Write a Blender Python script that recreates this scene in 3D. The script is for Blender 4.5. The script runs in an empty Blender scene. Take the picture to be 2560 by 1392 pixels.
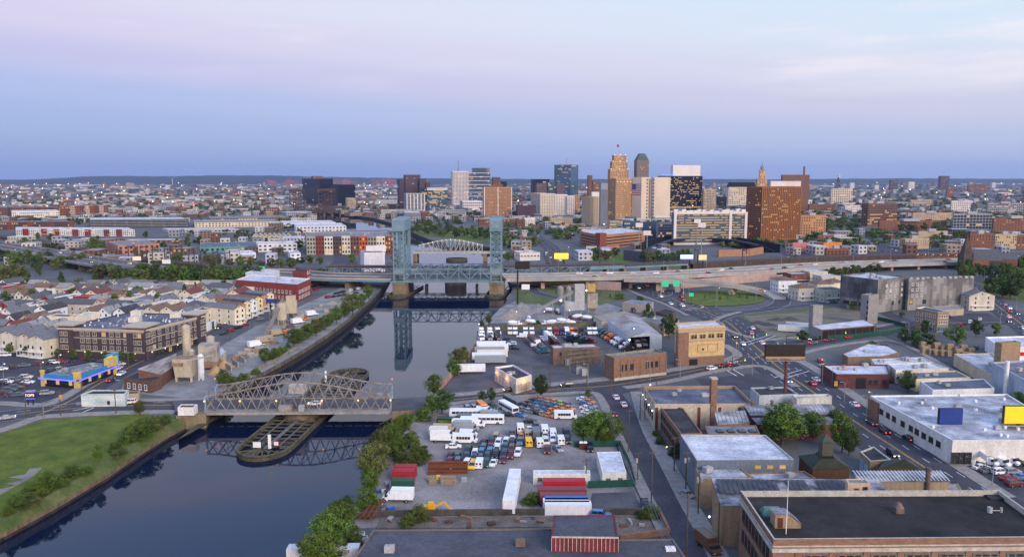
import bpy,math,random
from mathutils import Vector,Matrix
R=math.radians
random.seed(11)
SC=bpy.context.scene
COL=SC.collection
CZ,FPX=80.0,1991.1
PIT=math.atan(251/FPX);CP,SP=math.cos(PIT),math.sin(PIT)
cam_d=bpy.data.cameras.new('camera');cam=bpy.data.objects.new('camera',cam_d);COL.objects.link(cam)
cam.location=(0,0,CZ);cam.rotation_euler=(math.pi/2-PIT,0,0)
cam_d.sensor_width=36;cam_d.lens=28;cam_d.clip_start=1;cam_d.clip_end=90000
SC.camera=cam
SUN_AZ,SUN_EL=146.0,9.0
W=bpy.data.worlds.new('World');SC.world=W;W.use_nodes=True
nt=W.node_tree;nt.nodes.clear()
def N(t,**k):
 n=nt.nodes.new(t)
 for a,b in k.items():setattr(n,a,b)
 return n
def LK(a,b):nt.links.new(a,b)
def mth(op,a,b=None,c=None):
 n=N('ShaderNodeMath',operation=op)
 for i,s in enumerate((a,b,c)):
  if s is None:continue
  if isinstance(s,(int,float)):n.inputs[i].default_value=s
  else:LK(s,n.inputs[i])
 return n.outputs[0]
out=N('ShaderNodeOutputWorld');bg=N('ShaderNodeBackground');LK(bg.outputs[0],out.inputs[0])
tc=N('ShaderNodeTexCoord');sep=N('ShaderNodeSeparateXYZ');LK(tc.outputs['Generated'],sep.inputs[0])
X,Y,Z=sep.outputs
el=mth('ADD',Z,mth('MULTIPLY',X,0.056))
def ramp(src,stops,interp='EASE'):
 n=N('ShaderNodeValToRGB');n.color_ramp.interpolation=interp
 e=n.color_ramp.elements
 while len(e)<len(stops):e.new(0.5)
 for q,(p,c)in zip(e,stops):q.position=p;q.color=(*c,1)
 LK(src,n.inputs[0]);return n.outputs[0]
def mixc(f,a,b,bt='MIX'):
 n=N('ShaderNodeMix',data_type='RGBA',blend_type=bt)
 if isinstance(f,(int,float)):n.inputs[0].default_value=f
 else:LK(f,n.inputs[0])
 for i,s in((6,a),(7,b)):
  if isinstance(s,tuple):n.inputs[i].default_value=(*s,1)
  else:LK(s,n.inputs[i])
 return n.outputs[2]
elr=mth('MULTIPLY_ADD',el,1.0,0.1)
HI=[(0.50,(.42,.60,1.0)),(0.7,(.38,.58,1.04)),(1.0,(.36,.56,1.04))]
dim=lambda L:[(p,tuple(v*.9 for v in c))for p,c in L]
gl_=ramp(elr,dim([(0.0,(.22,.31,.58)),(0.095,(.255,.355,.64)),(0.135,(.31,.40,.68)),(0.17,(.37,.44,.71)),(0.205,(.50,.475,.72)),(0.24,(.62,.56,.745)),(0.285,(.67,.645,.79)),(0.36,(.66,.70,.87))])+HI)
gr_=ramp(elr,dim([(0.0,(.24,.34,.60)),(0.095,(.29,.40,.67)),(0.135,(.36,.46,.71)),(0.17,(.45,.51,.72)),(0.205,(.56,.56,.72)),(0.24,(.62,.64,.77)),(0.285,(.62,.72,.84)),(0.36,(.60,.77,.91))])+HI)
sx_=N('ShaderNodeMapRange');sx_.inputs['From Min'].default_value=-.45;sx_.inputs['From Max'].default_value=.5;LK(X,sx_.inputs[0])
grad=mixc(sx_.outputs[0],gl_,gr_)
nz=N('ShaderNodeTexNoise');nz.inputs['Scale'].default_value=2.6;nz.inputs['Detail'].default_value=7;nz.inputs['Roughness'].default_value=.58
mp=N('ShaderNodeMapping');mp.inputs['Scale'].default_value=(1.0,1.0,9.0);mp.inputs['Rotation'].default_value=(0,R(-3.5),0)
LK(tc.outputs['Generated'],mp.inputs[0]);LK(mp.outputs[0],nz.inputs['Vector'])
cl=ramp(nz.outputs['Fac'],[(.46,(0,0,0)),(.68,(1,1,1))])
up=ramp(elr,[(.17,(0,0,0)),(.27,(1,1,1)),(.6,(.7,.7,.7)),(1,(.2,.2,.2))])
cov=mth('MULTIPLY',mth('MULTIPLY',cl,up),.72)
grad=mixc(cov,grad,(.80,.72,.77))
sd=(math.sin(R(SUN_AZ)),math.cos(R(SUN_AZ)))
toward=mth('ADD',mth('MULTIPLY',X,sd[0]),mth('MULTIPLY',Y,sd[1]))
glow=mth('MULTIPLY',mth('POWER',mth('MAXIMUM',toward,0.0),2.0),mth('POWER',2.718,mth('MULTIPLY',mth('ABSOLUTE',Z),-3.2)))
grad=mixc(mth('MULTIPLY',glow,.85),grad,(2.7,1.75,1.15))
sky=N('ShaderNodeTexSky',sky_type='NISHITA',sun_disc=False,sun_elevation=R(SUN_EL),sun_rotation=R(SUN_AZ),altitude=80)
skym=mixc(1.0,sky.outputs[0],(.012,.012,.012),'MULTIPLY')
LK(mixc(1.0,grad,skym,'ADD'),bg.inputs[0]);bg.inputs[1].default_value=1.0
sun_d=bpy.data.lights.new('sun','SUN');sun_d.energy=2.4;sun_d.angle=R(30);sun_d.color=(1,.86,.72)
sun=bpy.data.objects.new('sun',sun_d);COL.objects.link(sun)
sdir=Vector((math.sin(R(SUN_AZ))*math.cos(R(SUN_EL+16)),math.cos(R(SUN_AZ))*math.cos(R(SUN_EL+16)),math.sin(R(SUN_EL+16))))
sun.rotation_euler=sdir.to_track_quat('Z','Y').to_euler()
SC.view_settings.view_transform='Standard';SC.view_settings.look='None'
SC.view_settings.exposure=0.28;SC.view_settings.gamma=1.0
SC.render.engine='CYCLES'
cy=SC.cycles
cy.max_bounces=5;cy.diffuse_bounces=2;cy.glossy_bounces=3;cy.transmission_bounces=2;cy.volume_bounces=0
cy.sample_clamp_indirect=4;cy.caustics_reflective=False;cy.caustics_refractive=False
cy.use_denoising=True
cy.volume_max_steps=64
def ray(px,py):
 dx,dv=(px-1280)/FPX,(py-696)/FPX
 return dx,CP-dv*SP,-SP-dv*CP
def V(px,py,z=0.0):
 d=ray(px,py);t=(z-CZ)/d[2]
 return Vector((d[0]*t,d[1]*t,z))
def zat(px,py,y):
 d=ray(px,py);return CZ+y/d[1]*d[2]
def at(px,py,y):
 d=ray(px,py);t=y/d[1];return Vector((d[0]*t,y,CZ+t*d[2]))
def proj(p):
 x,y,z=p[0],p[1],p[2]-CZ
 c=y*CP-z*SP;v=-y*SP-z*CP
 return 1280+FPX*x/c,696+FPX*v/c
def hit(C,u,px,z):
 k=(px-1280)/FPX
 c0=C.y*CP-(z-CZ)*SP
 return(k*c0-C.x)/(u[0]-k*u[1]*CP)
MATS={}
def mat(name,col,rough=.8,var=.18,scale=.6,metal=0.0,emit=None,es=0.0,spec=.3,det=4,col2=None,stretch=None,bump=0,obj=False,grain=.2):
 if name in MATS:return MATS[name]
 m=bpy.data.materials.new(name);m.use_nodes=True;t=m.node_tree
 b=t.nodes['Principled BSDF']
 b.inputs['Roughness'].default_value=rough;b.inputs['Metallic'].default_value=metal;b.inputs['Specular IOR Level'].default_value=spec
 g=t.nodes.new('ShaderNodeNewGeometry');nz=t.nodes.new('ShaderNodeTexNoise')
 nz.inputs['Scale'].default_value=scale;nz.inputs['Detail'].default_value=det;nz.inputs['Roughness'].default_value=.62
 if stretch:
  mp=t.nodes.new('ShaderNodeMapping');mp.inputs['Scale'].default_value=stretch[:3]
  if len(stretch)>3:mp.inputs['Rotation'].default_value=(0,0,R(stretch[3]))
  t.links.new(g.outputs['Position'],mp.inputs[0]);t.links.new(mp.outputs[0],nz.inputs['Vector'])
 else:t.links.new(g.outputs['Position'],nz.inputs['Vector'])
 rp=t.nodes.new('ShaderNodeValToRGB');e=rp.color_ramp.elements
 c2=col2 or tuple(min(1,c*(1+var))for c in col)
 c1=col if col2 else tuple(c*(1-var)for c in col)
 e[0].position=.34;e[0].color=(*c1,1);e[1].position=.66;e[1].color=(*c2,1)
 t.links.new(nz.outputs['Fac'],rp.inputs[0]);src=rp.outputs[0]
 if not emit and scale<2:
  n2=t.nodes.new('ShaderNodeTexNoise');n2.inputs['Scale'].default_value=max(1.3,scale*8);n2.inputs['Detail'].default_value=3;t.links.new(g.outputs['Position'],n2.inputs['Vector'])
  m2=t.nodes.new('ShaderNodeMapRange');m2.inputs['From Min'].default_value=.3;m2.inputs['From Max'].default_value=.7;m2.inputs['To Min'].default_value=1-grain;m2.inputs['To Max'].default_value=1+grain;t.links.new(n2.outputs['Fac'],m2.inputs[0])
  vm=t.nodes.new('ShaderNodeVectorMath');vm.operation='SCALE';t.links.new(src,vm.inputs[0]);t.links.new(m2.outputs[0],vm.inputs['Scale']);src=vm.outputs[0]
 if obj:
  oi=t.nodes.new('ShaderNodeObjectInfo');hs=t.nodes.new('ShaderNodeHueSaturation');mr=t.nodes.new('ShaderNodeMapRange')
  mr.inputs['To Min'].default_value=.72;mr.inputs['To Max'].default_value=1.35
  mh=t.nodes.new('ShaderNodeMapRange');mh.inputs['To Min'].default_value=.485;mh.inputs['To Max'].default_value=.515
  t.links.new(oi.outputs['Random'],mr.inputs[0]);t.links.new(oi.outputs['Random'],mh.inputs[0])
  t.links.new(mr.outputs[0],hs.inputs['Value']);t.links.new(mh.outputs[0],hs.inputs['Hue'])
  t.links.new(src,hs.inputs['Color']);src=hs.outputs[0]
 t.links.new(src,b.inputs['Base Color'])
 if bump:
  bp=t.nodes.new('ShaderNodeBump');bp.inputs['Strength'].default_value=bump;bp.inputs['Distance'].default_value=.3
  t.links.new(nz.outputs['Fac'],bp.inputs['Height']);t.links.new(bp.outputs[0],b.inputs['Normal'])
 if emit:
  b.inputs['Emission Color'].default_value=(*emit,1);b.inputs['Emission Strength'].default_value=es;m.cycles.emission_sampling='NONE'
 MATS[name]=m;return m
def rgb(h):
 return tuple(((int(h[i:i+2],16)/255+.055)/1.055)**2.4 if int(h[i:i+2],16)>10 else int(h[i:i+2],16)/255/12.92 for i in(0,2,4))
def paint(h,rough=.35):
 return mat('paint '+h,rgb(h),rough,.08,.9,spec=.5,grain=.06)
def wallm(h,var=.14,sc=.35):
 return mat('wall '+h,rgb(h),.88,var,sc,stretch=(1,1,.35))
def lamp_m(name,c,s):
 m=mat(name,(.04,.04,.04),.5,emit=c,es=s);m.cycles.emission_sampling='NONE';return m
LIT=lamp_m('lit window warm',(1,.55,.16),.55)
LIT2=lamp_m('lit window pale',(1,.68,.3),.5)
GLASS=mat('window glass',(.02,.026,.035),.12,.3,.2,spec=.6)
GLASSB=mat('curtain wall blue glass',(.045,.085,.13),.07,.25,.05,spec=.9)
GLASSK=mat('curtain wall black glass',(.004,.008,.02),.25,.3,.05,spec=.15)
WHITE=mat('white painted trim',(.72,.72,.72),.6,.1)
DARK=mat('dark rubber and painted openings',(.012,.012,.013),.8,.2)  # tyres and tracks; also painted shade for the front, door and deck openings
STEEL=mat('galvanised steel',(.32,.33,.35),.45,.2,metal=.6)
BLK=mat('black iron',(.02,.02,.022),.5,.2)
class MB:
 def __init__(s):s.v,s.f,s.m=[],[],[]
 def add(s,vs,fs,mi=0):
  o=len(s.v);s.v.extend(tuple(p)for p in vs)
  for f in fs:s.f.append([o+i for i in f]);s.m.append(mi)
 def quad(s,a,b,c,d,mi=0):s.add((a,b,c,d),((0,1,2,3),),mi)
 def box(s,x0,y0,z0,x1,y1,z1,mi=0):
  s.prism(((x0,y0),(x1,y0),(x1,y1),(x0,y1)),z0,z1,mi)
 def obox(s,c,sx,sy,z0,z1,a=0.0,mi=0,top=None):
  ca,sa=math.cos(a),math.sin(a)
  s.prism([(c[0]+x*ca-y*sa,c[1]+x*sa+y*ca)for x,y in((-sx/2,-sy/2),(sx/2,-sy/2),(sx/2,sy/2),(-sx/2,sy/2))],z0,z1,mi,top)
 def prism(s,pts,z0,z1,mi=0,top=None,cap=True):
  n=len(pts);pts=ccw(pts)
  s.add([(p[0],p[1],z0)for p in pts]+[(p[0],p[1],z1)for p in pts],[(i,(i+1)%n,n+(i+1)%n,n+i)for i in range(n)],mi)
  if cap:
   s.add([(p[0],p[1],z1)for p in pts],(tuple(range(n)),),mi if top is None else top)
   s.add([(p[0],p[1],z0)for p in pts],(tuple(range(n))[::-1],),mi)
 def loft(s,lo,hi,mi=0,top=None):
  n=len(lo)
  s.add(list(lo)+list(hi),[(i,(i+1)%n,n+(i+1)%n,n+i)for i in range(n)]+[tuple(range(n))[::-1]],mi)
  s.add(hi,(tuple(range(n)),),mi if top is None else top)
 def bar(s,p,q,w=.3,h=None,mi=0):
  p,q=Vector(p),Vector(q);d=(q-p)
  if d.length<1e-6:return
  d.normalize();h=h or w
  a=d.cross(Vector((0,0,1)))
  if a.length<1e-3:a=Vector((1,0,0))
  a.normalize();b=a.cross(d).normalized()
  a=a*w/2;b=b*h/2
  s.add((p-a-b,p+a-b,p+a+b,p-a+b,q-a-b,q+a-b,q+a+b,q-a+b),
  ((0,1,2,3),(7,6,5,4),(0,4,5,1),(1,5,6,2),(2,6,7,3),(3,7,4,0)),mi)
 def cyl(s,c,r,z0,z1,n=10,r2=None,mi=0,top=None):
  r2=r if r2 is None else r2
  lo=[(c[0]+r*math.cos(6.2832*i/n),c[1]+r*math.sin(6.2832*i/n),z0)for i in range(n)]
  hi=[(c[0]+r2*math.cos(6.2832*i/n),c[1]+r2*math.sin(6.2832*i/n),z1)for i in range(n)]
  s.loft(lo,hi,mi,top)
 def tube(s,p,q,r,r2=None,n=8,mi=0):
  p,q=Vector(p),Vector(q);d=(q-p).normalized();r2=r if r2 is None else r2
  a=d.cross(Vector((0,0,1)))
  if a.length<1e-3:a=Vector((1,0,0))
  a.normalize();b=a.cross(d)
  s.loft([p+(a*math.cos(6.2832*i/n)+b*math.sin(6.2832*i/n))*r for i in range(n)],
  [q+(a*math.cos(6.2832*i/n)+b*math.sin(6.2832*i/n))*r2 for i in range(n)],mi)
 def ball(s,c,r,mi=0):
  x,y,z=c;s.add(((x+r,y,z),(x-r,y,z),(x,y+r,z),(x,y-r,z),(x,y,z+r),(x,y,z-r)),
  ((0,2,4),(2,1,4),(1,3,4),(3,0,4),(2,0,5),(1,2,5),(3,1,5),(0,3,5)),mi)
 def mesh(s,name,mats,org=(0,0,0)):
  me=bpy.data.meshes.new(name)
  ox,oy,oz=org
  me.from_pydata([(x-ox,y-oy,z-oz)for x,y,z in s.v],[],s.f)
  for m in(mats if isinstance(mats,(list,tuple))else[mats]):me.materials.append(m)
  if any(s.m):me.polygons.foreach_set('material_index',s.m)
  return me
 def build(s,name,mats,parent=None,kind=None,label=None):
  if not s.v:return None
  org=tuple(parent.location)if parent else(0,0,0)
  if parent and parent.parent:org=tuple(a+b for a,b in zip(org,parent.parent.location))
  o=bpy.data.objects.new(name,s.mesh(name,mats,org));COL.objects.link(o)
  if parent:o.parent=parent
  if kind:o['kind']=kind
  if label:o['label']=label
  return o
def ccw(p):
 a=sum(p[i][0]*p[(i+1)%len(p)][1]-p[(i+1)%len(p)][0]*p[i][1]for i in range(len(p)))
 return list(p)if a>0 else list(p)[::-1]
def tag(o,label=None,cat=None,group=None,kind=None):
 if label:o['label']=label
 if cat:o['category']=cat
 if group:o['group']=group
 if kind:o['kind']=kind
 return o
def thing(name,loc,label=None,cat=None,group=None):
 o=bpy.data.objects.new(name,None);COL.objects.link(o);o.location=loc;o.empty_display_size=.5
 return tag(o,label,cat,group)
def one(name,label,cat,mb,mats,group=None):
 c=mb.v;org=(sum(p[0]for p in c)/len(c),sum(p[1]for p in c)/len(c),min(p[2]for p in c))
 o=bpy.data.objects.new(name,mb.mesh(name,mats,org));COL.objects.link(o);o.location=org
 return tag(o,label,cat,group)
def copy_tree(o,loc,rz=0.0,scale=None):
 c=o.copy();COL.objects.link(c);c.location=loc;c.rotation_euler=(0,0,rz)
 if scale is not None:c.scale=scale if not isinstance(scale,(int,float))else(scale,)*3
 for ch in o.children:
  k=ch.copy();COL.objects.link(k);k.parent=c
  for g in ch.children:
   d=g.copy();COL.objects.link(d);d.parent=k
 return c
ONES='zeroth first second third fourth fifth sixth seventh eighth ninth tenth eleventh twelfth thirteenth fourteenth fifteenth sixteenth seventeenth eighteenth nineteenth'.split()
TENS={2:'twent',3:'thirt',4:'fort',5:'fift',6:'sixt',7:'sevent',8:'eight',9:'ninet'}
def nth(n):
 if n<20:return ONES[n]
 if n>=100:return 'one hundred and '+nth(n-100)if n>100 else 'hundredth'
 t,u=divmod(n,10);return TENS[t]+('ieth' if u==0 else 'y-'+ONES[u])
PEND={}
def pend(o,desc,where,cat):
 o['category']=cat;o['group']=(cat+'s '+where);PEND.setdefault((desc,where),[]).append(o);return o
def finish_labels():
 for(desc,where),os in PEND.items():
  if len(os)==1:os[0]['label']=f'{desc} {where}';continue
  for i,o in enumerate(sorted(os,key=lambda o:proj(o.location)[0])):
   n=len(os);k=i+1
   s=f'{nth(k)} from the left' if k<=(n+1)//2 else(f'{nth(n - k + 1)} from the right' if k<n else 'farthest right')
   if k==1:s='farthest left'
   o['label']=f'{desc} {where}, {s}'
def wpts(pts,z=0.0):return[V(p[0],p[1],p[2]if len(p)>2 else z)for p in pts]
def smooth(pts,n=6):
 o=[]
 for i in range(len(pts)-1):
  a,b,c,d=pts[max(i-1,0)],pts[i],pts[i+1],pts[min(i+2,len(pts)-1)]
  for k in range(n):
   t=k/n
   o.append(.5*(2*b+(c-a)*t+(2*a-5*b+4*c-d)*t*t+(3*b-a-3*c+d)*t**3))
 o.append(pts[-1]);return o
def offs(pts,d):
 o=[]
 for i,p in enumerate(pts):
  t=(pts[min(i+1,len(pts)-1)]-pts[max(i-1,0)]);t.z=0;t.normalize()
  o.append(p+Vector((t.y,-t.x,0))*d)
 return o
def resample(pts,step):
 o=[pts[0].copy()];acc=0
 for a,b in zip(pts,pts[1:]):
  L=(b-a).length;s=step-acc
  while s<=L:o.append(a.lerp(b,s/L));s+=step
  acc=L-(s-step)
 return o
def ribbon(mb,pts,w,dz=0.0,thick=0.0,mi=0,off=0.0):
 l,r=offs(pts,off-w/2),offs(pts,off+w/2);u=Vector((0,0,dz));k=Vector((0,0,thick))
 for i in range(len(pts)-1):
  mb.quad(r[i]+u,r[i+1]+u,l[i+1]+u,l[i]+u,mi)
  if thick:
   mb.quad(l[i]+u-k,l[i]+u,l[i+1]+u,l[i+1]+u-k,mi);mb.quad(r[i]+u,r[i]+u-k,r[i+1]+u-k,r[i+1]+u,mi)
   mb.quad(l[i]+u-k,l[i+1]+u-k,r[i+1]+u-k,r[i]+u-k,mi)
def dashes(mb,pts,w,on,gap,dz,off=0.0,mi=0):
 q=resample(offs(pts,off),1.0)
 i=0
 while i+on<len(q):
  ribbon(mb,[q[i],q[min(i+int(on),len(q)-1)]],w,dz,mi=mi);i+=int(on+gap)
SHN=[0,0,0]
def sheet(name,pts,m,z=.02,sm=0):
 SHN[0]+=1;z=z+.002*SHN[0];p=wpts(pts,z)
 if sm:p=smooth(p+[p[0]],sm)[:-1]
 b=MB();b.add(p,(tuple(range(len(p))),))
 if sum(p[i].x*p[(i+1)%len(p)].y-p[(i+1)%len(p)].x*p[i].y for i in range(len(p)))<0:b.f[0]=b.f[0][::-1]
 return tag(b.build(name,m),kind='structure')
# THE SETTING
WZ=-4.0
LB=[(-700,1640),(-260,1420),(0,1300),(110,1243),(250,1164),(330,1112),(400,1070),(448,1046),(500,1010),(580,968),(640,940),(700,908),(760,874),(820,836),(872,798),
(905,768),(935,742),(955,718),(972,690),(990,655),(1000,628),(975,610),(900,590),(855,574),(810,556),(770,541),(640,530)]
RB=[(640,524),(775,529),(870,536),(935,545),(990,560),(1030,580),(1075,599),(1120,610),(1180,613),(1235,618),(1252,640),(1268,680),(1282,722),(1262,760),(1226,798),
(1204,838),(1188,868),(1166,900),(1130,938),(1096,978),(1068,1004),(1030,1040),(985,1100),(955,1150),(930,1210),(905,1270),(870,1330),(800,1430),(600,1640)]
bank=wpts(LB)+wpts(RB)
FAR=23000
outer=[(bank[-1].x,40),(600,20),(9000,20),(FAR*.9,9000),(FAR*.9,FAR),(-FAR*.9,FAR),(-FAR*.9,9000),(-9000,20),(-600,20),(bank[0].x,60)]
GROUND=mat('bare city ground',(.07,.072,.078),.95,.35,.02,det=10,col2=(.13,.128,.125))
b=MB();pl=[(p.x,p.y,0)for p in bank]+[(x,y,0)for x,y in outer]
b.add(pl,(tuple(range(len(pl)))[::-1],));g=b.build('ground',GROUND);tag(g,kind='structure')
if g.data.polygons[0].normal.z<0:g.data.flip_normals()
wm=bpy.data.materials.new('river water');wm.use_nodes=True;t=wm.node_tree;pb=t.nodes['Principled BSDF']
pb.inputs['Base Color'].default_value=(.004,.009,.030,1);pb.inputs['Roughness'].default_value=.02;pb.inputs['IOR'].default_value=1.33;pb.inputs['Specular Tint'].default_value=(.74,.84,1,1)
gg=t.nodes.new('ShaderNodeNewGeometry');n1=t.nodes.new('ShaderNodeTexNoise');n1.inputs['Scale'].default_value=.55;n1.inputs['Detail'].default_value=3
mpn=t.nodes.new('ShaderNodeMapping');mpn.inputs['Scale'].default_value=(1,.6,1);t.links.new(gg.outputs['Position'],mpn.inputs[0]);t.links.new(mpn.outputs[0],n1.inputs['Vector'])
bpn=t.nodes.new('ShaderNodeBump');bpn.inputs['Strength'].default_value=.035;bpn.inputs['Distance'].default_value=.25
t.links.new(n1.outputs['Fac'],bpn.inputs['Height']);t.links.new(bpn.outputs[0],pb.inputs['Normal'])
b=MB();b.quad((-1500,5,WZ),(900,5,WZ),(900,2600,WZ),(-1500,2600,WZ));tag(b.build('river_water',wm),kind='structure')
PILE=mat('rusted sheet piling',(.10,.065,.04),.9,.4,.5,col2=(.22,.16,.11),stretch=(1,1,.3))
BANKM=mat('stained timber and stone bank',(.05,.042,.032),.95,.4,.3,col2=(.17,.135,.10),stretch=(1,1,.5))
WET=mat('wet tidal wall',(.018,.016,.012),.8,.4,.4,col2=(.045,.038,.028))
def bankwall(name,pts,m,corr=0.0,top=0.0,label=None):
 b=MB();q=wpts(pts)
 if corr:q=resample(q,.8)
 if corr:q=[p+Vector((0,(.0,.45)[i//2%2],0))for i,p in enumerate([a for a in q for _ in(0,1)])]
 for a,c in zip(q,q[1:]):
  b.quad((a.x,a.y,WZ-1),(c.x,c.y,WZ-1),(c.x,c.y,-1.5),(a.x,a.y,-1.5),1);b.quad((a.x,a.y,-1.5),(c.x,c.y,-1.5),(c.x,c.y,top),(a.x,a.y,top))
  if top:b.quad((a.x,a.y,top),(c.x,c.y,top),(c.x,c.y+.9,top),(a.x,a.y+.9,top))
 return tag(b.build(name,[m,WET]),label,'river wall')
q=wpts(LB[:8]);q2=offs(q,2.4);b=MB()
for i in range(7):b.quad(q[i],q[i+1],q2[i+1]-Vector((0,0,2.3)),q2[i]-Vector((0,0,2.3)))
BANK_SLOPE=b
b=MB();r=[p+Vector((0,(.0,.4)[i//2%2],0))for i,p in enumerate([a for a in resample(q2,.8)for _ in(0,1)])]
for a,c in zip(r,r[1:]):
 for z0,z1,k in((WZ-1,-3.2,1),(-3.2,-2.1,0)):b.quad((a.x,a.y,z0),(c.x,c.y,z0),(c.x,c.y,z1),(a.x,a.y,z1),k)
 b.quad((a.x,a.y,-2.1),(c.x,c.y,-2.1),(c.x-.3,c.y+.8,-2.1),(a.x-.3,a.y+.8,-2.1))
tag(b.build('sheet_pile_wall',[PILE,WET]),'corrugated rusty sheet pile wall along the green lawn','river wall')
bankwall('river_wall',LB[7:18],BANKM,0,.02,'stained timber river wall below the stone yard bushes')
bankwall('river_wall',LB[17:],BANKM,0,.02,'low far river wall beside the coloured apartment blocks')
bankwall('river_wall',RB[:11],BANKM,0,.02,'long curved river wall below the wooded park bank')
bankwall('river_wall',RB[10:20],BANKM,0,.02,'river wall below the truck yard and rusty fence')
bankwall('river_wall',RB[19:],BANKM,0,.02,'overgrown river wall beneath the trees by the vehicle lot')
ASPH=mat('asphalt',(.036,.036,.047),.9,.25,.1,det=10,col2=(.068,.067,.08))
ASPH2=mat('worn asphalt',(.055,.054,.062),.92,.3,.07,det=10,col2=(.115,.11,.115))
LOT=mat('gravel lot',(.125,.108,.105),.95,.3,.05,det=10,col2=(.32,.285,.27))
CONC=mat('pale concrete',(.30,.285,.27),.9,.2,.15,det=6)
PAVE=mat('pavement slabs',(.25,.225,.205),.92,.22,.5,det=5)
GRASS=mat('mown grass',(.05,.085,.006),.95,.3,.16,det=12,col2=(.125,.152,.016))
DRYG=mat('rough dry grass',(.055,.085,.018),.95,.35,.12,det=10,col2=(.125,.135,.045))
DIRT=mat('brown dirt',(.11,.10,.07),.95,.3,.1,det=9,col2=(.20,.17,.13))
STONE=mat('crushed stone yard',(.15,.145,.14),.95,.25,.1,det=10,col2=(.29,.28,.27))
YEL=mat('yellow road paint',(.55,.33,.04),.8,.3,1.2)
WPT=mat('white road paint',(.62,.62,.62),.8,.3,1.2)
sheet('lawn',[(-500,1180),(-120,1128),(0,1084),(108,1050),(330,1034),(430,1040),(446,1047),(400,1068),(330,1110),(250,1162),(110,1241),(0,1298),(-260,1418),(-500,1520)],GRASS,.03)
tag(BANK_SLOPE.build('grass_bank',DRYG),kind='structure')
sheet('bare_path_patch',[(-60,1240),(0,1222),(40,1212),(10,1208),(60,1198),(22,1192),(62,1185),(75,1170),(106,1168),(92,1182),(70,1198),(40,1214),(0,1236),(-60,1262)],LOT,.05)
sheet('parking_lot_paving',[(-500,1010),(-300,900),(0,870),(180,884),(300,900),(330,905),(290,938),(200,1003),(150,1016),(60,1004),(0,1003)],ASPH,.03)
sheet('stone_yard_ground',[(300,980),(310,955),(480,905),(560,860),(640,815),(720,780),(780,752),(850,720),(945,712),(930,742),(870,796),(820,834),(760,872),(700,906),(640,938),(580,966),(515,1000),(440,992)],STONE,.03)
sheet('gravel_lot',[(1090,1010),(1180,1000),(1300,993),(1480,990),(1530,1035),(1560,1105),(1600,1190),(1640,1290),(880,1320),(905,1262),(940,1200),(985,1105),(1040,1050)],LOT,.03)
sheet('gravel_patch',[(1480,1232),(1585,1228),(1610,1284),(1470,1288)],ASPH2,.06)
sheet('paved_yard',[(1150,945),(1190,905),(1240,915),(1240,970),(1200,978),(1085,992),(1100,975)],ASPH2,.03)
sheet('paved_yard',[(1330,915),(1385,918),(1460,940),(1470,955),(1335,968)],ASPH2,.03)
sheet('truck_yard_paving',[(1190,870),(1205,838),(1215,812),(1500,805),(1560,812),(1620,860),(1600,885),(1510,880),(1480,905),(1380,918),(1165,905)],ASPH2,.03)
sheet('stone_yard_ground',[(1215,808),(1250,770),(1290,752),(1480,748),(1560,770),(1500,803)],STONE,.03)
sheet('grass_verge',[(1290,758),(1285,725),(1310,712),(1370,712),(1345,728),(1350,740),(1420,754),(1400,764)],DRYG,.03)
sheet('grass_verge',[(1350,720),(1420,712),(1550,728),(1570,745),(1500,762),(1390,748)],DRYG,.03)
sheet('ballpark_grass',[(1480,652),(1500,634),(1575,628),(1640,636),(1630,652),(1560,658)],GRASS,.03)
sheet('grass_verge',[(1620,672),(1800,650),(2050,640),(2400,640),(2400,650),(2000,662),(1800,674)],DRYG,.02)
sheet('grass_island',[(1704,748),(1722,735),(1762,728),(1830,724),(1880,728),(1908,738),(1912,748),(1890,758),(1820,764),(1745,763)],GRASS,.35,3)
sheet('grass_verge',[(1830,800),(1850,790),(1930,780),(2030,770),(2110,762),(2000,790),(1930,832),(1880,822)],DRYG,.03)
sheet('dirt_site',[(1860,790),(1990,782),(2090,768),(2200,778),(2280,820),(2060,850),(1960,852),(1915,832)],DIRT,.04)
sheet('grass_verge',[(2440,760),(2440,715),(2480,690),(2620,690),(2620,770),(2500,740)],GRASS,.03)
sheet('park_grass',[(1040,585),(1130,600),(1240,606),(1330,612),(1340,592),(1240,574),(1060,560)],GRASS,.03)
sheet('parking_lot_paving',[(2340,830),(2370,785),(2470,782),(2500,800),(2440,826)],ASPH,.03)
sheet('parking_lot_paving',[(1740,948),(1890,932),(1990,960),(2010,985),(1890,975),(1760,965)],ASPH,.03)
sheet('parking_lot_paving',[(2400,1140),(2560,1120),(2760,1150),(2760,1330),(2560,1260),(2440,1175)],ASPH,.03)
sheet('parking_lot_paving',[(1960,640),(1940,620),(2150,615),(2400,625),(2420,648),(2100,650)],ASPH,.02)
ROADP={}
def road(name,pts,w,z=.05,m=ASPH,sm=6,yellow=False,lanes=(),edge=None):
 SHN[1]+=1;z=.10+.004*SHN[1];c=smooth(wpts(pts,0),sm)if sm else wpts(pts,0);ROADP[name+str(SHN[1])]=c
 b=MB();ribbon(b,c,w,z);o=tag(b.build(name,m),kind='structure')
 if yellow:
  b=MB()
  for s in(-.22,.22):ribbon(b,c,.2,z+.014,off=s)
  tag(b.build('centre_line_marking',YEL),kind='structure')
 b=MB()
 for l in lanes:dashes(b,c,.22,4,7,z+.014,l)
 if edge:
  for s in(-edge,edge):ribbon(b,c,.18,z+.014,off=s)
 if b.v:tag(b.build('lane_marking',WPT),kind='structure')
 return c
def walk(pts,w,z=.16,m=PAVE,sm=4):
 SHN[2]+=1;c=smooth(wpts(pts,0),sm);b=MB();ribbon(b,c,w,.24+.004*SHN[2],.3);return tag(b.build('pavement',m),kind='structure')
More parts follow.
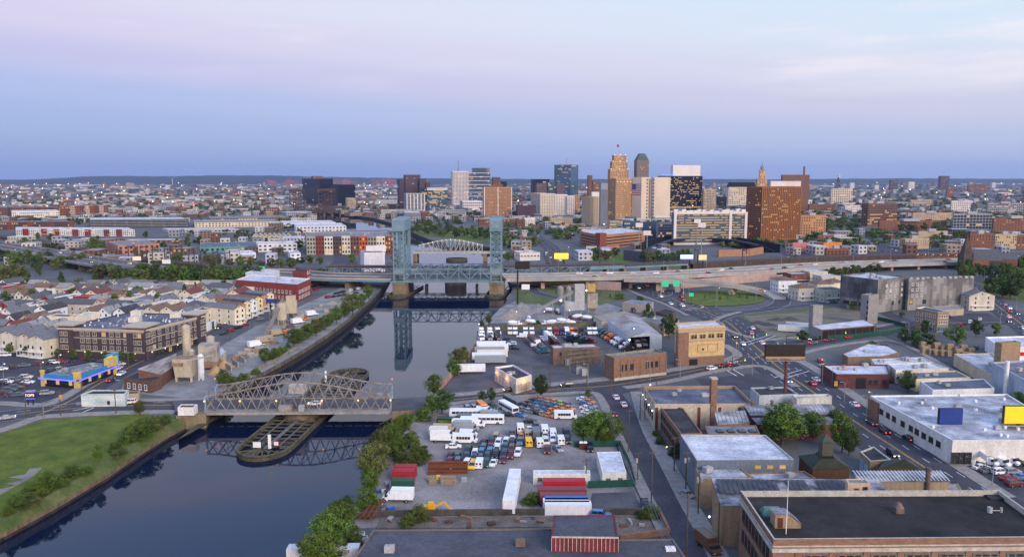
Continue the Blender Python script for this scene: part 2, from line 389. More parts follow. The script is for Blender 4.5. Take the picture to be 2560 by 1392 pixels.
road('street',[(-260,1080),(0,1042),(130,1026),(260,1016),(440,1012),(530,1010)],15,.06,yellow=True,lanes=(-3.6,),edge=6.8)
road('street',[(985,1006),(1070,1005),(1160,997),(1260,984),(1400,972),(1540,962),(1720,930),(1880,896)],13,.06,yellow=True)
road('road_junction',[(1440,968),(1500,975),(1560,962)],16,.07)
road('boulevard',[(90,1040),(180,1000),(250,958),(330,915),(430,872),(520,830),(600,788),(680,752),(740,730),(800,707),(850,690),(880,660),(860,630)],11,.075,yellow=True)
road('side_street',[(1500,962),(1536,1010),(1560,1062),(1590,1125),(1628,1196),(1672,1280),(1720,1368),(1790,1500)],11,.065)
road('avenue',[(2640,1385),(2480,1278),(2320,1174),(2230,1115),(2139,1055),(2028,977),(1966,934),(1905,884)],21,.08,yellow=True,lanes=(-3.4,-6.8,3.4,6.8))
road('avenue',[(1930,902),(1890,868),(1850,832),(1815,803),(1770,782),(1715,762),(1660,738),(1600,715),(1560,700)],25,.085,yellow=True,lanes=(-3.6,-7.2,3.6,7.2))
road('cross_street',[(1880,898),(1960,868),(2060,850),(2190,830),(2300,812),(2420,806),(2600,806)],14,.07,yellow=True)
road('branch_street',[(2200,832),(2260,850),(2330,882),(2400,915),(2480,958),(2620,1030)],9,.06)
road('side_street',[(2250,770),(2210,780),(2290,812)],9,.05)
road('loop_ramp',[(1940,735),(1956,748),(1945,764),(1905,775),(1850,780),(1790,780)],12,.09,edge=5.4)
road('slip_road',[(1640,748),(1690,740),(1700,725),(1740,716),(1800,712),(1850,712)],9,.09,edge=4)
road('slip_road',[(1784,806),(1810,794),(1850,783),(1920,774),(2000,765),(2080,757),(2140,752)],8.5,.09,edge=3.8)
road('slip_road',[(1400,745),(1360,738),(1336,728),(1330,715),(1350,706)],9,.07,edge=4)
road('avenue',[(2620,860),(2540,800),(2490,762),(2450,728),(2400,702)],15,.06,yellow=True,lanes=(-3.5,3.5))
road('station_street',[(2220,660),(2235,640),(2200,610),(2170,590),(2120,560),(2090,530)],12,.05)
road('river_drive',[(1400,690),(1390,660),(1380,640),(1378,620),(1350,600),(1330,585)],18,.05,lanes=(-4,4))
road('river_drive',[(1100,585),(1110,570),(1125,550),(1115,535),(1108,520),(1105,508)],22,.05)
road('kerbside_lane',[(845,660),(850,645),(850,632)],12,.05)
b=MB()
for a,c in(((1855,860),(1925,838)),((1815,915),(1860,940)),((1935,945),(2005,925)),((1960,858),(1985,880)),((1700,775),(1750,768))):
 A,C=V(*a),V(*c);ribbon(b,[A,C],.5,.23);o=(C-A).normalized();ribbon(b,[A,C],.5,.23,off=3.2)
tag(b.build('crosswalk_marking',WPT),kind='structure')
b=MB()
for a,c in(((182,1028),(240,1016)),((300,952),(268,948)),((206,1032),(235,1020))):ribbon(b,[V(*a),V(*c)],.5,.23)
tag(b.build('crosswalk_marking',WPT),kind='structure')
walk([(-200,1110),(0,1076),(90,1046),(160,1038),(330,1031),(440,1030)],4)
walk([(-200,1010),(0,1008),(60,1012),(130,1008),(200,970),(300,916)],4)
walk([(190,1010),(260,1003),(400,1000),(520,997)],3.5)
walk([(1080,990),(1180,984),(1300,970),(1470,952),(1620,934),(1760,912),(1830,896),(1842,884),(1810,862)],4.5)
walk([(1110,1012),(1250,996),(1400,984),(1470,982),(1500,995),(1545,1090),(1580,1168),(1620,1250),(1660,1330)],3.2)
walk([(1590,980),(1602,1020),(1624,1080),(1668,1160),(1716,1250),(1768,1340),(1810,1420)],4.5)
walk([(1560,970),(1680,952),(1780,930),(1880,915),(1930,925),(1990,968)],3.5)
walk([(1985,898),(2030,918),(2100,966),(2190,1026),(2290,1096),(2400,1168),(2520,1245)],4.5)
walk([(1990,888),(2070,868),(2190,852),(2260,862),(2380,926),(2500,990)],3)
walk([(1900,852),(1960,846),(2060,836),(2180,818),(2260,806)],3)
walk([(1850,780),(1800,795),(1792,808),(1830,830),(1890,848)],3)
walk([(560,800),(470,842),(400,876),(330,902)],3.5)
walk([(1560,720),(1600,738),(1660,760),(1720,790)],2.5)
HILL=mat('wooded ridge',(.022,.036,.028),.95,.3,.002)
def hills(name,prof,y,z0=-5,thick=6000):
 b=MB();pr=[]
 for(xa,ya),(xb,yb)in zip(prof,prof[1:]):
  for k in range(8):f=k/8;pr.append((xa+(xb-xa)*f,ya+(yb-ya)*f+random.uniform(-.5,.5)))
 for(xa,ya),(xb,yb)in zip(pr,pr[1:]):
  A,B=at(xa,ya,y),at(xb,yb,y);A1,B1=Vector((A.x,y-1800,z0)),Vector((B.x,y-1800,z0))
  b.quad(A1,B1,B,A);b.quad(A,B,Vector((B.x,y+thick,z0)),Vector((A.x,y+thick,z0)))
 return tag(b.build(name,HILL),kind='structure')
hills('hills',[(-500,452),(-200,450),(0,449),(60,450),(120,447),(200,442),(280,440),(420,441),(520,439),(680,439),(760,441),(900,444),(1050,446),(1250,447),(1400,449)],11500)
hills('hills',[(1200,449),(1500,448),(1800,448),(2000,448.5),(2120,447),(2250,446),(2350,446.5),(2500,447),(2700,446),(3000,448)],13000)
# PROTOTYPES
HEAD=lamp_m('headlight on',(1,.9,.72),4);TAIL=lamp_m('tail light on',(1,.03,.03),3.5)
HOFF=mat('headlamp glass',(.6,.6,.6),.2);TOFF=mat('tail lamp plastic',(.25,.01,.01),.3)
ME={}
def pm(key,fn):
 if key not in ME:ME[key]=fn()
 return ME[key]
def wheel_mesh(r,w):
 b=MB();b.tube((0,-w/2,0),(0,w/2,0),r,n=10,mi=0);b.tube((0,-w/2-.02,0),(0,w/2+.02,0),r*.55,n=8,mi=1)
 return b.mesh('wheel',[DARK,STEEL])
def profile(b,prof,w,mi=0,inset=0.0,zi=None):
 n=len(prof)
 zs=[p[1]for p in prof];hi=max(zs);lo=min(zs)
 f=lambda z:(w/2-inset*max(0,(z-(zi if zi is not None else lo))/(hi-(zi if zi is not None else lo)+1e-6)))
 L=[(x,-f(z),z)for x,z in prof];Rr=[(x,f(z),z)for x,z in prof]
 b.add(L,(tuple(range(n)),),mi);b.add(Rr,(tuple(range(n))[::-1],),mi)
 b.add(L+Rr,[(i,n+i,n+(i+1)%n,(i+1)%n)for i in range(n)],mi)
CARS={
'sedan':(4.8,1.84,[(-2.4,.3),(2.35,.3),(2.42,.62),(2.3,.82),(1.15,.96),(-1.75,1.0),(-2.32,.95),(-2.42,.65)],[(-1.72,.98),(1.12,.95),(.42,1.42),(-1.05,1.42)],(-1.05,.40,1.41,1.46),(-1.42,1.45),.33),
'suv':(4.75,1.95,[(-2.35,.38),(2.3,.38),(2.36,.8),(2.25,1.02),(1.1,1.12),(-2.3,1.15),(-2.38,.8)],[(-2.22,1.13),(1.08,1.10),(.5,1.70),(-2.0,1.70)],(-2.05,.5,1.69,1.78),(-1.42,1.45),.37),
'minivan':(5.0,1.98,[(-2.5,.35),(2.4,.35),(2.46,.75),(2.2,1.0),(1.6,1.12),(-2.42,1.15),(-2.52,.8)],[(-2.38,1.13),(1.58,1.10),(.75,1.75),(-2.2,1.75)],(-2.25,.78,1.74,1.84),(-1.5,1.55),.35),
'pickup':(5.6,1.98,[(-2.8,.45),(2.7,.45),(2.78,.9),(2.6,1.1),(1.2,1.16),(.0,1.16),(-.72,1.16),(-.74,.8),(-2.66,.8),(-2.68,1.14),(-2.8,1.14)],[(-.7,1.14),(1.15,1.14),(.55,1.72),(-.5,1.72)],(-.52,.56,1.71,1.80),(-1.75,1.75),.4),
'van':(5.6,2.1,[(-2.8,.4),(2.65,.4),(2.75,.8),(2.45,1.15),(1.9,1.3),(1.3,2.25),(-2.75,2.3),(-2.8,1.5)],[(1.25,1.32),(1.93,1.32),(1.44,2.08),(1.2,2.08)],None,(-1.7,1.75),.38),
'ambulance':(6.4,2.3,[(-3.2,.5),(3.1,.5),(3.18,.95),(2.8,1.3),(2.1,1.42),(1.5,2.1),(1.1,2.15),(1.08,2.75),(-3.15,2.75),(-3.2,1.5)],[(1.45,1.44),(2.12,1.44),(1.62,2.02),(1.4,2.02)],None,(-1.8,2.1),.42),
'box_truck':(8.0,2.4,[(-4.0,.85),(2.4,.85),(2.42,.5),(3.9,.5),(4.0,1.0),(3.75,1.35),(3.1,1.5),(2.55,2.2),(1.7,2.25),(1.68,3.3),(-4.0,3.3)],[(2.45,1.52),(3.12,1.52),(2.62,2.12),(2.3,2.12)],None,(-2.3,3.1),.46),
'bus':(10.8,2.5,[(-5.4,.4),(5.35,.4),(5.45,1.3),(5.3,2.95),(-5.3,2.98),(-5.45,1.3)],[(-4.6,1.55),(5.0,1.55),(4.95,2.35),(-4.6,2.35)],None,(-3.0,3.3),.5),
'shuttle_bus':(7.6,2.4,[(-3.8,.4),(3.7,.4),(3.8,.95),(3.3,1.3),(2.9,1.4),(2.5,2.8),(-3.75,2.85),(-3.8,1.3)],[(-2.6,1.4),(1.7,1.4),(1.7,2.2),(-2.6,2.2)],None,(-2.3,2.5),.45),
'trailer':(13.6,2.5,[(-6.8,1.15),(6.8,1.15),(6.8,3.9),(-6.8,3.9)],None,None,(-5.2,-4.1),.5),
'tractor':(7.2,2.4,[(-3.6,.7),(-.2,.7),(-.2,.55),(3.5,.55),(3.6,1.2),(3.45,1.75),(2.0,1.95),(1.55,2.9),(.9,3.5),(-.75,3.55),(-.8,.95),(-3.6,.95)],[(1.5,2.0),(2.02,2.0),(1.62,2.82),(1.4,2.82)],None,(-2.9,-1.7,2.7),.5),
'mixer':(8.6,2.4,[(-4.2,.8),(1.6,.8),(1.6,.55),(4.1,.55),(4.2,1.3),(4.0,1.7),(3.3,1.8),(3.1,2.7),(1.85,2.75),(1.8,1.1),(-4.2,1.1)],[(2.6,1.85),(3.33,1.85),(3.16,2.6),(2.6,2.6)],None,(-3.0,-1.9,3.2),.5),
}
def car_meshes(kind):
 L,w,hull,gl,roof,wx,wr=CARS[kind]
 b=MB();profile(b,hull,w,0,.08 if kind not in('trailer','bus')else .03)
 if roof:b.prism([(roof[0],-w/2+.26),(roof[1],-w/2+.26),(roof[1],w/2-.26),(roof[0],w/2-.26)],roof[2],roof[3],0)
 if roof and kind in('suv','minivan','sedan'):
  for x0,z0,x1,z1 in((gl[1][0],gl[1][1],gl[2][0],gl[2][1]),(gl[0][0],gl[0][1],gl[3][0],gl[3][1]),((gl[0][0]+gl[1][0])/2,1.0,(gl[2][0]+gl[3][0])/2,gl[2][1])):
   for s in(-1,1):b.bar((x0,s*(w/2-.06),z0),(x1,s*(w/2-.24),z1),.1)
 if kind=='tractor':b.tube((-.95,-.9,.9),(-.95,-.9,3.9),.09,n=6);b.tube((-.95,.9,.9),(-.95,.9,3.9),.09,n=6)
 if kind in('box_truck','trailer'):
  x0,x1,z=(-4.0,1.7,3.3)if kind=='box_truck' else(-6.8,6.8,3.9)
  for s in(-1,1):b.bar((x0,s*(w/2-.05),z),(x1,s*(w/2-.05),z),.1)
 body=b.mesh('body',[WHITE])
 g=MB()
 if gl:
  wi={'sedan':.24,'suv':.22,'minivan':.22,'pickup':.2}.get(kind)
  if wi:profile(g,gl,w-.06,0,wi)
  elif kind in('bus','shuttle_bus'):
   n=7 if kind=='bus' else 5;x0,x1=gl[0][0],gl[1][0]
   for i in range(n):
    a,c=x0+(x1-x0)*(i+.06)/n,x0+(x1-x0)*(i+.94)/n
    for s in(-1,1):g.box(a,s*w/2-.03,gl[0][1],c,s*w/2+.03,gl[2][1])
   e=5.42 if kind=='bus' else 3.12
   g.box(e-.25,-w/2+.2,1.45,e+(.06 if kind=='bus' else .05),w/2-.2,2.5)
  else:
   profile(g,gl,w+.02,0,.06)
   g.box(gl[2][0],-w/2+.22,gl[1][1]+.05,gl[1][0]+.03,w/2-.22,gl[2][1])
  if kind in('van','ambulance'):
   x=-L/2-.02
   for s in(-1,1):g.box(x,s*.5-.3,1.45 if kind=='van' else 1.75,x+.1,s*.5+.3,2.0 if kind=='van' else 2.3)
 glass=g.mesh('windows',[GLASS])if g.v else None
 return body,glass
def lamp_mesh(L,w,z,x):b=MB();[b.box(x-.06,s*(w/2-.32)-.2,z-.1,x+.06,s*(w/2-.32)+.2,z+.1)for s in(-1,1)];return b
def mixer_drum():
 b=MB();st=[(-4.1,2.6,.45),(-3.6,2.5,.8),(-2.2,2.3,1.15),(-.6,2.1,1.2),(.8,1.95,.95),(1.5,1.9,.55)]
 for(x,z,r),(x2,z2,r2)in zip(st,st[1:]):b.tube((x,0,z),(x2,0,z2),r,r2,n=12,mi=0)
 b.box(-4.2,-.5,.9,-3.7,.5,2.0,1);b.bar((-4.3,0,2.2),(-4.7,0,1.2),.5,.2,1)
 return b.mesh('drum',[paint('d8d8dc'),STEEL])
KNAME={'sedan':'car','suv':'car','minivan':'minivan','pickup':'pickup_truck','van':'van','ambulance':'ambulance','box_truck':'box_truck','bus':'bus','shuttle_bus':'shuttle_bus',
'trailer':'semi_trailer','tractor':'truck_tractor','mixer':'mixer_truck'}
KCAT={'sedan':'car','suv':'car','minivan':'van','pickup':'pickup truck','van':'van','ambulance':'ambulance','box_truck':'truck','bus':'bus','shuttle_bus':'bus','trailer':'trailer','tractor':'truck','mixer':'truck'}
KTXT={'sedan':'sedan','suv':'SUV','minivan':'minivan','pickup':'pickup truck','van':'panel van','ambulance':'box ambulance','box_truck':'box truck','bus':'coach','shuttle_bus':'shuttle bus','trailer':'semi trailer','tractor':'truck tractor','mixer':'concrete mixer truck'}
CN={'e4e6ea':'white','d9d4c6':'cream','8d949c':'silver','5a5f66':'grey','15171b':'black','1d2a4a':'navy','3f74a8':'light blue','1f5a66':'teal','8e1a22':'red','5a1a22':'maroon','12402a':'dark green',
'e07d1e':'orange','e8b71c':'yellow','74c41e':'lime green','6b4a34':'brown','a89878':'tan','1d6fb4':'blue','4a5560':'slate grey'}
def vehicle(p,ang,kind,col,where,lights=0,small=False,z=0.0):
 """p world point (or pixel), ang degrees: 0 faces right, -90 faces the camera; lights 1 = both lit"""
 if not isinstance(p,Vector):p=V(p[0],p[1],z)
 body,glass=pm(('car',kind),lambda:car_meshes(kind))
 L,w,hull,gl,roof,wx,wr=CARS[kind]
 t=thing(KNAME[kind],p);t.rotation_euler=(0,0,R(ang))
 def kid(n,me,loc=(0,0,0),m=None):
  o=bpy.data.objects.new(n,me);COL.objects.link(o);o.parent=t;o.location=loc
  if m:o.material_slots[0].link='OBJECT';o.material_slots[0].material=m
  return o
 kid('body',body,m=paint(col))
 if glass:kid('windows',glass)
 if kind=='mixer':kid('drum',pm('drum',mixer_drum))
 if not small:
  wm_=pm(('wheel',wr),lambda:wheel_mesh(wr,.26 if wr<.45 else .5))
  for x in wx:
   for s in(-1,1):kid('wheel',wm_,(x,s*(w/2-.1),wr))
 if kind!='trailer':
  zl=.7 if kind in('sedan','suv','minivan')else .9
  kid('headlights',pm(('hl',kind,bool(lights)),lambda:lamp_mesh(L,w,zl,L/2+.0).mesh('headlights',[HEAD if lights else HOFF])))
  kid('taillights',pm(('tl',kind,bool(lights)),lambda:lamp_mesh(L,w,zl+.15,-L/2-.02).mesh('taillights',[TAIL if lights else TOFF])))
 return pend(t,f'{CN.get(col, "pale")} {KTXT[kind]}',where,KCAT[kind])
def along(road_pts,px,lane,back=False):
 """nearest place on a road to a pixel column, shifted to a lane; returns point and heading"""
 best=min(range(len(road_pts)-1),key=lambda i:(proj(road_pts[i])[0]-px[0])**2+(proj(road_pts[i])[1]-px[1])**2)
 a,c=road_pts[best],road_pts[best+1];d=(c-a);d.z=0;d.normalize()
 return a+Vector((d.y,-d.x,0))*lane,math.degrees(math.atan2(d.y,d.x))+(180 if back else 0)
CARCOL=['e4e6ea','e4e6ea','8d949c','5a5f66','15171b','15171b','1d2a4a','8e1a22','4a5560','d9d4c6','12402a','5a1a22']
BARK=mat('bark',(.075,.058,.045),.95,.3,2)
LEAF=[mat('leaves mid green',(.030,.056,.010),.9,.3,.5,col2=(.115,.175,.028),obj=True,spec=.15),
mat('leaves dark green',(.018,.036,.012),.9,.3,.5,col2=(.068,.108,.028),obj=True,spec=.15),
mat('leaves yellow green',(.040,.066,.010),.9,.3,.5,col2=(.115,.165,.022),obj=True,spec=.15),
mat('leaves olive',(.044,.056,.015),.9,.3,.5,col2=(.13,.145,.038),obj=True,spec=.15)]
def crown_mesh(seed,mi,shape,n=34,per=80,leaf=.085):
 """unit crown: height 1 standing on z=0, width about 1"""
 rnd=random.Random(seed);b=MB();cl=[]
 for i in range(n):
  if shape=='cone':
   z=rnd.uniform(.12,.97);r=.42*(1-z)**.8*math.sqrt(rnd.random())+.02;s=.12*(1.15-z)+.03
  elif shape=='bush':
   z=.08+.7*rnd.random()**1.2;r=.46*math.sqrt(rnd.random())*(1-.55*z);s=rnd.uniform(.05,.15)
  else:
   u=rnd.uniform(-1,1);z=.56+.34*u;r=.40*math.sqrt(max(0,1-u*u))*rnd.random()**.5*rnd.uniform(.85,1.18);s=rnd.uniform(.05,.15)
   if u<-.3:r*=.9
  a=rnd.uniform(0,6.283);cl.append((r*math.cos(a),r*math.sin(a),z,s))
 for x,y,z,s in cl:
  for k in range(per):
   d=Vector((rnd.gauss(0,1),rnd.gauss(0,1),rnd.gauss(0,1))).normalized()
   rr=s*rnd.uniform(.55,1.12);p=Vector((x,y,z))+d*rr
   nrm=(d+Vector((rnd.gauss(0,.55),rnd.gauss(0,.55),rnd.gauss(.25,.55)))).normalized()
   a=nrm.cross(Vector((0.3,.2,1))).normalized();c=nrm.cross(a);l=leaf*rnd.uniform(.55,1.2);a=a*l*.5;c=c*l*.32
   b.add((p-a,p-c,p+a,p+c),((0,1,2,3),))
 return b.mesh('crown',[LEAF[mi]])
def trunk_mesh(seed,shape):
 rnd=random.Random(seed);b=MB();top=.9 if shape=='cone' else .55
 b.tube((0,0,-.02),(.01,0,top*.6),.028,.018,7);b.tube((.01,0,top*.6),(0,.01,top),.018,.008,6)
 if shape!='cone':
  for i in range(6):
   a=rnd.uniform(0,6.283);z=rnd.uniform(.22,.45);r=rnd.uniform(.18,.3)
   b.tube((0,0,z),(r*math.cos(a),r*math.sin(a),z+rnd.uniform(.15,.3)),.012,.004,5)
 return b.mesh('trunk',[BARK])
def tree(p,h,w,shape='round',mi=0,where='',desc='leafy tree',cat='tree',name='tree',lod=0,z=0.0):
 if not isinstance(p,Vector):p=V(p[0],p[1],z)
 s=random.randrange(3)
 n,per,leaf=((62,120,.046),(34,52,.09),(14,30,.2))[lod]
 t=thing(name,p);t.rotation_euler=(0,0,random.uniform(0,6.283));t.scale=(w*random.uniform(.85,1.15),w*random.uniform(.85,1.15),h)
 c=bpy.data.objects.new('crown',pm(('crown',shape,mi,s,lod),lambda:crown_mesh(s*7+mi*31+lod,mi,shape,n,per,leaf)));COL.objects.link(c);c.parent=t
 k=bpy.data.objects.new('trunk',pm(('trunk',shape,s),lambda:trunk_mesh(s,shape)));COL.objects.link(k);k.parent=t
 return pend(t,desc,where,cat)
FRAMEW=mat('white window frame',(.55,.54,.5),.6,.1)
FRAMED=mat('dark window frame',(.04,.035,.03),.6,.1)
def window_mesh(kind):
 b=MB();t=.09
 fr,d=(0,.12)
 b.box(-.5,-d,0,-.5+t,.05,1,0);b.box(.5-t,-d,0,.5,.05,1,0);b.box(-.5+t,-d,0,.5-t,.05,t,0);b.box(-.5+t,-d,1-t,.5-t,.05,1,0)
 b.box(-.58,-d-.08,-.06,.58,.05,-.002,0)
 if kind=='sash':b.box(-.5+t,-d+.02,.47,.5-t,.0,.53,0)
 if kind=='pair':b.box(-.04,-d+.02,t,.04,.0,1-t,0);b.box(-.5+t,-d+.02,.6,-.041,.0,.65,0);b.box(.041,-d+.02,.6,.5-t,.0,.65,0)
 if kind=='grid':
  for i in(1,2):b.box(-.5+i/3-.035,-d+.02,t,-.5+i/3+.035,.0,1-t,0)
  for i in range(3):
   for j in(1,2,3):b.box(-.5+i/3+.036,-d+.03,j/4-.02,-.5+(i+1)/3-.036,.0,j/4+.02,0)
 if kind!='grid':b.quad((-.5+t,-.03,t),(.5-t,-.03,t),(.5-t,-.03,1-t),(-.5+t,-.03,1-t),1)
 return b
def pane_mesh():b=MB();b.quad((-.41,-.03,.09),(.41,-.03,.09),(.41,-.03,.91),(-.41,-.03,.91));return b.mesh('pane',[GLASS])
def win_objs(parent,A,B,rows,cols,ww,wh,kind='sash',frame=None,lit=.08,skip=None,inset=.08,pname='window'):
 """separate windows along the wall A->B (outside on the right-hand side); rows = sill heights"""
 A,B=Vector(A[:2]),Vector(B[:2]);d=(B-A);L=d.length;d.normalize();ang=math.atan2(d.y,d.x)
 frame=frame or FRAMEW;org=parent.location
 xs=cols if isinstance(cols,(list,tuple))else[inset+(1-2*inset)*(i+.5)/cols for i in range(cols)]
 for r,z in enumerate(rows):
  for i,f in enumerate(xs):
   if skip and(r,i)in skip:continue
   l=random.random()<lit
   me=pm(('win',kind,frame.name,l),lambda:window_mesh(kind).mesh('window',[frame,(LIT2 if random.random()<.5 else LIT)if l else GLASS]))
   o=bpy.data.objects.new(pname,me);COL.objects.link(o);o.parent=parent
   p=A+d*(L*f);o.location=(p.x-org.x,p.y-org.y,z-org.z);o.rotation_euler=(0,0,ang);o.scale=(ww,1,wh)
   if kind=='grid':
    k=bpy.data.objects.new('pane',pm('pane',pane_mesh));COL.objects.link(k);k.parent=o
def face_win(mb,A,B,z0,z1,cols,rows,fw=.55,fh=.55,lit=.1,off=.12,li=(1,2),gi=0,rowlit=None,vstart=.3,recess=None):
 """many small windows on a far wall, joined"""
 A,B=Vector(A[:2]),Vector(B[:2]);d=B-A;n=Vector((d.y,-d.x)).normalized()*off
 for r in range(rows):
  za=z0+(z1-z0)*(r+.5-fh/2)/rows;zb=z0+(z1-z0)*(r+.5+fh/2)/rows
  pl=lit if rowlit is None else rowlit(r)
  on=False
  for c in range(cols):
   a,e=A+d*((c+.5-fw/2)/cols)+n,A+d*((c+.5+fw/2)/cols)+n
   on=random.random()<(pl if not on else min(.85,pl+.35))if pl>0 else False
   mb.quad((a.x,a.y,za),(e.x,e.y,za),(e.x,e.y,zb),(a.x,a.y,zb),random.choice(li)if on else gi)
def roofm(nm,c,c2):
 m=mat(nm,c,.9,.2,.13,det=11,col2=c2);t=m.node_tree;b=t.nodes['Principled BSDF'];src=b.inputs['Base Color'].links[0].from_socket
 g=t.nodes.new('ShaderNodeNewGeometry');mp=t.nodes.new('ShaderNodeMapping');mp.inputs['Rotation'].default_value=(0,0,.12);bt=t.nodes.new('ShaderNodeTexBrick')
 for k,v in(('Color1',(1.08,1.08,1.08,1)),('Color2',(.84,.84,.86,1)),('Mortar',(.6,.6,.62,1)),('Scale',1),('Mortar Size',.05),('Brick Width',5.5),('Row Height',1.9)):bt.inputs[k].default_value=v
 t.links.new(g.outputs['Position'],mp.inputs[0]);t.links.new(mp.outputs[0],bt.inputs['Vector'])
 x=t.nodes.new('ShaderNodeMix');x.data_type='RGBA';x.blend_type='MULTIPLY';x.inputs[0].default_value=.8;t.links.new(src,x.inputs[6]);t.links.new(bt.outputs['Color'],x.inputs[7]);t.links.new(x.outputs[2],b.inputs['Base Color']);return m
ROOFS={k:roofm('roof '+k,c,c2)for k,c,c2 in(
('white',(.36,.37,.42),(.66,.67,.71)),('grey',(.12,.125,.145),(.27,.275,.30)),('dark',(.014,.015,.019),(.055,.055,.062)),
('black',(.009,.0085,.0085),(.034,.031,.029)),('blue',(.06,.068,.10),(.17,.18,.22)),('patchy',(.15,.155,.18),(.58,.59,.63)),('brown',(.07,.05,.04),(.12,.085,.065)),('tan',(.25,.22,.19),(.33,.30,.26)))}
CONCW=wallm('b8aea0')
def parapet(b,pts,z,h=.7,t=.35,mi=0):
 pts=ccw(pts);n=len(pts);c=Vector((sum(p[0]for p in pts)/n,sum(p[1]for p in pts)/n))
 ins=[]
 for i in range(n):
  p0,p1,p2=Vector(pts[i-1][:2]),Vector(pts[i][:2]),Vector(pts[(i+1)%n][:2])
  d1,d2=(p1-p0).normalized(),(p2-p1).normalized();n1,n2=Vector((-d1.y,d1.x)),Vector((-d2.y,d2.x))
  m=n1+n2;m=m*(t/max(.3,m.dot(n1)));ins.append(p1+m)
 for i in range(n):
  j=(i+1)%n;a,c2,e,f=pts[i],pts[j],ins[j],ins[i]
  b.quad((a[0],a[1],z+h),(c2[0],c2[1],z+h),(e[0],e[1],z+h),(f[0],f[1],z+h),mi)
  b.quad((f[0],f[1],z),(f[0],f[1],z+h),(e[0],e[1],z+h),(e[0],e[1],z),mi)
def ac_unit(b,p,s=1.0,a=0.0,z=0.0,mi=0):
 b.obox(p,1.8*s,1.3*s,z+.15,z+1.2*s,a,mi);b.cyl(p,.45*s,z+1.2*s,z+1.32*s,8,mi=mi)
ACM=mat('rooftop plant grey',(.33,.33,.34),.6,.2)
def flat(name,label,cat,roof_px,h,wall,roof,z0=0.0,par=.7,units=0,world=False,trim=None,group=None):
 """a flat roofed building from the pixels of its roof corners at height h"""
 P=[Vector(p)for p in roof_px]if world else wpts(roof_px,z0+h+par)
 P=[Vector((p.x,p.y,0))for p in P];n=len(P);c=sum(P,Vector())/n
 if sum(P[i].x*P[(i+1)%n].y-P[(i+1)%n].x*P[i].y for i in range(n))<0:P=P[::-1]
 t=thing(name,(c.x,c.y,z0),label,cat,group)
 b=MB();b.prism([(p.x,p.y)for p in P],z0,z0+h+par,cap=False)
 tr=MB();parapet(tr if trim else b,[(p.x,p.y)for p in P],z0+h,par)
 b.build('wall',wall,t)
 if trim:tr.build('parapet',trim,t)
 b=MB();b.add([(p.x,p.y,z0+h)for p in P],(tuple(range(n)),));rf_=b.build('roof',roof,t)
 for i in range(units):
  q=c+sum(((p-c)*random.uniform(-.5,.5)for p in P),Vector())*.66
  m=MB();ac_unit(m,(q.x,q.y),random.uniform(.7,1.3),random.uniform(0,.6),z0+h);m.build('rooftop_unit',ACM,rf_)
 return t,P,c
def block(name,label,xl,xc,xr,yb,yt,ang,wall,roof='grey',depth=None,z0=0.0,par=.8,cat='building',top_at=None,width=None):
 """a tower from the pixel columns of its left edge, near corner and right edge; ang turns it"""
 C=V(xc,yb,z0);a=R(ang);uR=(math.cos(a),math.sin(a));uL=(-math.sin(a),math.cos(a))
 z1=zat(xc,yt,C.y)
 lr=width or(hit(C,uR,xr,z0)if xr is not None else depth);ll=depth if(depth and xl is None)else hit(C,uL,xl,z0)
 lr,ll=abs(lr),abs(ll)
 Rr=C+Vector((uR[0],uR[1],0))*lr;Ll=C+Vector((uL[0],uL[1],0))*ll;Bk=Rr+Ll-C
 P=[C,Rr,Bk,Ll]
 t=thing(name,C,label,cat)
 b=MB();b.prism([(p.x,p.y)for p in P],z0,z1,cap=False);parapet(b,[(p.x,p.y)for p in P],z1-par,par,.4);b.build('wall',wall,t)
 b=MB();b.add([(p.x,p.y,z1-par)for p in P],((0,1,2,3),));b.build('roof',ROOFS[roof],t)
 return t,P,z1
WINM=[GLASS,LIT,LIT2]
def tower(name,label,xl,xc,xr,yb,yt,ang,wall,spec=None,roof='grey',glass=None,cat='building',**k):
 """block + joined far windows; spec = ((cols, rows, fw, fh, lit) for the left face, same for the right)"""
 t,P,z1=block(name,label,xl,xc,xr,yb,yt,ang,wall,roof,cat=cat,**k)
 if spec:
  m=MB()
  for(A,B),s in zip(((P[3],P[0]),(P[0],P[1])),spec):
   if s:face_win(m,A,B,t.location.z+(s[5]if len(s)>5 else 3),z1-2.0,s[0],s[1],s[2],s[3],s[4])
  m.build('windows',[glass or GLASS,LIT,LIT2],t,kind='stuff')
 return t,P,z1
def bands(t,A,B,z0,z1,n,m,h=.5,out=.25):
 b=MB();A,B=Vector(A[:2]),Vector(B[:2]);d=(B-A).normalized();nn=Vector((d.y,-d.x))*out
 for i in range(n):
  z=z0+(z1-z0)*i/max(1,n-1);b.prism([tuple(A),tuple(B),tuple(B+nn),tuple(A+nn)],z-h/2,z+h/2)
 return b.build('floor_bands',m,t,kind='stuff')
def piers(t,A,B,z0,z1,n,m,w=.6,out=.3):
 b=MB();A,B=Vector(A[:2]),Vector(B[:2]);d=(B-A).normalized();nn=Vector((d.y,-d.x))*out
 for i in range(n):
  c=A.lerp(B,i/(n-1));b.prism([tuple(c-d*w/2),tuple(c+d*w/2),tuple(c+d*w/2+nn),tuple(c-d*w/2+nn)],z0,z1)
 return b.build('piers',m,t,kind='stuff')
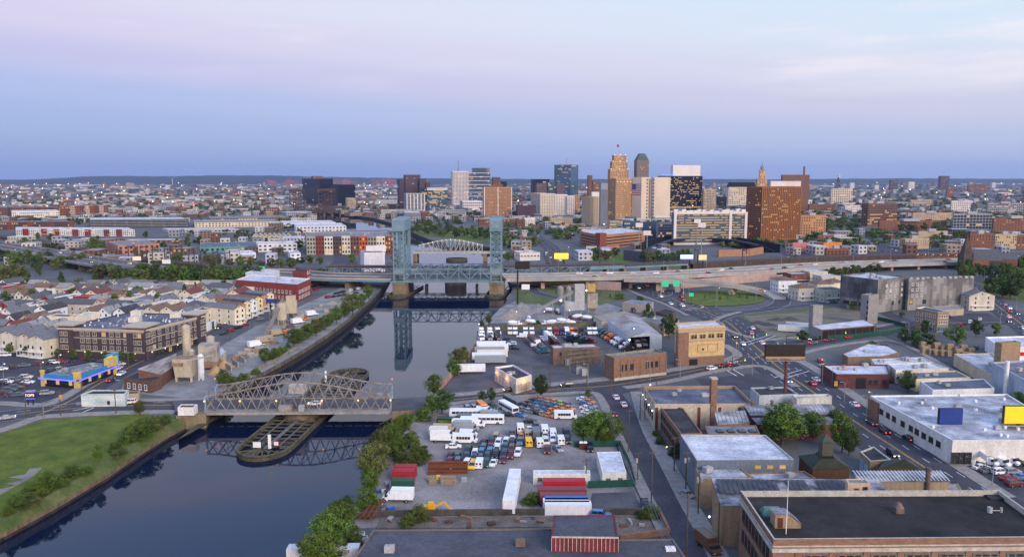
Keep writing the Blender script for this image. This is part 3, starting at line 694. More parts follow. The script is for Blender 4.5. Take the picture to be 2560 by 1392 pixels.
def house_mesh(w,d,h,rh,style):
 """unit meshes in local space: x = width, y = depth, front at y=-d/2; ridge along y"""
 wl,rf,wn,tr=MB(),MB(),MB(),MB();x,y=w/2,d/2
 if style=='gable':
  wl.add(((-x,-y,0),(x,-y,0),(x,-y,h),(0,-y,h+rh),(-x,-y,h)),((0,1,2,3,4),));wl.add(((-x,y,0),(x,y,0),(x,y,h),(0,y,h+rh),(-x,y,h)),((4,3,2,1,0),))
  wl.quad((x,-y,0),(x,y,0),(x,y,h),(x,-y,h));wl.quad((-x,y,0),(-x,-y,0),(-x,-y,h),(-x,y,h))
  e,o,s=.35,.4,rh/x
  for sg in(-1,1):
   p=[(sg*(x+e),-y-o,h-e*s),(sg*(x+e),y+o,h-e*s),(0,y+o,h+rh),(0,-y-o,h+rh)]
   q=[(a,b_,c+.22)for a,b_,c in p]
   if sg>0:rf.loft(p,q)
   else:rf.loft(p[::-1],q[::-1])
 elif style=='hip':
  wl.prism(((-x,-y),(x,-y),(x,y),(-x,y)),0,h,cap=False)
  e=.45;k=max(0,y-x)
  A=[(-x-e,-y-e,h),(x+e,-y-e,h),(x+e,y+e,h),(-x-e,y+e,h)];T=[(0,-k,h+rh),(0,k,h+rh)]
  rf.add(A+T,((0,1,4),(1,2,5,4),(2,3,5),(3,0,4,5),(3,2,1,0)))
 else:
  wl.prism(((-x,-y),(x,-y),(x,y),(-x,y)),0,h+.5,cap=False);parapet(wl,((-x,-y),(x,-y),(x,y),(-x,y)),h,.5,.25)
  rf.add(((-x,-y,h),(x,-y,h),(x,y,h),(-x,y,h)),((0,1,2,3),))
 fl=max(1,int(h//2.9))
 for f in range(fl):
  z=1.0+f*2.9
  for cx in(-w*.25,w*.25):wn.quad((cx-.5,-y-.06,z),(cx+.5,-y-.06,z),(cx+.5,-y-.06,z+1.4),(cx-.5,-y-.06,z+1.4));tr.box(cx-.62,-y-.05,z-.12,cx+.62,-y+.02,z+1.52)
  for k in range(3):
   cy=-y+d*(k+.6)/3.2
   for sg in(-1,1):
    a=(sg*(x+.06),cy-.42,z);c=(sg*(x+.06),cy+.42,z)
    if sg>0:wn.quad(a,c,(c[0],c[1],z+1.3),(a[0],a[1],z+1.3))
    else:wn.quad(c,a,(a[0],a[1],z+1.3),(c[0],c[1],z+1.3))
 if style=='gable':wn.quad((-.4,-y-.06,h+.4),(.4,-y-.06,h+.4),(.4,-y-.06,h+min(1.5,rh*.55)),(-.4,-y-.06,h+min(1.5,rh*.55)))
 ch=MB()
 if style!='flat':ch.box(x*.25,y*.2,h,x*.25+.5,y*.2+.5,h+rh+.5)
 po=MB();po.box(-x*.8,-y-1.4,0,x*.8,-y-.02,.5);po.box(-x*.85,-y-1.5,2.6,x*.85,-y-.02,2.8);[po.bar((s*x*.75,-y-1.35,.5),(s*x*.75,-y-1.35,2.6),.14)for s in(-1,1)]
 return(wl.mesh('wall',[WHITE]),rf.mesh('roof',[WHITE]),wn.mesh('windows',[GLASS]),tr.mesh('window_trim',[FRAMEW]),ch.mesh('chimney',[wallm('6e5a50')])if ch.v else None,po.mesh('porch',[WHITE]))
SHING={k:mat('shingles '+k,c,.92,.22,.6,det=6)for k,c in(('grey',(.15,.15,.16)),('dark',(.05,.05,.055)),('brown',(.17,.105,.075)),('light',(.25,.25,.25)),('red',(.16,.05,.045)),('white',(.42,.42,.45)),('slate',(.085,.09,.10)))}
def house(p,ang,dims,style,wcol,roof,where,desc=None,small=False,cat='house'):
 if not isinstance(p,Vector):p=V(p[0],p[1])
 w,d,h,rh=dims
 ms=pm(('house',dims,style),lambda:house_mesh(w,d,h,rh,style))
 t=thing('house' if style!='flat' else 'flat_roofed_house',p);t.rotation_euler=(0,0,R(ang))
 for nme,me,m in zip(('wall','roof','windows','window_trim','chimney','porch'),ms,(wallm(wcol),SHING[roof],None,None,None,None)):
  if me is None or(small and nme in('window_trim','porch','chimney')):continue
  o=bpy.data.objects.new(nme,me);COL.objects.link(o);o.parent=rfo if nme=='chimney' else t
  if nme=='roof':rfo=o
  if m:o.material_slots[0].link='OBJECT';o.material_slots[0].material=m
  if nme in('windows','window_trim'):o['kind']='stuff'
 return pend(t,desc or f'{HC.get(wcol, "pale")} {dict(gable="gabled", hip="hip roofed", flat="flat roofed")[style]} house with {roof} roof',where,cat)
HC={'d8cdb4':'cream','d6d8da':'white','b9b2a4':'beige','a8b0a2':'pale green','9aa6b4':'blue grey','b08a6a':'tan','8a2f30':'red','6a4436':'brick brown','c9c2b2':'ivory','dccf9a':'pale yellow'}
HCOLS=list(HC)
SOD=lamp_m('sodium lamp',(1,.36,.08),3.2);WLED=lamp_m('white lamp',(.95,.96,1),4);WARM=lamp_m('warm lamp',(1,.66,.3),2.4)
REDL=lamp_m('red beacon',(1,.04,.04),4);GRNL=lamp_m('green signal',(.08,1,.4),3)
def lamp_post(p,h=9,arm=2.2,ang=0.0,lit=None,where='',desc='street lamp',z=0.0,m=None):
 if not isinstance(p,Vector):p=V(p[0],p[1],z)
 t=thing('street_lamp',p);t.rotation_euler=(0,0,R(ang))
 def kid(n,me):o=bpy.data.objects.new(n,me);COL.objects.link(o);o.parent=t;return o
 def pole():
  b=MB();b.cyl((0,0),.14,0,h,7,.08)
  if arm:b.tube((0,0,h-.3),(arm*.6,0,h+.25),.06,n=5);b.tube((arm*.6,0,h+.25),(arm,0,h+.3),.05,n=5)
  return b.mesh('pole',[STEEL])
 def head():
  b=MB();b.box(arm-.45,-.16,h+.2,arm+.45,.16,h+.42);return b.mesh('lamp_head',[STEEL])
 def bulb():
  b=MB();b.ball((arm,0,h+.12),.3);return b.mesh('bulb',[lit])
 kid('pole',pm(('lp',h,arm),pole));kid('lamp_head',pm(('lh',h,arm),head))
 if lit:kid('bulb',pm(('lb',h,arm,lit.name),bulb))
 return pend(t,desc,where,'street lamp')
WOOD=mat('weathered pole timber',(.10,.070,.05),.95,.3,1.5)
def utility_pole(p,h=11,ang=0.0,trans=0,where='',arms=1,lit=None):
 if not isinstance(p,Vector):p=V(p[0],p[1])
 t=thing('utility_pole',p);t.rotation_euler=(0,0,R(ang))
 def kid(n,b,m):o=bpy.data.objects.new(n,b.mesh(n,[m]));COL.objects.link(o);o.parent=t
 b=MB();b.cyl((0,0),.19,0,h,7,.13);kid('pole',b,WOOD)
 for i in range(arms):b=MB();b.box(-1.2,-.06,h-.6-i,1.2,.06,h-.45-i);kid('crossarm',b,WOOD)
 for i in range(trans):b=MB();x=(-.55,.55,0)[i];b.cyl((x,-.3 if i<2 else .4),.3,h-2.9,h-1.8,10);kid('transformer',b,ACM)
 if lit:
  b=MB();b.tube((0,0,h*.72),(-2.4,0,h*.74),.05,n=5);kid('lamp_arm',b,STEEL);b=MB();b.ball((-2.5,0,h*.73),.3);kid('bulb',b,lit)
 return pend(t,'wooden utility pole'+(' with transformers' if trans else ''),where,'utility pole')
def text(parent,s,p,ang,size,m,name='lettering',tilt=90):
 c=bpy.data.curves.new(name,'FONT');c.body=s;c.size=size;c.align_x='CENTER';c.align_y='CENTER';c.materials.append(m)
 tmp=bpy.data.objects.new(name,c);me=bpy.data.meshes.new_from_object(tmp);bpy.data.objects.remove(tmp);bpy.data.curves.remove(c)
 o=bpy.data.objects.new(name,me);COL.objects.link(o);o.parent=parent;o['kind']='stuff'
 q=Vector(p)-Vector(parent.location);o.location=q;o.rotation_euler=(R(tilt),0,R(ang));return o
def fence(name,label,pts,h=2,m=None,post=3.0,cat='fence',solid=True,z=0.0):
 q=wpts(pts,z)if not isinstance(pts[0],Vector)else pts
 t=thing(name,q[0],label,cat);b=MB()
 for a,c in zip(q,q[1:]):b.quad((a.x,a.y,a.z),(c.x,c.y,c.z),(c.x,c.y,c.z+h),(a.x,a.y,a.z+h));
 if solid:
  b=MB()
  for a,c in zip(q,q[1:]):b.bar(a+Vector((0,0,h/2)),c+Vector((0,0,h/2)),.08,h)
  b.build('screen',m,t)
 else:
  b=MB()
  for a,c in zip(q,q[1:]):
   for zz in(h,h*.5,.15):b.bar(a+Vector((0,0,zz)),c+Vector((0,0,zz)),.06)
  b.build('rail',m,t)
 for i,p in enumerate(resample(q,post)):
  b=MB();b.cyl((p.x,p.y),.07,p.z,p.z+h+.1,5);b.build('post',m,t)
 return t
# BRIDGES AND ELEVATED ROADS
RUSTB=mat('rusting pale blue paint',(.15,.095,.065),.85,.3,.45,col2=(.31,.305,.29),det=6)
BLUEP=mat('pale blue bridge paint',(.22,.33,.44),.7,.15,.4)
TEAL=mat('faded blue green bridge paint',(.115,.19,.235),.75,.16,.12,col2=(.165,.26,.31))
GREYB=mat('pale grey bridge paint',(.36,.36,.35),.7,.15,.3)
RUSTD=mat('dark rusted steel',(.055,.038,.035),.9,.3,.1,col2=(.10,.068,.058))
TIMB=mat('mossy timber',(.055,.048,.035),.95,.3,.5,col2=(.12,.11,.065))
PIERM=mat('stained stone pier',(.14,.105,.062),.95,.3,.25,col2=(.25,.20,.13),stretch=(1,1,.25))
up=lambda z:Vector((0,0,z))
def truss(parent,name,A,B,hs,m,w=.4,diag='x',bottom=True,wd=None):
 """one truss plane between the ends of its bottom chord; hs = chord heights at each panel point"""
 b=MB();n=len(hs)-1;wd=wd or w*.6
 lo=[A.lerp(B,i/n)for i in range(n+1)];hi=[p+up(h)for p,h in zip(lo,hs)]
 for i in range(n):
  if bottom:b.bar(lo[i],lo[i+1],w,w*1.3)
  b.bar(hi[i],hi[i+1],w,w)
  if diag=='x':b.bar(lo[i],hi[i+1],wd);b.bar(hi[i],lo[i+1],wd)
  elif diag=='w':b.bar(*((lo[i],hi[i+1])if i%2==0 else(hi[i],lo[i+1])),w*.9)
  elif diag=='p':b.bar(*((hi[i],lo[i+1])if i<n/2 else(lo[i],hi[i+1])),wd)
 for i in range(n+1):
  if diag in 'wp' or i in(0,n):b.bar(lo[i],hi[i],w*.8)
 return b.build(name,m,parent)
A,B=V(514,1026,1.0),V(977,1023,1.0);C,D=V(540,998,1.0),V(981,996,1.0)
br=thing('swing_bridge',(A+B)/2,'rusty pale blue swing truss bridge crossing the near river','bridge')
n=18;hs=[5.4+4.3*math.sin(math.pi*min(1,max(0,(i/n-.02)/.96)))**1.7 for i in range(n+1)]
for P,Q in((A,B),(C,D)):
 truss(br,'truss',P,Q,hs,RUSTB,.42,'x',wd=.24)
 for s,q in((1,P),(-1,Q)):
  m=MB();m.bar(q,q+up(4.6),.5);m.bar(q+up(4.5),q+Vector((s*.9,0,5.5)),.5);m.build('portal_post',BLUEP,br)
m=MB()
for i in range(0,n+1):
 f=i/n;p,q=A.lerp(B,f)+up(hs[i]),C.lerp(D,f)+up(hs[i])
 if 0<i<n or True:m.bar(p,q,.22)
 if i<n:
  p2,q2=A.lerp(B,(i+1)/n)+up(hs[i+1]),C.lerp(D,(i+1)/n)+up(hs[i+1])
  if i%2:m.bar(p,q2,.14);m.bar(q,p2,.14)
m.build('top_bracing',RUSTB,br)
off=(C-A).normalized()*1.0
m=MB();m.add([A+off*.6,B+off*.6,D-off*.6,C-off*.6],((0,1,2,3),));m.build('roadway',ASPH2,br)
m=MB()
for P,Q,s in((A,B,-1),(C,D,1)):
 k=off*s*2.0;m.add([P+off*s*.5,Q+off*s*.5,Q+k,P+k],((0,1,2,3)if s>0 else(3,2,1,0),))
 m.bar(P+k-up(.5),Q+k-up(.5),.35,.9)
m.build('footway',CONC,br)
m=MB()
for P,Q,s in((A,B,-1),(C,D,1)):
 k=off*s*2.0
 for z in(.5,1.05):m.bar(P+k+up(z),Q+k+up(z),.07)
 for i in range(14):p=P.lerp(Q,i/13)+k;m.bar(p,p+up(1.15),.13)
m.build('railing',STEEL,br)
m=MB()
for i in range(19):m.bar(A.lerp(B,i/18)-off*2-up(.6),C.lerp(D,i/18)+off*2-up(.6),.5,.9)
m.build('floor_beam',RUSTB,br,kind='stuff')
mid=A.lerp(B,.475)
for x in(-7,7):m=MB();m.bar(mid+Vector((x,1,-.9)),mid+Vector((x,13,-.9)),.8,1.2);m.build('pivot_girder',RUSTB,br)
m=MB();c=A.lerp(D,.5);m.obox((c.x-1,c.y),5.2,5,5.6,8.6,0);m.build('operator_house',mat('peeling white boards',(.45,.42,.40),.9,.3,.5),br)
m=MB();c=A.lerp(B,.47);m.obox((c.x-2,c.y-1.4),4.6,1.8,1.05,3.2,0);m.build('motor_hut',RUSTB,br)
m=MB();m.obox((c.x+3.4,c.y-1.4),1.8,1.6,1.05,3.2,0);m.build('control_booth',ACM,br)
m=MB();m.bar((c.x-11,c.y-1.2,1.2),(c.x-3.5,c.y-1.2,6.2),.8,.15);m.bar((c.x-3.5,c.y-1.2,6.2),(c.x+2.5,c.y-1.2,6.4),.9,.15);m.build('stair',STEEL,br)
for f in(0.0,.19,.385,.63,.825,1.0):
 p=A.lerp(B,f)+up(3.6)-off*.4;m=MB();m.bar(p-up(2.4),p,.1);m.bar(p,p-off*.6,.1);m.build('lamp_bracket',STEEL,br)
 m=MB();m.ball(p-off*.7,.38);m.build('bulb',SOD,br)
for q in(C+up(7.6),D+up(7.2)):
 m=MB();m.ball(q,.3);m.build('beacon',REDL,br)
pv=(A+D)/2
m=MB();m.cyl((pv.x,pv.y),6.5,WZ-1,-.4,24);m.cyl((pv.x,pv.y),7.2,-.45,-.1,24);one('pivot_pier','round stone pivot pier under the middle of the swing bridge','pier',m,PIERM)
fz=-2.3
def fender(label,axis0,axis1,wid,n,tip=True):
 p0,p1=axis0,axis1;d=(p1-p0);L=d.length;d.normalize();s=Vector((d.y,-d.x,0))*wid/2
 t=thing('timber_fender',Vector((p0.x,p0.y,WZ)),label,'fender');m=MB()
 ring=[p0+s*math.cos(a)-d*(wid*.62)*math.sin(a)for a in[math.pi*i/10 for i in range(11)]]
 line=[p1+s]+ring+[p1-s]if tip else[p1+s,p0+s,p0-s,p1-s]
 for a,b in zip(line,line[1:]):
  a,b=Vector((a.x,a.y,0)),Vector((b.x,b.y,0))
  for z in(fz-.25,fz-.95):m.bar(a+up(z),b+up(z),.7,.5)
  m.bar(a+up(fz-1.9),b+up(fz-1.9),.35,1.4)
 m.build('waling',TIMB,t)
 for i in range(n):
  c=p0.lerp(p1,(i+.2)/n);c.z=fz-.5;m=MB();m.bar(c-s,c+s,.45,.4);m.build('cross_beam',TIMB,t)
 m=MB();a,b=Vector((p0.x,p0.y,fz-.05)),Vector((p1.x,p1.y,fz-.05));q=s*.12
 m.bar(a-d*3+q,b+q,1.3,.14);m.bar(a-s*.45,b-s*.45,.35,.35);m.bar(a+s*.55,b+s*.55,.35,.35);m.build('walkway',mat('silvered planks',(.13,.12,.11),.95,.25,.8),t)
 if tip:
  m=MB()
  for k in range(-3,4):m.bar(Vector((p0.x,p0.y,fz-.4))+s*k*.12,Vector((ring[5+k].x,ring[5+k].y,fz-.4)),.35)
  m.build('brace',TIMB,t)
 return t,d,s
f0=(V(606,1106,fz)+V(724,1118,fz))/2;f1=(V(690,1034,fz)+V(820,1033,fz))/2
wid=(V(606,1106,fz)-V(724,1118,fz)).length*.97
ax=(f1-f0).normalized()
t,d_,s_=fender('long mossy timber fender pointing from the swing bridge toward the viewer',f0,f0+ax*44,wid,12)
fb=f0+ax*92
t,d_,s_=fender('timber fender on the far side of the swing bridge',fb,f0+ax*46,wid,12)
def board(name,label,p,w,h,z0,m,post=.16,cat='sign',frame=None,ang=0.0):
 t=thing(name,p,label,cat);b=MB();b.bar(p,p+up(z0+h),post);b.build('post',WOOD,t)
 b=MB();b.obox((p.x,p.y-.12),w,.1,p.z+z0,p.z+z0+h,ang);b.build('panel',m,t)
 if frame:
  b=MB();b.obox((p.x,p.y-.06),w+.3,.06,p.z+z0-.15,p.z+z0+h+.15,ang);b.build('frame',frame,t)
 return t
SIGNW=mat('white sign face',(.75,.75,.75),.5,.05)
board('notice_board','white rectangular notice board on the near end of the timber fender',V(643,1124,fz),2.4,1.7,.8,SIGNW)
board('channel_marker','tall narrow white channel marker on the near timber fender',V(675,1125,fz),.95,4.4,.6,SIGNW)
board('notice_board','small white notice board with red border on the timber fender',V(691,1120,fz),1.3,1.1,1.0,SIGNW,frame=paint('b02020'))
board('channel_marker','tall white channel marker on the far timber fender behind the trusses',V(815,958,fz),.8,4.6,.6,SIGNW)
b_=MB();b_.quad(V(446,1098,fz),V(475,1082,fz),V(560,1036,fz),V(520,1036,fz));b_.quad(V(446,1100,WZ-1),V(480,1083,WZ-1),V(478,1082,fz),V(446,1098,fz));b_.quad(V(478,1084,WZ-1),V(566,1038,WZ-1),V(560,1036,fz),V(475,1082,fz))
one('timber_dolphin','timber landing stage at the left abutment of the swing bridge','fender',b_,TIMB)
b_=MB()
for i in range(5):b_.bar(V(950+i*8,1060-i*4,fz-.3),V(985+i*6,1044-i*2,fz),.4);b_.bar(V(950+i*8,1060-i*4,WZ-1),V(950+i*8,1060-i*4,fz+.6),.4)
one('timber_dolphin','broken timber dolphin at the right abutment of the swing bridge','fender',b_,TIMB)
for lab,p in(('stone abutment at the left end of the swing bridge',[(440,1040),(514,1034),(540,998),(470,1000)]),('stone abutment at the right end of the swing bridge',[(978,1030),(1060,1022),(1066,994),(983,994)])):
 q=wpts(p,.9);m=MB();m.prism([(a.x,a.y)for a in q],WZ-1,.9);one('abutment',lab,'abutment',m,PIERM)
for p in([(505,1027),(440,1029),(430,1001),(530,998)],[(979,1027),(1075,1022),(1078,994),(982,996)]):
 q=wpts(p,.95);m=MB();m.add(q,((0,1,2,3),))
 if m.f and(q[1]-q[0]).cross(q[2]-q[1]).z<0:m.f[0]=m.f[0][::-1]
 tag(m.build('road',ASPH2),kind='structure')
t,P,c=flat('bridge_tender_hut','small white tender hut with flat dark roof by the swing bridge','hut',[(444,1018),(484,1018),(494,1010),(452,1010)],2.6,wallm('d8d8d4'),ROOFS['brown'],z0=1.0,par=.2)
YF=V(1000,739,WZ).y;DEP=36.0
def bx(px):return at(px,690,YF).x
zt,zc,zl,zb=zat(1000,546,YF),zat(1000,577,YF),zat(1000,671,YF),zat(1000,709,YF)
zdk=zat(1000,701,YF);zch=zat(1000,672,YF)
lb=thing('lift_bridge',(bx(1120),YF,WZ),'tall pale blue green lift bridge with two lattice towers','bridge')
for xa,xb in((bx(985),bx(1010)),(bx(1227),bx(1253))):
 tw=thing('lift_tower',(0,0,0));tw.parent=lb;tw.location=(xa-lb.location.x,YF-lb.location.y,-lb.location.z)
 org=Vector((xa,YF,0));m=MB();nlev=7
 for x in(xa,xb):
  for y in(YF,YF+9,YF+DEP-9,YF+DEP):m.bar((x,y,zb),(x,y,zc+.5),1.0)
 for i in range(nlev+1):
  z=zl+(zc-zl)*i/nlev
  for y in(YF,YF+DEP):m.bar((xa,y,z),(xb,y,z),.45)
  for x in(xa,xb):m.bar((x,YF,z),(x,YF+9,z),.45);m.bar((x,YF+DEP-9,z),(x,YF+DEP,z),.45);
  if i%2==0:
   for x in(xa,xb):m.bar((x,YF+9,z),(x,YF+DEP-9,z),.5)
  if i<nlev:
   z2=zl+(zc-zl)*(i+1)/nlev
   for y in(YF,YF+DEP):m.bar((xa,y,z),(xb,y,z2),.5);m.bar((xb,y,z),(xa,y,z2),.5)
   for x in(xa,xb):
    m.bar((x,YF,z),(x,YF+9,z2),.5);m.bar((x,YF+9,z),(x,YF,z2),.5);m.bar((x,YF+DEP-9,z),(x,YF+DEP,z2),.5)
 o=m.build('lattice',TEAL);o.data.transform(Matrix.Translation((-xa,-YF,0)));o.parent=tw
 m=MB();m.box(xa-.8,YF-.8,zc,xb+.8,YF+DEP+.8,zt-1.5);m.loft([(xa-.8,YF-.8,zt-1.5),(xb+.8,YF-.8,zt-1.5),(xb+.8,YF+DEP+.8,zt-1.5),(xa-.8,YF+DEP+.8,zt-1.5)],[(xa+.2,YF+.2,zt),(xb-.2,YF+.2,zt),(xb-.2,YF+DEP-.2,zt),(xa+.2,YF+DEP-.2,zt)])
 m.box(xa-1.1,YF-1.1,zc-.3,xb+1.1,YF+DEP+1.1,zc+.25)
 o=m.build('machinery_house',TEAL);o.data.transform(Matrix.Translation((-xa,-YF,0)));o.parent=tw
 z1,z0=zat(1000,672,YF),zat(1000,686,YF)
 for y0,y1 in((YF-.7,YF+.6),(YF+DEP-.6,YF+DEP+.7)):m=MB();m.box(xa-.6,y0,z0,xb+.6,y1,z1);o=m.build('counterweight',TEAL);o.data.transform(Matrix.Translation((-xa,-YF,0)));o.parent=tw
 m=MB()
 for k in(.28,.62):x=xa+(xb-xa)*k;m.box(x-.4,YF-.95,zt-6.6,x+.4,YF-.85,zt-5.6)
 for k in range(6):x=xa+(xb-xa)*(k+.5)/6;m.box(x-.25,YF-.85,z0+1,x+.25,YF-.72,z0+2.6)
 o=m.build('hatch',CONC,kind='stuff');o.data.transform(Matrix.Translation((-xa,-YF,0)));o.parent=tw
 m=MB()
 for y0,y1 in((YF-1.5,YF+10),(YF+DEP-9,YF+DEP+2)):m.box(xa-1.0,y0,WZ-1,xb+2.2,y1,zb+.3);m.box(xa-1.5,y0-.5,zb-.8,xb+2.7,y1+.5,zb+.4)
 m.box(xa+.5,YF+10,WZ-1,xb+.8,YF+DEP-9,zb-3)
 one('bridge_pier',('left' if xa<bx(1100)else 'right')+' brown stone pier below the lift bridge tower','pier',m,PIERM)
 p0=Vector((xa+3,YF-7,fz));fender('curved timber fender round the '+('left' if xa<bx(1100)else 'right')+' lift bridge pier',p0,p0+Vector((6,52,0)),14,4)
xa,xb=bx(1011),bx(1228)
for y in(YF+1,YF+DEP-1):
 P,Q=Vector((xa,y,zdk)),Vector((xb,y,zdk));H=zch-zdk
 truss(lb,'span_truss',P,Q,[H*.98]*9,TEAL,.65,'w',wd=.4)
m=MB()
for i in range(9):
 x=xa+(xb-xa)*i/8;m.bar((x,YF+1,zch),(x,YF+DEP-1,zch),.5)
 if i<8:x2=xa+(xb-xa)*(i+1)/8;m.bar((x,YF+1,zch),(x2,YF+DEP-1,zch),.3);m.bar((x2,YF+1,zch),(x,YF+DEP-1,zch),.3)
m.build('top_bracing',TEAL,lb)
m=MB();m.box(xa,YF+2,zdk-1.2,xb,YF+DEP-2,zdk+.3);m.build('deck',ASPH2,lb)
m=MB()
for y in(YF+.2,YF+DEP-.2):m.box(xa-9,y-.25,zdk-1.6,xb+9,y+.25,zdk-.3)
for z in(.9,1.5):m.bar((xa-9,YF-.4,zdk+z),(xb+9,YF-.4,zdk+z),.14)
m.build('fascia_girder',TEAL,lb)
HWC=mat('highway concrete',(.36,.33,.30),.9,.18,.1);PINK=mat('pink precast retaining wall',(.40,.28,.25),.9,.14,.2)
def viaduct(name,label,pts,w,m=ASPH2,bar_m=HWC,par=1.0,thick=1.6,gird=TEAL,piers_every=0,pm_=PIERM,wallm_=None,lanes=(),cat='road bridge',pz=0.0,median=False):
 q=smooth(pts,6);t=thing(name,Vector((q[0].x,q[0].y,0)),label,cat)
 b=MB();ribbon(b,q,w,0);b.build('roadway',m,t)
 for s in(-1,1):
  b=MB();ribbon(b,q,.35,par,par+.1,off=s*(w/2+.18));b.build('parapet',bar_m,t)
 b=MB()
 for s in(-1,1):ribbon(b,q,.3,-.02,thick,off=s*(w/2+.02))
 ribbon(b,q,w-.4,-.35,.9);b.build('girder',gird,t)
 if median:b=MB();ribbon(b,q,.5,.9,.9);b.build('median_barrier',bar_m,t)
 if lanes:
  b=MB()
  for l in lanes:dashes(b,q,.2,4,8,.03,l)
  b.build('lane_marking',WPT,t,kind='stuff')
 if wallm_:
  l,r=offs(q,-w/2-.1),offs(q,w/2+.1);b=MB()
  for i in range(len(q)-1):
   for s in(l,r):b.quad((s[i].x,s[i].y,-.2),(s[i+1].x,s[i+1].y,-.2),s[i+1]-up(.3),s[i]-up(.3))
  b.build('retaining_wall',wallm_,t)
 if piers_every:
  rs=resample(q,piers_every)
  for p,p2 in zip(rs[1:],rs[2:]):
   a=math.atan2(p2.y-p.y,p2.x-p.x);b=MB();b.obox((p.x,p.y),2.6,w*.8,pz-1,p.z-1.6,a);b.build('pier',pm_,t)
 ROADP[label]=q
 return t,q
YM=YF+DEP/2;zr=zdk+.2
hl=[Vector((xa-8.6,YM,zr)),Vector((bx(900),YM+2,zr)),Vector((bx(780),YM+8,zr)),Vector((bx(640),YM+30,zr)),V(430,677,8.5),V(300,662,8),V(150,638,7),V(0,613,6),V(-300,572,6)]
hwL,qL=viaduct('elevated_highway','grey elevated highway approaching the lift bridge past the red brick factory',hl,32,piers_every=32,lanes=(-12,-8,-4,4,8,12),median=True)
hr=[Vector((xb+8.6,YM,zr)),Vector((bx(1330),YM+2,zr)),V(1480,689,8.5),V(1650,686,8),V(1850,676,7),V(2050,664,6),V(2300,655,5),V(2560,650,5),V(2900,648,5)]
hwR,qR=viaduct('elevated_highway','pale concrete elevated highway curving away behind the grass loop',hr,30,m=mat('pale concrete roadway',(.26,.245,.23),.9,.15,.1),gird=HWC,wallm_=None,piers_every=30,pm_=PINK,lanes=(-11,-7,-3.5,3.5,7,11),median=True)
rp=[V(1560,697,8.2),V(1650,699,8.2),V(1740,703,8),V(1820,711,7),V(1880,722,4.5),V(1925,735,2),V(1948,748,.5)]
ramp,qP=viaduct('exit_ramp','curving concrete exit ramp descending beside the round grass island',rp,9,m=mat('pale concrete roadway',(.26,.245,.23),.9),gird=HWC,piers_every=38,pm_=HWC)
m=MB()
for pts in([(1300,712),(1470,722),(1552,728),(1552,702),(1470,700)],):
 q=wpts(pts[:3],0)
 for a,c in zip(q,q[1:]):m.bar(a+up(3),c+up(3.4),.6,6)
one('retaining_wall','long pink retaining wall beside the highway underpass','wall',m,PINK)
m=MB();q=wpts([(1640,728),(1720,720),(1850,708),(1940,700)],0)
for a,c in zip(q,q[1:]):m.bar(a+up(3),c+up(3),.6,6.2)
one('retaining_wall','pink retaining wall behind the green highway signs','wall',m,PINK)
m=MB();q=wpts([(1880,705),(2000,694),(2080,684)],0)
for a,c in zip(q,q[1:]):m.bar(a+up(2),c+up(2),.6,4)
one('retaining_wall','pale stepped retaining wall above the hip roofed houses','wall',m,HWC)
q1=[V(1345,716,.3),V(1470,714,.3),V(1552,718,.3)];q2=[Vector((p.x,YM-15.5,zr-1))for p in q1]
m=MB()
for i in range(2):m.quad(q1[i],q1[i+1],q2[i+1],q2[i])
tag(m.build('embankment',STONE),kind='structure')
yr=YF+DEP+26;RAILB=mat('brown ballast and sleepers',(.075,.05,.042),.95,.25,.3)
def railspan(label,pa,pb,ya,yb,zt_,depth,m,nn,diag='w',trussed=True):
 A_,B_=Vector((at(pa,680,ya).x,ya,zt_-depth)),Vector((at(pb,680,yb).x,yb,zt_-depth));t=thing('railway_viaduct',Vector(((A_.x+B_.x)/2,ya,0)),label,'railway bridge')
 d=(B_-A_).normalized();s=Vector((-d.y,d.x,0))*9
 for o in(Vector(),s):
  if trussed:truss(t,'truss',A_+o,B_+o,[depth-.8]*(nn+1),m,.6,diag)
  else:b=MB();b.bar(A_+o+up(depth/2),B_+o+up(depth/2),.5,depth);b.build('girder',m,t)
 b=MB();b.bar(A_+s/2+up(depth),B_+s/2+up(depth),10.5,.8);b.build('trackbed',RAILB,t)
 for i in range(0,nn+1,3):
  p=A_.lerp(B_,i/nn)+s/2;b=MB();b.obox((p.x,p.y),2,9,-3,zt_-depth-.3,math.atan2(d.y,d.x));b.build('pier',PIERM,t)
 return t
railspan('blue green railway truss viaduct behind the highway left of the lift bridge',815,1000,yr,yr,10,5.5,TEAL,9)
rs_=railspan('dark railway swing span between the lift bridge towers',1001,1255,yr+1,yr+1,9.5,4.5,TEAL,12,'p')
railspan('blue green railway truss viaduct behind the highway right of the lift bridge',1256,1475,yr,yr+10,10,6.5,TEAL,9)
railspan('plate girder railway bridge over the riverside avenue',1476,1562,yr+10,yr+18,10,3.4,TEAL,6,trussed=False)
railspan('long low railway viaduct below the ballpark',1563,1720,yr+18,yr+40,9,2.2,TEAL,9,trussed=False)
m=MB();m.prism([(at(x,y,yr+e).x,yr+e)for x,y,e in((1118,690,-6),(1160,690,-6),(1166,690,16),(1112,690,16))],WZ-1,4.8);one('pivot_pier','dark pivot pier of the railway swing span','pier',m,PIERM)
for lab,pts in(('railway embankment with overhead masts beside the left highway',[V(-60,585,0),V(160,622,0),V(330,652,0),V(480,668,0),V(640,680,0),V(815,684,0)]),('railway embankment behind the right highway',[V(1720,670,0),V(1900,658,0),V(2150,648,0),V(2400,644,0),V(2700,642,0)])):
 q=smooth(pts,4);m=MB();ribbon(m,q,13,4.0,4.0);o=one('railway_embankment',lab,'railway',m,RAILB)
yb_=V(1140,652,WZ).y
A2,B2=at(1048,632,yb_),at(1205,630,yb_);A2.z=B2.z=max(A2.z,B2.z)
sb=thing('swing_bridge',(A2+B2)/2,'pale grey swing truss bridge with white lamps beyond the lift bridge','bridge')
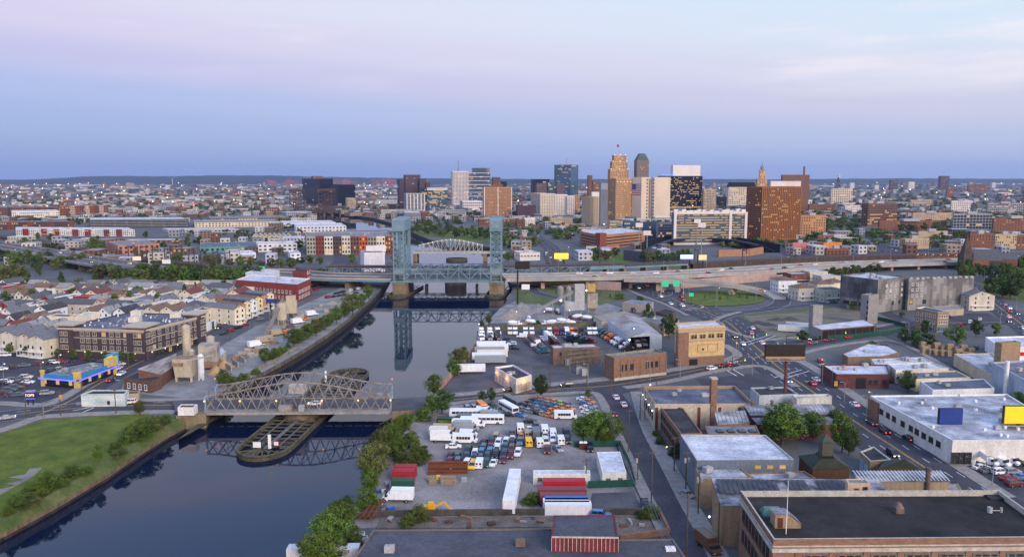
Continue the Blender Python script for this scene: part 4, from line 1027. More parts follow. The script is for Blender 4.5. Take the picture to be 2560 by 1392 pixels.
hp=[6.5+5.5*math.sin(math.pi*i/14)**1.2 for i in range(15)]
for o in(Vector(),Vector((0,13,0))):truss(sb,'truss',A2+o,B2+o,hp,GREYB,.55,'p',wd=.4)
m=MB()
for i in range(15):m.bar(A2.lerp(B2,i/14)+up(hp[i]),A2.lerp(B2,i/14)+Vector((0,13,hp[i])),.35)
m.build('top_bracing',GREYB,sb)
m=MB();m.box(A2.x-6,yb_-2,A2.z-1.2,B2.x+40,yb_+15,A2.z-.1);m.build('deck',ASPH2,sb)
m=MB();m.box(A2.x-6,yb_-2.3,A2.z-1.6,B2.x+40,yb_-1.9,A2.z+.9);m.build('fascia',GREYB,sb)
m=MB();m.obox(((A2.x+B2.x)/2,yb_+6),9,8,A2.z+5,A2.z+9.5);m.build('operator_house',TEAL,sb)
for i in range(0,15):
 m=MB();m.ball(A2.lerp(B2,i/14)+up(hp[i]+.6),.24);m.build('lamp',WLED,sb)
m=MB();m.cyl(((A2.x+B2.x)/2+6,yb_+4),11,WZ-1,WZ+2.2,18);one('pivot_pier','dark round fender pier under the pale swing bridge','pier',m,TIMB)
m=MB();m.box(B2.x+1,yb_-3,WZ-1,B2.x+5,yb_+16,A2.z-1.7);one('bridge_pier','right pier of the pale swing bridge','pier',m,PIERM)
m=MB();m.box(A2.x-6,yb_-3,WZ-1,A2.x-2,yb_+16,A2.z-1.7);one('bridge_pier','left pier of the pale swing bridge','pier',m,PIERM)
yd=V(760,535,0).y
db=thing('railway_lift_bridge',(at(775,530,yd).x,yd,0),'brown rusty railway lift bridge with twin towers in the distance','bridge')
for x0,x1,yt_ in((724,752,474),(797,830,472)):
 xa2,xb2=at(x0,500,yd).x,at(x1,500,yd).x;zt2=zat(x0,yt_,yd);m=MB()
 for x in(xa2,(xa2+xb2)/2,xb2):
  for y in(yd,yd+30):m.bar((x,y,0),(x,y,zt2),1.2)
 for i in range(7):
  z,z2=zt2*i/7,zt2*(i+1)/7
  for y in(yd,yd+30):m.bar((xa2,y,z),(xb2,y,z2),.8);m.bar((xb2,y,z),(xa2,y,z2),.8);m.bar((xa2,y,z2),(xb2,y,z2),.8)
 m.box(xa2-1,yd-1,zt2-5,xb2+1,yd+31,zt2);m.build('lift_tower',RUSTD,db)
P,Q=at(752,531,yd),at(828,531,yd);P.z=Q.z=6
for o in(Vector(),Vector((0,24,0))):truss(db,'truss',P+o,Q+o,[6,13,14,14,14,14,14,13,6],RUSTD,1.2,'w')
m=MB();m.box(at(640,530,yd).x,yd,3,at(1010,530,yd).x,yd+24,6.5);m.build('deck',RUSTD,db)
for x in range(650,1010,20):
 m=MB();xx=at(x,530,yd).x;m.box(xx-1.5,yd+1,-5,xx+1.5,yd+23,3);m.build('pier',PIERM,db)
# RIGHT BANK BUILDINGS
BRICK=mat('brown red brick',(.17,.092,.062),.92,.2,.8,det=8,col2=(.26,.155,.105),stretch=(1,1,2))
BRICKT=mat('tan brick',(.235,.165,.10),.92,.18,.6,det=8,col2=(.31,.225,.145),stretch=(1,1,2))
BRICKD=mat('dark maroon paint on brick',(.105,.040,.042),.9,.18,.5)
STUC=mat('golden stucco',(.52,.37,.175),.9,.1,.2);STUCT=mat('tan stucco trim',(.38,.29,.19),.9,.1)
COPE=mat('pale coping stone',(.42,.39,.34),.85,.18,.6)
CORR=mat('weathered corrugated iron',(.045,.046,.052),.8,.3,.35,col2=(.40,.41,.44),stretch=(.5,1.0,1,28),det=8)
TANB=mat('tan plank siding',(.27,.20,.125),.9,.18,.5,stretch=(3,3,.2))
def shed(name,label,cat,pts,wall,roof,ribs=0,rib_m=None,z0=0.0):
 """a building whose roof corners have their own heights (px, py, z)"""
 P=[V(x,y,z)for x,y,z in pts];n=len(P)
 if sum(P[i].x*P[(i+1)%n].y-P[(i+1)%n].x*P[i].y for i in range(n))<0:P=P[::-1]
 c=sum(P,Vector())/n;t=thing(name,(c.x,c.y,z0),label,cat);b=MB()
 for i in range(n):p,q=P[i],P[(i+1)%n];b.quad((p.x,p.y,z0),(q.x,q.y,z0),tuple(q-up(.05)),tuple(p-up(.05)))
 b.build('wall',wall,t)
 b=MB();k=[c+(p-c)*1.02 for p in P];b.loft([p-up(.15)for p in k],[p+up(.05)for p in k]);b.build('roof',roof,t)
 for i in range(ribs):
  f=(i+.5)/ribs;a,e=P[0].lerp(P[1],f),P[3].lerp(P[2],f);b=MB();b.bar(a+up(.12),e+up(.12),.12,.1);b.build('roof_rib',rib_m or STEEL,t)
 return t,P,c
def lerp2(a,b,f):return a+(b-a)*f
def find(P,px):
 return sorted(P,key=lambda p:proj((p.x,p.y,0))[0])
def face(P,near=True):
 P=list(P);i=min(range(len(P)),key=lambda k:P[k].y);n=len(P)
 return P[i-1],P[i],P[(i+1)%n]
t,P,c=flat('brick_works','long brown brick industrial building with flat black roof','factory',[(1852,1226),(2498,1224),(2660,1341),(1934,1347)],13.5,BRICK,ROOFS['black'],par=1.2,trim=COPE)
Lc,Nc,Rc=sorted(P,key=lambda p:p.y)[2:][0],None,None
fr=sorted(sorted(P,key=lambda p:p.y)[:2],key=lambda p:p.x);bl=sorted(sorted(P,key=lambda p:p.y)[2:],key=lambda p:p.x)
A,B=fr;L=(B-A).length
n=int((L-6)/6.3)
win_objs(t,A,B,(9.2,4.8),[(5.4+i*6.3+2.5)/L for i in range(n)],4.9,2.5,'grid',mat('steel grey window frame',(.12,.13,.12),.6),lit=.0)
win_objs(t,bl[0],A,(9.2,4.8),8,1.6,2.6,'pair',FRAMED,lit=0)
for z,h_,o in((12.2,.7,.22),(13.2,.25,.12)):
 b=MB();d=(B-A).normalized();nn=Vector((d.y,-d.x,0))*o;b.prism([tuple((A-d*o)[:2]),tuple(B[:2]),tuple((B+nn)[:2]),tuple((A-d*o+nn)[:2])],z,z+h_);d2=(A-bl[0]).normalized();n2=Vector((d2.y,-d2.x,0))*o
 b.prism([tuple(bl[0][:2]),tuple(A[:2]),tuple((A+n2)[:2]),tuple((bl[0]+n2)[:2])],z,z+h_);b.build('cornice',COPE,t)
for i in range(n+1):
 p=A+(B-A)*((4.4+i*6.3)/L);b=MB();b.obox((p.x,p.y-.05),.7,.3,0,12.1,math.atan2((B-A).y,(B-A).x));b.build('pilaster',BRICK,t)
q=[b_ for b_ in(bl[0],bl[1])]
for i in range(34):
 p=lerp2(q[0],q[1],i/33);b=MB();b.box(p.x-.09,p.y-.42,14.5,p.x+.09,p.y+.05,14.78);b.build('coping_stone',COPE,t)
p=V(1962,1312,13.5);b=MB();b.add([(p.x-2.4,p.y-1.4,13.5),(p.x+2.6,p.y-1.4,13.5),(p.x+2.6,p.y-1.4,14.3),(p.x+.4,p.y-1.4,16.2),(p.x-2.4,p.y-1.4,16.2)]+[(x,p.y+1.4,z)for x,z in((p.x-2.4,13.5),(p.x+2.6,13.5),(p.x+2.6,14.3),(p.x+.4,16.2),(p.x-2.4,16.2))],((0,1,2,3,4),(9,8,7,6,5),(1,6,7,2),(0,4,9,5)))
o=b.build('stair_bulkhead',TANB,t);b=MB();b.quad((p.x+2.8,p.y-1.6,14.25),(p.x+2.8,p.y+1.6,14.25),(p.x+.4,p.y+1.6,16.35),(p.x+.4,p.y-1.6,16.35));b.quad((p.x+.4,p.y-1.6,16.35),(p.x+.4,p.y+1.6,16.35),(p.x-2.6,p.y+1.6,16.35),(p.x-2.6,p.y-1.6,16.35));b.build('bulkhead_roof',ROOFS['grey'],t)
b=MB();b.box(p.x-1.9,p.y-1.47,13.6,p.x-.9,p.y-1.41,15.6);b.build('bulkhead_door',wallm('5a2f22'),t)
p=V(1928,1287,13.5);b=MB();b.loft([(p.x-2,p.y-1.6,14),(p.x+2,p.y-1.6,14),(p.x+2,p.y+1.6,14),(p.x-2,p.y+1.6,14)],[(p.x-1.5,p.y-.2,15.3),(p.x+1.5,p.y-.2,15.3),(p.x+1.5,p.y+.2,15.3),(p.x-1.5,p.y+.2,15.3)]);b.box(p.x-2,p.y-1.6,13.5,p.x+2,p.y+1.6,13.99);b.build('skylight',mat('verdigris skylight',(.07,.16,.13),.5,.3,.8),t)
p=V(1965,1334,13.5);b=MB();b.cyl((p.x,p.y),.08,13.5,24,8,.04);b.build('flagpole',WHITE,t)
p=V(2246,1280,13.5);b=MB();b.box(p.x-.8,p.y-.8,13.5,p.x+.8,p.y+.8,14.6);b.cyl((p.x,p.y),1.0,14.6,15.6,10,.35);b.build('roof_ventilator',mat('rusty ventilator',(.14,.10,.08),.8,.3),t)
p=V(2474,1280,13.5);b=MB();b.cyl((p.x,p.y),.5,13.5,14.6,10);b.tube((p.x+.5,p.y,13.9),(p.x+2.2,p.y,13.9),.1);b.cyl((p.x+2.3,p.y),.25,13.5,14.5,8);b.build('roof_pipes',ACM,t)
p=V(2490,1245,13.5);b=MB();b.obox((p.x,p.y),3.6,2.2,13.5,13.9);b.build('roof_hatch',ROOFS['dark'],t)
t,P,c=flat('stair_hut','cream stair hut with red brown door behind the black roof','hut',[(2114,1196),(2164,1196),(2176,1208),(2120,1208)],14.6,wallm('b9a284'),ROOFS['grey'],par=.15)
A,N_,B=face(P);win_objs(t,N_,B,(12.4,),[.78],1.0,1.6,'sash',FRAMED,lit=0);b=MB();p=lerp2(N_,B,.4);b.obox((p.x,p.y-.06),1.0,.08,10,13.7);b.build('door',wallm('6b2c1e'),t)
SKY=mat('old wired glass panels',(.022,.024,.027),.35,.3,.5,col2=(.07,.072,.08))
t,P,c=shed('skylit_shed','tan brick shed with a sloping skylight roof beside the brick works','shed',[(1783,1194,12),(2190,1199,12),(2250,1266,9.5),(1806,1262,9.5)],TANB,CORR)
Pb=[V(1790,1197,12.1),V(2110,1201,12.1),V(2140,1235,10.7),V(1800,1234,10.7)]
for i in range(26):
 if i in(12,13,18,19):continue
 f,g_=i/26,(i+.88)/26;b=MB();b.add([lerp2(Pb[3],Pb[2],f)+up(.1),lerp2(Pb[3],Pb[2],g_)+up(.1),lerp2(Pb[0],Pb[1],g_)+up(.1),lerp2(Pb[0],Pb[1],f)+up(.1)],((0,1,2,3),));b.build('skylight_panel',SKY,t)
flat('lean_to','low lean-to with patchy white roof beside the skylit shed','shed',[(1738,1168),(1850,1166),(1880,1192),(1752,1196)],7.5,BRICKT,ROOFS['patchy'],par=.3,units=1)
flat('low_annex','low annex with torn patchy roof below the blue grey warehouse','shed',[(1862,1180),(2010,1176),(2040,1194),(1886,1196)],7,BRICK,ROOFS['patchy'],par=.4,units=2)
BLG=mat('blue grey metal siding',(.125,.155,.195),.7,.08,.3)
t,P,c=flat('blue_grey_warehouse','blue grey warehouse with large pale flat roof beside the side street','warehouse',[(1701,1085),(1914,1086),(1985,1148),(1742,1150)],9.5,BLG,ROOFS['white'],par=.45,trim=COPE)
A,N_,B=sorted(P,key=lambda p:p.x)[0],None,None
fr=sorted(sorted(P,key=lambda p:p.y)[:2],key=lambda p:p.x)
for f in(.63,.755,.885):
 p=lerp2(fr[0],fr[1],f);b=MB();b.obox((p.x,p.y-.08),1.5,.1,7.6,8.5,0);b.build('lit_window' if f>.8 else 'window',LIT if f>.8 else mat('amber glass',(.1,.07,.02),.3,emit=(1,.6,.1),es=.35),t)
bk=sorted(P,key=lambda p:p.x)[0];b=MB();b.add([(bk.x-.06,bk.y,0),(fr[0].x-.06,fr[0].y,0),(fr[0].x-.06,fr[0].y,9.4),(bk.x-.06,bk.y,9.4)],((3,2,1,0),));b.build('brick_side',BRICKT,t)
t,P,c=flat('ruined_brick_row','derelict brick row with collapsing dark roof along the side street','building',[(1649,1014),(1702,1012),(1756,1082),(1702,1084)],7,BRICK,ROOFS['dark'],par=.25)
w=sorted(P,key=lambda p:p.x)[:2];w.sort(key=lambda p:-p.y);win_objs(t,w[0],w[1],(1.2,4.2),11,1.2,1.7,'sash',FRAMED,lit=0)
shed('corrugated_shed','small corrugated iron shed behind the brick chimney','shed',[(1787,1030,8),(1862,1026,8),(1874,1056,6),(1794,1060,6)],BRICK,CORR,8)
t,P,c=flat('rooflight_workshop','flat workshop roof with a row of dark rooflights','workshop',[(1762,1064),(1890,1062),(1900,1083),(1770,1084)],6,BRICK,ROOFS['grey'],par=.2)
for i in range(4):p=V(1800+i*27,1077,6.2);b=MB();b.obox((p.x,p.y),1.9,2.6,6.0,6.5,0);b.build('rooflight',SKY,t)
t,P,c=shed('long_corrugated_shed','long shed with streaked corrugated roof behind the big tree','shed',[(1862,1012,8.5),(2076,1010,8.5),(2096,1034,6.8),(1878,1037,6.8)],BRICKD,CORR,24)
for i in range(3):
 p=V(1880+i*50,1012,8.5);m=MB();m.cyl((p.x,p.y),.5,8.4,9.6,9);m.cyl((p.x,p.y),.8,9.6,10.1,9,.3);m.build('roof_ventilator',mat('rusty ventilator',(.14,.10,.08),.8,.3),t)
shed('corrugated_shed','low grey corrugated shed in front of the long streaked shed','shed',[(1880,1042,6),(2095,1040,6),(2120,1060,5),(1895,1060,5)],BRICKD,CORR,14)
b=MB();p=V(1780,1072);b.obox((p.x,p.y),1.9,1.9,0,16.5,.1);t_=thing('brick_chimney',p,'tall square brick chimney in front of the cream warehouse','chimney');b.build('stack',BRICK,t_);b=MB();b.obox((p.x,p.y),2.15,2.15,16.5,17.0,.1);b.build('cap',COPE,t_)
CREAM=mat('cream render',(.44,.38,.30),.9,.12,.3)
t,P,c=flat('cream_warehouse','cream warehouse with grey blue flat roof and tan trim','warehouse',[(1609,965),(1837,963),(1884,1008),(1637,1009)],7.5,CREAM,ROOFS['blue'],par=1.1,trim=mat('tan coping',(.30,.21,.14),.9,.1),units=4)
fr=sorted(sorted(P,key=lambda p:p.y)[:2],key=lambda p:p.x);w0=min(P,key=lambda p:p.x)
for f in(.02,.25,.45,.66,.86):p=lerp2(fr[0],fr[1],f);b=MB();b.obox((p.x,p.y-.12),.8,.3,0,7.4,0);b.build('pilaster',wallm('6a3a30'),t)
win_objs(t,w0,fr[0],(2.6,),5,1.8,2.2,'pair',FRAMED,lit=.0)
for f in(.05,.3,.6,.9):
 p=lerp2(w0,fr[0],f)+Vector((-.4,0,5.8));b=MB();b.ball(p,.28);b.build('wall_lamp',WLED,t)
t,P,c=flat('white_annex','small grey annex with dark roof beside the cream warehouse','building',[(1876,968),(1966,966),(1996,984),(1898,988)],4.5,wallm('a9adb4'),ROOFS['dark'],par=.5,units=1)
t,P,c=flat('white_workshop','stained white workshop with a pale flat roof beside the avenue','building',[(1980,986),(2070,984),(2080,990),(1992,996)],5.2,mat('stained white render',(.38,.37,.33),.9,.3,.35,col2=(.6,.58,.53),stretch=(1,1,.3)),ROOFS['patchy'],par=.6)
A,N_,B=face(P);win_objs(t,A,N_,(1.4,),2,.9,1.6,'sash',FRAMED,lit=0)
e_=8.0;F4=[V(1995,1138,e_),V(2031,1173,e_),V(2127,1171,e_),V(2088,1136,e_)];ap=V(2064,1128,13.0)
c=sum(F4,Vector())/4;t=thing('cupola_building',(c.x,c.y,0),'brown building with steep green grey hip roof and square cupola','building')
b=MB();b.prism([(lerp2(c,p,.95).x,lerp2(c,p,.95).y)for p in F4],0,e_+.1,cap=False);b.build('wall',wallm('5a3d2c'),t)
GRN=mat('green grey shingles',(.052,.062,.052),.92,.2,.8)
ins=[lerp2(ap,p,.38)for p in F4];ins=[Vector((p.x,p.y,11.0))for p in ins];cu=[Vector((ap.x+x,ap.y+y,12.6))for x,y in((-1.3,1.3),(-1.3,-1.3),(1.3,-1.3),(1.3,1.3))]
b=MB()
for i in range(4):
 j=(i+1)%4;b.quad(F4[i],F4[j],ins[j],ins[i]);b.quad(ins[i],ins[j],cu[j],cu[i])
b.build('roof',GRN,t)
b=MB();b.prism([(p.x,p.y)for p in cu],12.3,15.8);b.build('cupola',wallm('4a4a40'),t)
b=MB();k=[Vector((ap.x+x*1.25,ap.y+y*1.25,15.8))for x,y in((-1.3,-1.3),(1.3,-1.3),(1.3,1.3),(-1.3,1.3))];b.loft(k,[Vector((ap.x,ap.y,17.6))]*4);b.build('cupola_roof',GRN,t)
t,P,c=flat('small_brick_garage','small brick garage with dark flat roof beside the avenue','garage',[(2184,1115),(2228,1148),(2176,1152),(2150,1128)],4.6,BRICKT,ROOFS['dark'],par=.4,trim=COPE)
A,N_,B=face(P)
for f in(.25,.65):p=lerp2(A,N_,f);b=MB();b.obox((p.x-.08,p.y-.08),2.4,.12,0,3.2,math.atan2((N_-A).y,(N_-A).x));b.build('garage_door',BLUEP,t)
b=MB();F5=[V(2196,1170,5),V(2302,1173,5),V(2282,1152,5),V(2212,1150,5)];a5=V(2262,1147,8.2);cc=sum(F5,Vector())/4
t=thing('pyramid_roof_hut',(cc.x,cc.y,0),'small building with dark pyramid roof behind the tan monitor roof','building');b.prism([(p.x,p.y)for p in F5],0,5,cap=False);b.build('wall',wallm('4b3a2c'),t);b=MB()
for i in range(4):b.add((F5[i],F5[(i+1)%4],a5),((0,1,2),))
b.build('roof',GRN,t)
t,P,c=flat('monitor_base','low tan shed carrying a long glazed roof monitor','shed',[(2130,1212),(2395,1208),(2410,1232),(2140,1236)],9,TANB,ROOFS['tan'],par=.1)
q0,q1=V(2136,1186,12),V(2351,1184,12)
b=MB();b.obox(((q0.x+q1.x)/2,q0.y-1.2),(q1-q0).length,3.6,9.2,11.6,0);b.build('monitor_wall',mat('tan corrugated cladding',(.30,.235,.15),.8,.2,.5,stretch=(3,3,.2)),t)
b=MB();x0,x1,yy=q0.x-.4,q1.x+.4,q0.y-1.2;b.loft([(x0,yy-2.1,11.6),(x1,yy-2.1,11.6),(x1,yy+2.1,12.2),(x0,yy+2.1,12.2)],[(x0,yy-2.1,11.8),(x1,yy-2.1,11.8),(x1,yy+2.1,12.6),(x0,yy+2.1,12.6)]);b.build('monitor_roof',CORR,t)
for i in range(26):x=x0+(x1-x0)*(i+.5)/26;b=MB();b.bar((x,yy-2.1,11.9),(x,yy+2.1,12.68),.12,.1);b.build('roof_rib',WHITE,t)
p=V(2306,1222,9);b=MB();b.cyl((p.x,p.y-2),.55,0,14.8,10);b.cyl((p.x,p.y-2),.7,14.4,14.9,10);one('pipe_stack','rusty round pipe stack in front of the tan monitor roof','chimney',b,mat('rusty pipe',(.12,.085,.075),.85,.3,.6))
DROOF=mat('dark blue grey felt roof',(.052,.055,.068),.9,.2,.12,det=9,col2=(.085,.088,.105))
t,P,c=flat('dark_roof_shed','long shed with dark blue grey felt roof at the lower edge','shed',[(933,1323),(1382,1320),(1390,1348),(1683,1346),(1760,1460),(840,1460)],5,wallm('6e6258'),DROOF,par=.25)
for px_,py_,m_ in((974,1378,ACM),(1301,1362,mat('rusty ventilator',(.14,.10,.08),.8,.3)),(1676,1374,WHITE)):
 p=V(px_,py_,5.0);b=MB();b.obox((p.x,p.y),2.0,1.4,5.0,6.3 if m_ is not WHITE else 5.6);b.cyl((p.x+.3,p.y),.45,6.3 if m_ is not WHITE else 5.6,6.4 if m_ is not WHITE else 5.7,10);b.build('rooftop_unit',m_,t)
RED=mat('faded red cladding',(.15,.024,.028),.75,.25,.4,stretch=(1,1,.4))
t,P,c=flat('raised_red_shed','raised roof section clad in red panels with white strips','shed',[(1383,1287),(1537,1286),(1546,1343),(1379,1341)],8,RED,DROOF,par=.12)
fr=sorted(sorted(P,key=lambda p:p.y)[:2],key=lambda p:p.x)
for i in range(17):p=lerp2(fr[0],fr[1],i/16);b=MB();b.box(p.x-.06,p.y-.12,5.1,p.x+.06,p.y-.02,8.0);b.build('panel_strip',COPE,t)
b=MB();b.bar(fr[0]+up(8.15)-Vector((0,.12,0)),fr[1]+up(8.15)-Vector((0,.12,0)),.2,.3);b.build('fascia',COPE,t)
sheet('ruined_yard_ground',[(950,1292),(1640,1288),(1668,1338),(1550,1345),(1380,1316),(940,1320)],mat('rubble ground',(.10,.085,.072),.95,.4,.25,det=9,col2=(.20,.155,.125)),.06)
b=MB();q=wpts([(880,1296),(1010,1290),(1300,1287),(1640,1286)],0)
for a,c in zip(q,q[1:]):b.bar(a+up(.8),c+up(.8),.5,1.6)
one('ruined_wall','low ruined concrete wall along the lower edge of the gravel lot','wall',b,mat('sooty concrete',(.07,.065,.06),.95,.3,.4))
b=MB();q=wpts([(1646,1284),(1672,1336)],0);b.bar(q[0]+up(.8),q[1]+up(.8),.6,1.7);b.bar(q[1]+up(.8),V(1550,1344,.8),.6,1.4);one('ruined_wall','broken brick yard wall beside the side street','wall',b,BRICK)
rnd=random.Random(3);RST=[mat('rusty scrap',(.12,.05,.03),.9,.4,.5),mat('sooty concrete',(.07,.065,.06),.95),ACM,BRICK]
for i in range(26):
 p=V(rnd.uniform(960,1640),rnd.uniform(1296,1316));
 if 1375<proj(p)[0]<1550:continue
 b=MB();b.obox((p.x,p.y),rnd.uniform(.6,3.2),rnd.uniform(.3,1.2),0.05,rnd.uniform(.2,.9),rnd.uniform(0,3));o=one('scrap_piece','','debris',b,rnd.choice(RST));pend(o,'scrap piece','in the ruined yard','debris')
t,P,c=flat('brick_substation','red brown brick substation with tall narrow windows by the junction','building',[(1511,885),(1637,871),(1666,880),(1536,894)],8.6,BRICK,ROOFS['grey'],par=.9,trim=mat('greenish coping',(.22,.22,.15),.9))
A,N_,B=face(P)
win_objs(t,N_,B,(3.9,),[.14,.235,.33,.63,.72,.81],1.5,2.4,'grid',FRAMED,lit=0)
for i in range(9):p=lerp2(N_,B,i/8);b=MB();b.obox((p.x,p.y),.5,.35,0,8.4,math.atan2((B-N_).y,(B-N_).x));b.build('pilaster',BRICK,t)
b=MB();d=(B-N_).normalized();k=Vector((d.y,-d.x,0))*.1;b.bar(N_+k+up(.6),B+k+up(.6),.3,1.2);b.build('plinth',COPE,t)
t,P,c=flat('brown_brick_depot','plain brown brick depot with white flat roof behind the electrical yard','building',[(1383,870),(1497,866),(1487,858),(1376,862)],7.2,mat('plain brown brick',(.165,.11,.085),.92,.15,.6),ROOFS['white'],par=.4,units=3)
A,N_,B=face(P);win_objs(t,N_,B,(4.4,),[.16],.9,1.2,'sash',FRAMED,lit=0)
t=thing('electrical_yard',V(1450,930),'steel lattice gantries and transformers in the fenced electrical yard','substation yard')
GANT=mat('rusty galvanised lattice',(.14,.12,.09),.8,.3)
for i,(a,c_)in enumerate((((1410,916),(1500,908)),((1416,926),(1506,917)),((1424,936),(1512,926)))):
 A_,B_=V(*a),V(*c_)
 for j in range(6):
  p=lerp2(A_,B_,j/5);b=MB();b.bar(p,p+up(7),.3);b.build('mast',GANT,t)
 b=MB()
 for z in(5,7):b.bar(A_+up(z),B_+up(z),.25)
 for j in range(10):b.bar(lerp2(A_,B_,j/10)+up(5+2*(j%2)),lerp2(A_,B_,(j+1)/10)+up(7-2*(j%2)),.12)
 b.build('gantry_beam',GANT,t)
for px_,py_ in((1448,934),(1462,938),(1420,912),(1432,909)):
 p=V(px_,py_);b=MB();b.obox((p.x,p.y),2.4,1.8,0,2.8);[b.cyl((p.x-.7+k*.7,p.y),.12,2.8,3.7,6)for k in range(3)];b.build('transformer',ACM,t)
t,P,c=flat('stucco_storage_building','tall golden stucco building with brick base and pier at the junction','building',[(1696,819),(1813,813),(1794,800),(1688,807)],16.2,STUC,ROOFS['white'],par=.7,trim=STUCT)
A,N_,B=face(P);ang=math.atan2((B-N_).y,(B-N_).x);d=(B-N_).normalized();nr=Vector((d.y,-d.x,0))
def strip(f0,f1,z0,z1,o,m,nm,PA=None,PB=None):
 PA=PA or N_;PB=PB or B;dd=(PB-PA).normalized();q=Vector((dd.y,-dd.x,0))*o;a,e=lerp2(PA,PB,f0),lerp2(PA,PB,f1)
 b=MB();b.prism([tuple(a[:2]),tuple(e[:2]),tuple((e+q)[:2]),tuple((a+q)[:2])],z0,z1);return b.build(nm,m,t)
strip(0,.22,0,14.6,.35,BRICK,'brick_pier');strip(.222,1,0,3.6,.3,BRICK,'brick_base');strip(.225,1,3.7,4.1,.42,STUCT,'string_course');strip(.225,1,10.6,11.1,.35,STUCT,'string_course')
strip(-.01,1.01,14.7,16.2,.5,STUCT,'cornice');strip(0,1,0,4.0,.3,BRICK,'brick_base',A,N_);strip(.5,1,4.05,14.6,.25,BRICK,'brick_pier',A,N_)
win_objs(t,N_,B,(11.6,),[.335,.52,.705,.89],3.2,2.0,'pair',STUCT,lit=0)
for z0,z1,f0,f1 in((5.6,5.9,.42,.85),(9.0,9.3,.42,.85)):strip(f0,f1,z0,z1,.25,STUCT,'panel_moulding')
for f in(.42,.635,.845):strip(f,f+.01,5.95,8.95,.25,STUCT,'panel_moulding')
strip(.52,.55,6.6,7.4,.3,DARK,'vent');strip(.24,.42,0,2.9,.34,DARK,'painted_door_shade')  # the door strip is dark colour painting a doorway's shade on the closed base
t,P,c=flat('white_lit_shop','small white building with dark roof and orange wall lamps','building',[(1237,917),(1283,911),(1329,937),(1290,947)],5,wallm('cfc6b8'),ROOFS['dark'],par=.7,trim=WHITE,units=2)
A,N_,B=face(P)
for(p,q)in((A,N_),(N_,B)):
 for i in range(6):r_=lerp2(p,q,(i+.5)/6);dd=(q-p).normalized();b=MB();b.obox((r_.x+dd.y*.04,r_.y-dd.x*.04),1.6,.1,.6,3.4,math.atan2(dd.y,dd.x));b.build('wall_panel',wallm('b0a598'),t)
for p,q,f in((A,N_,.12),(A,N_,.6),(N_,B,.5)):
 r_=lerp2(p,q,f);dd=(q-p).normalized();k=r_+Vector((dd.y,-dd.x,0))*.5+up(4.0);b=MB();b.ball(k,.25);b.build('wall_lamp',SOD,t)
 ld=bpy.data.lights.new('wall_lamp_light','POINT');ld.energy=160;ld.color=(1,.42,.14);ld.shadow_soft_size=.3;lo=bpy.data.objects.new('wall_lamp_light',ld);COL.objects.link(lo);lo.location=k+Vector((dd.y,-dd.x,0))*.5
t,P,c=shed('cream_shed','cream metal shed with tan shallow roof in the truck yard','shed',[(1484,790,5.5),(1505,803,5.5),(1598,790,5.5),(1562,778,5.5)],wallm('c9bfa8'),ROOFS['tan'])
C4=[V(1520,801,6.5),V(1575,843,6.5),V(1655,838,6.5),V(1600,794,6.5)];r0,r1=(C4[0]+C4[3])/2+up(2.2),(C4[1]+C4[2])/2+up(2.2)
cc=sum(C4,Vector())/4;t=thing('truck_shed',(cc.x,cc.y,0),'open fronted truck repair shed with rust streaked pale roof','shed')
b=MB();b.quad(C4[0],C4[1],r1,r0);b.quad(r0,r1,C4[2],C4[3]);b.build('roof',mat('rust streaked metal roof',(.36,.37,.40),.6,.2,.1,det=8,col2=(.20,.135,.10)),t)
b=MB();b.quad((C4[0].x,C4[0].y,0),(C4[1].x,C4[1].y,0),C4[1],C4[0]);b.quad((C4[2].x,C4[2].y,0),(C4[3].x,C4[3].y,0),C4[3],C4[2]);b.add([(C4[3].x,C4[3].y,0),(C4[0].x,C4[0].y,0),C4[0],r0,C4[3]],((0,1,2,3,4),));b.add([C4[1],C4[2],r1],((0,1,2),));p=lerp2(C4[1],C4[2],.62);b.quad((p.x,p.y,0),(C4[2].x,C4[2].y,0),C4[2],(p.x,p.y,6.5));b.build('wall',wallm('b4bcc6'),t)
b=MB();b.ball(C4[1]+Vector((-.3,-.8,-1)),.5);b.build('flood_lamp',WLED,t)
flat('low_tan_building','low tan block building behind the two yard trees','building',[(1594,795),(1640,788),(1698,800),(1660,812)],5.5,wallm('a89a86'),ROOFS['grey'],par=.4,units=1)
flat('grey_roof_workshop','long workshop with grey roof and garage doors by the mixer trucks','workshop',[(1556,756),(1580,749),(1634,754),(1625,762)],5,wallm('9d9488'),ROOFS['grey'],par=.2)
flat('small_flat_store','small dark flat roofed store beside the highway','building',[(1640,778),(1662,772),(1690,780),(1668,788)],4,wallm('5a4a40'),ROOFS['dark'],par=.4)
t=thing('concrete_plant',V(1448,790),'white ribbed batching tower with conveyor at the concrete plant','concrete plant')
p=V(1448,788);CLAD=mat('white ribbed cladding',(.40,.40,.42),.6,.12,.3);s=V(1461,788).x-V(1437,788).x;zt3=zat(1448,711,p.y)
b=MB();b.obox((p.x,p.y),s,5,3.5,zt3,0);b.build('tower',CLAD,t)
for i in range(14):z=5+(zt3-6)*i/13;b=MB();b.obox((p.x,p.y),s+.12,5.12,z,z+.25,0);b.build('cladding_rib',ACM,t)
b=MB();w2=V(1436,788).x-V(1411,788).x;b.obox((p.x-s/2-w2/2-.05,p.y),w2,5,3.2,8.2,0);b.build('mixer_house',CLAD,t)
b=MB();[b.bar((p.x-s/2-w2+dx,p.y-2.2+dy,0),(p.x-s/2-w2+dx,p.y-2.2+dy,3.3),.4)for dx in(.4,w2*.6,w2+s*.7)for dy in(0,4.2)];b.build('stilt',STEEL,t)
x2=V(1477,780).x
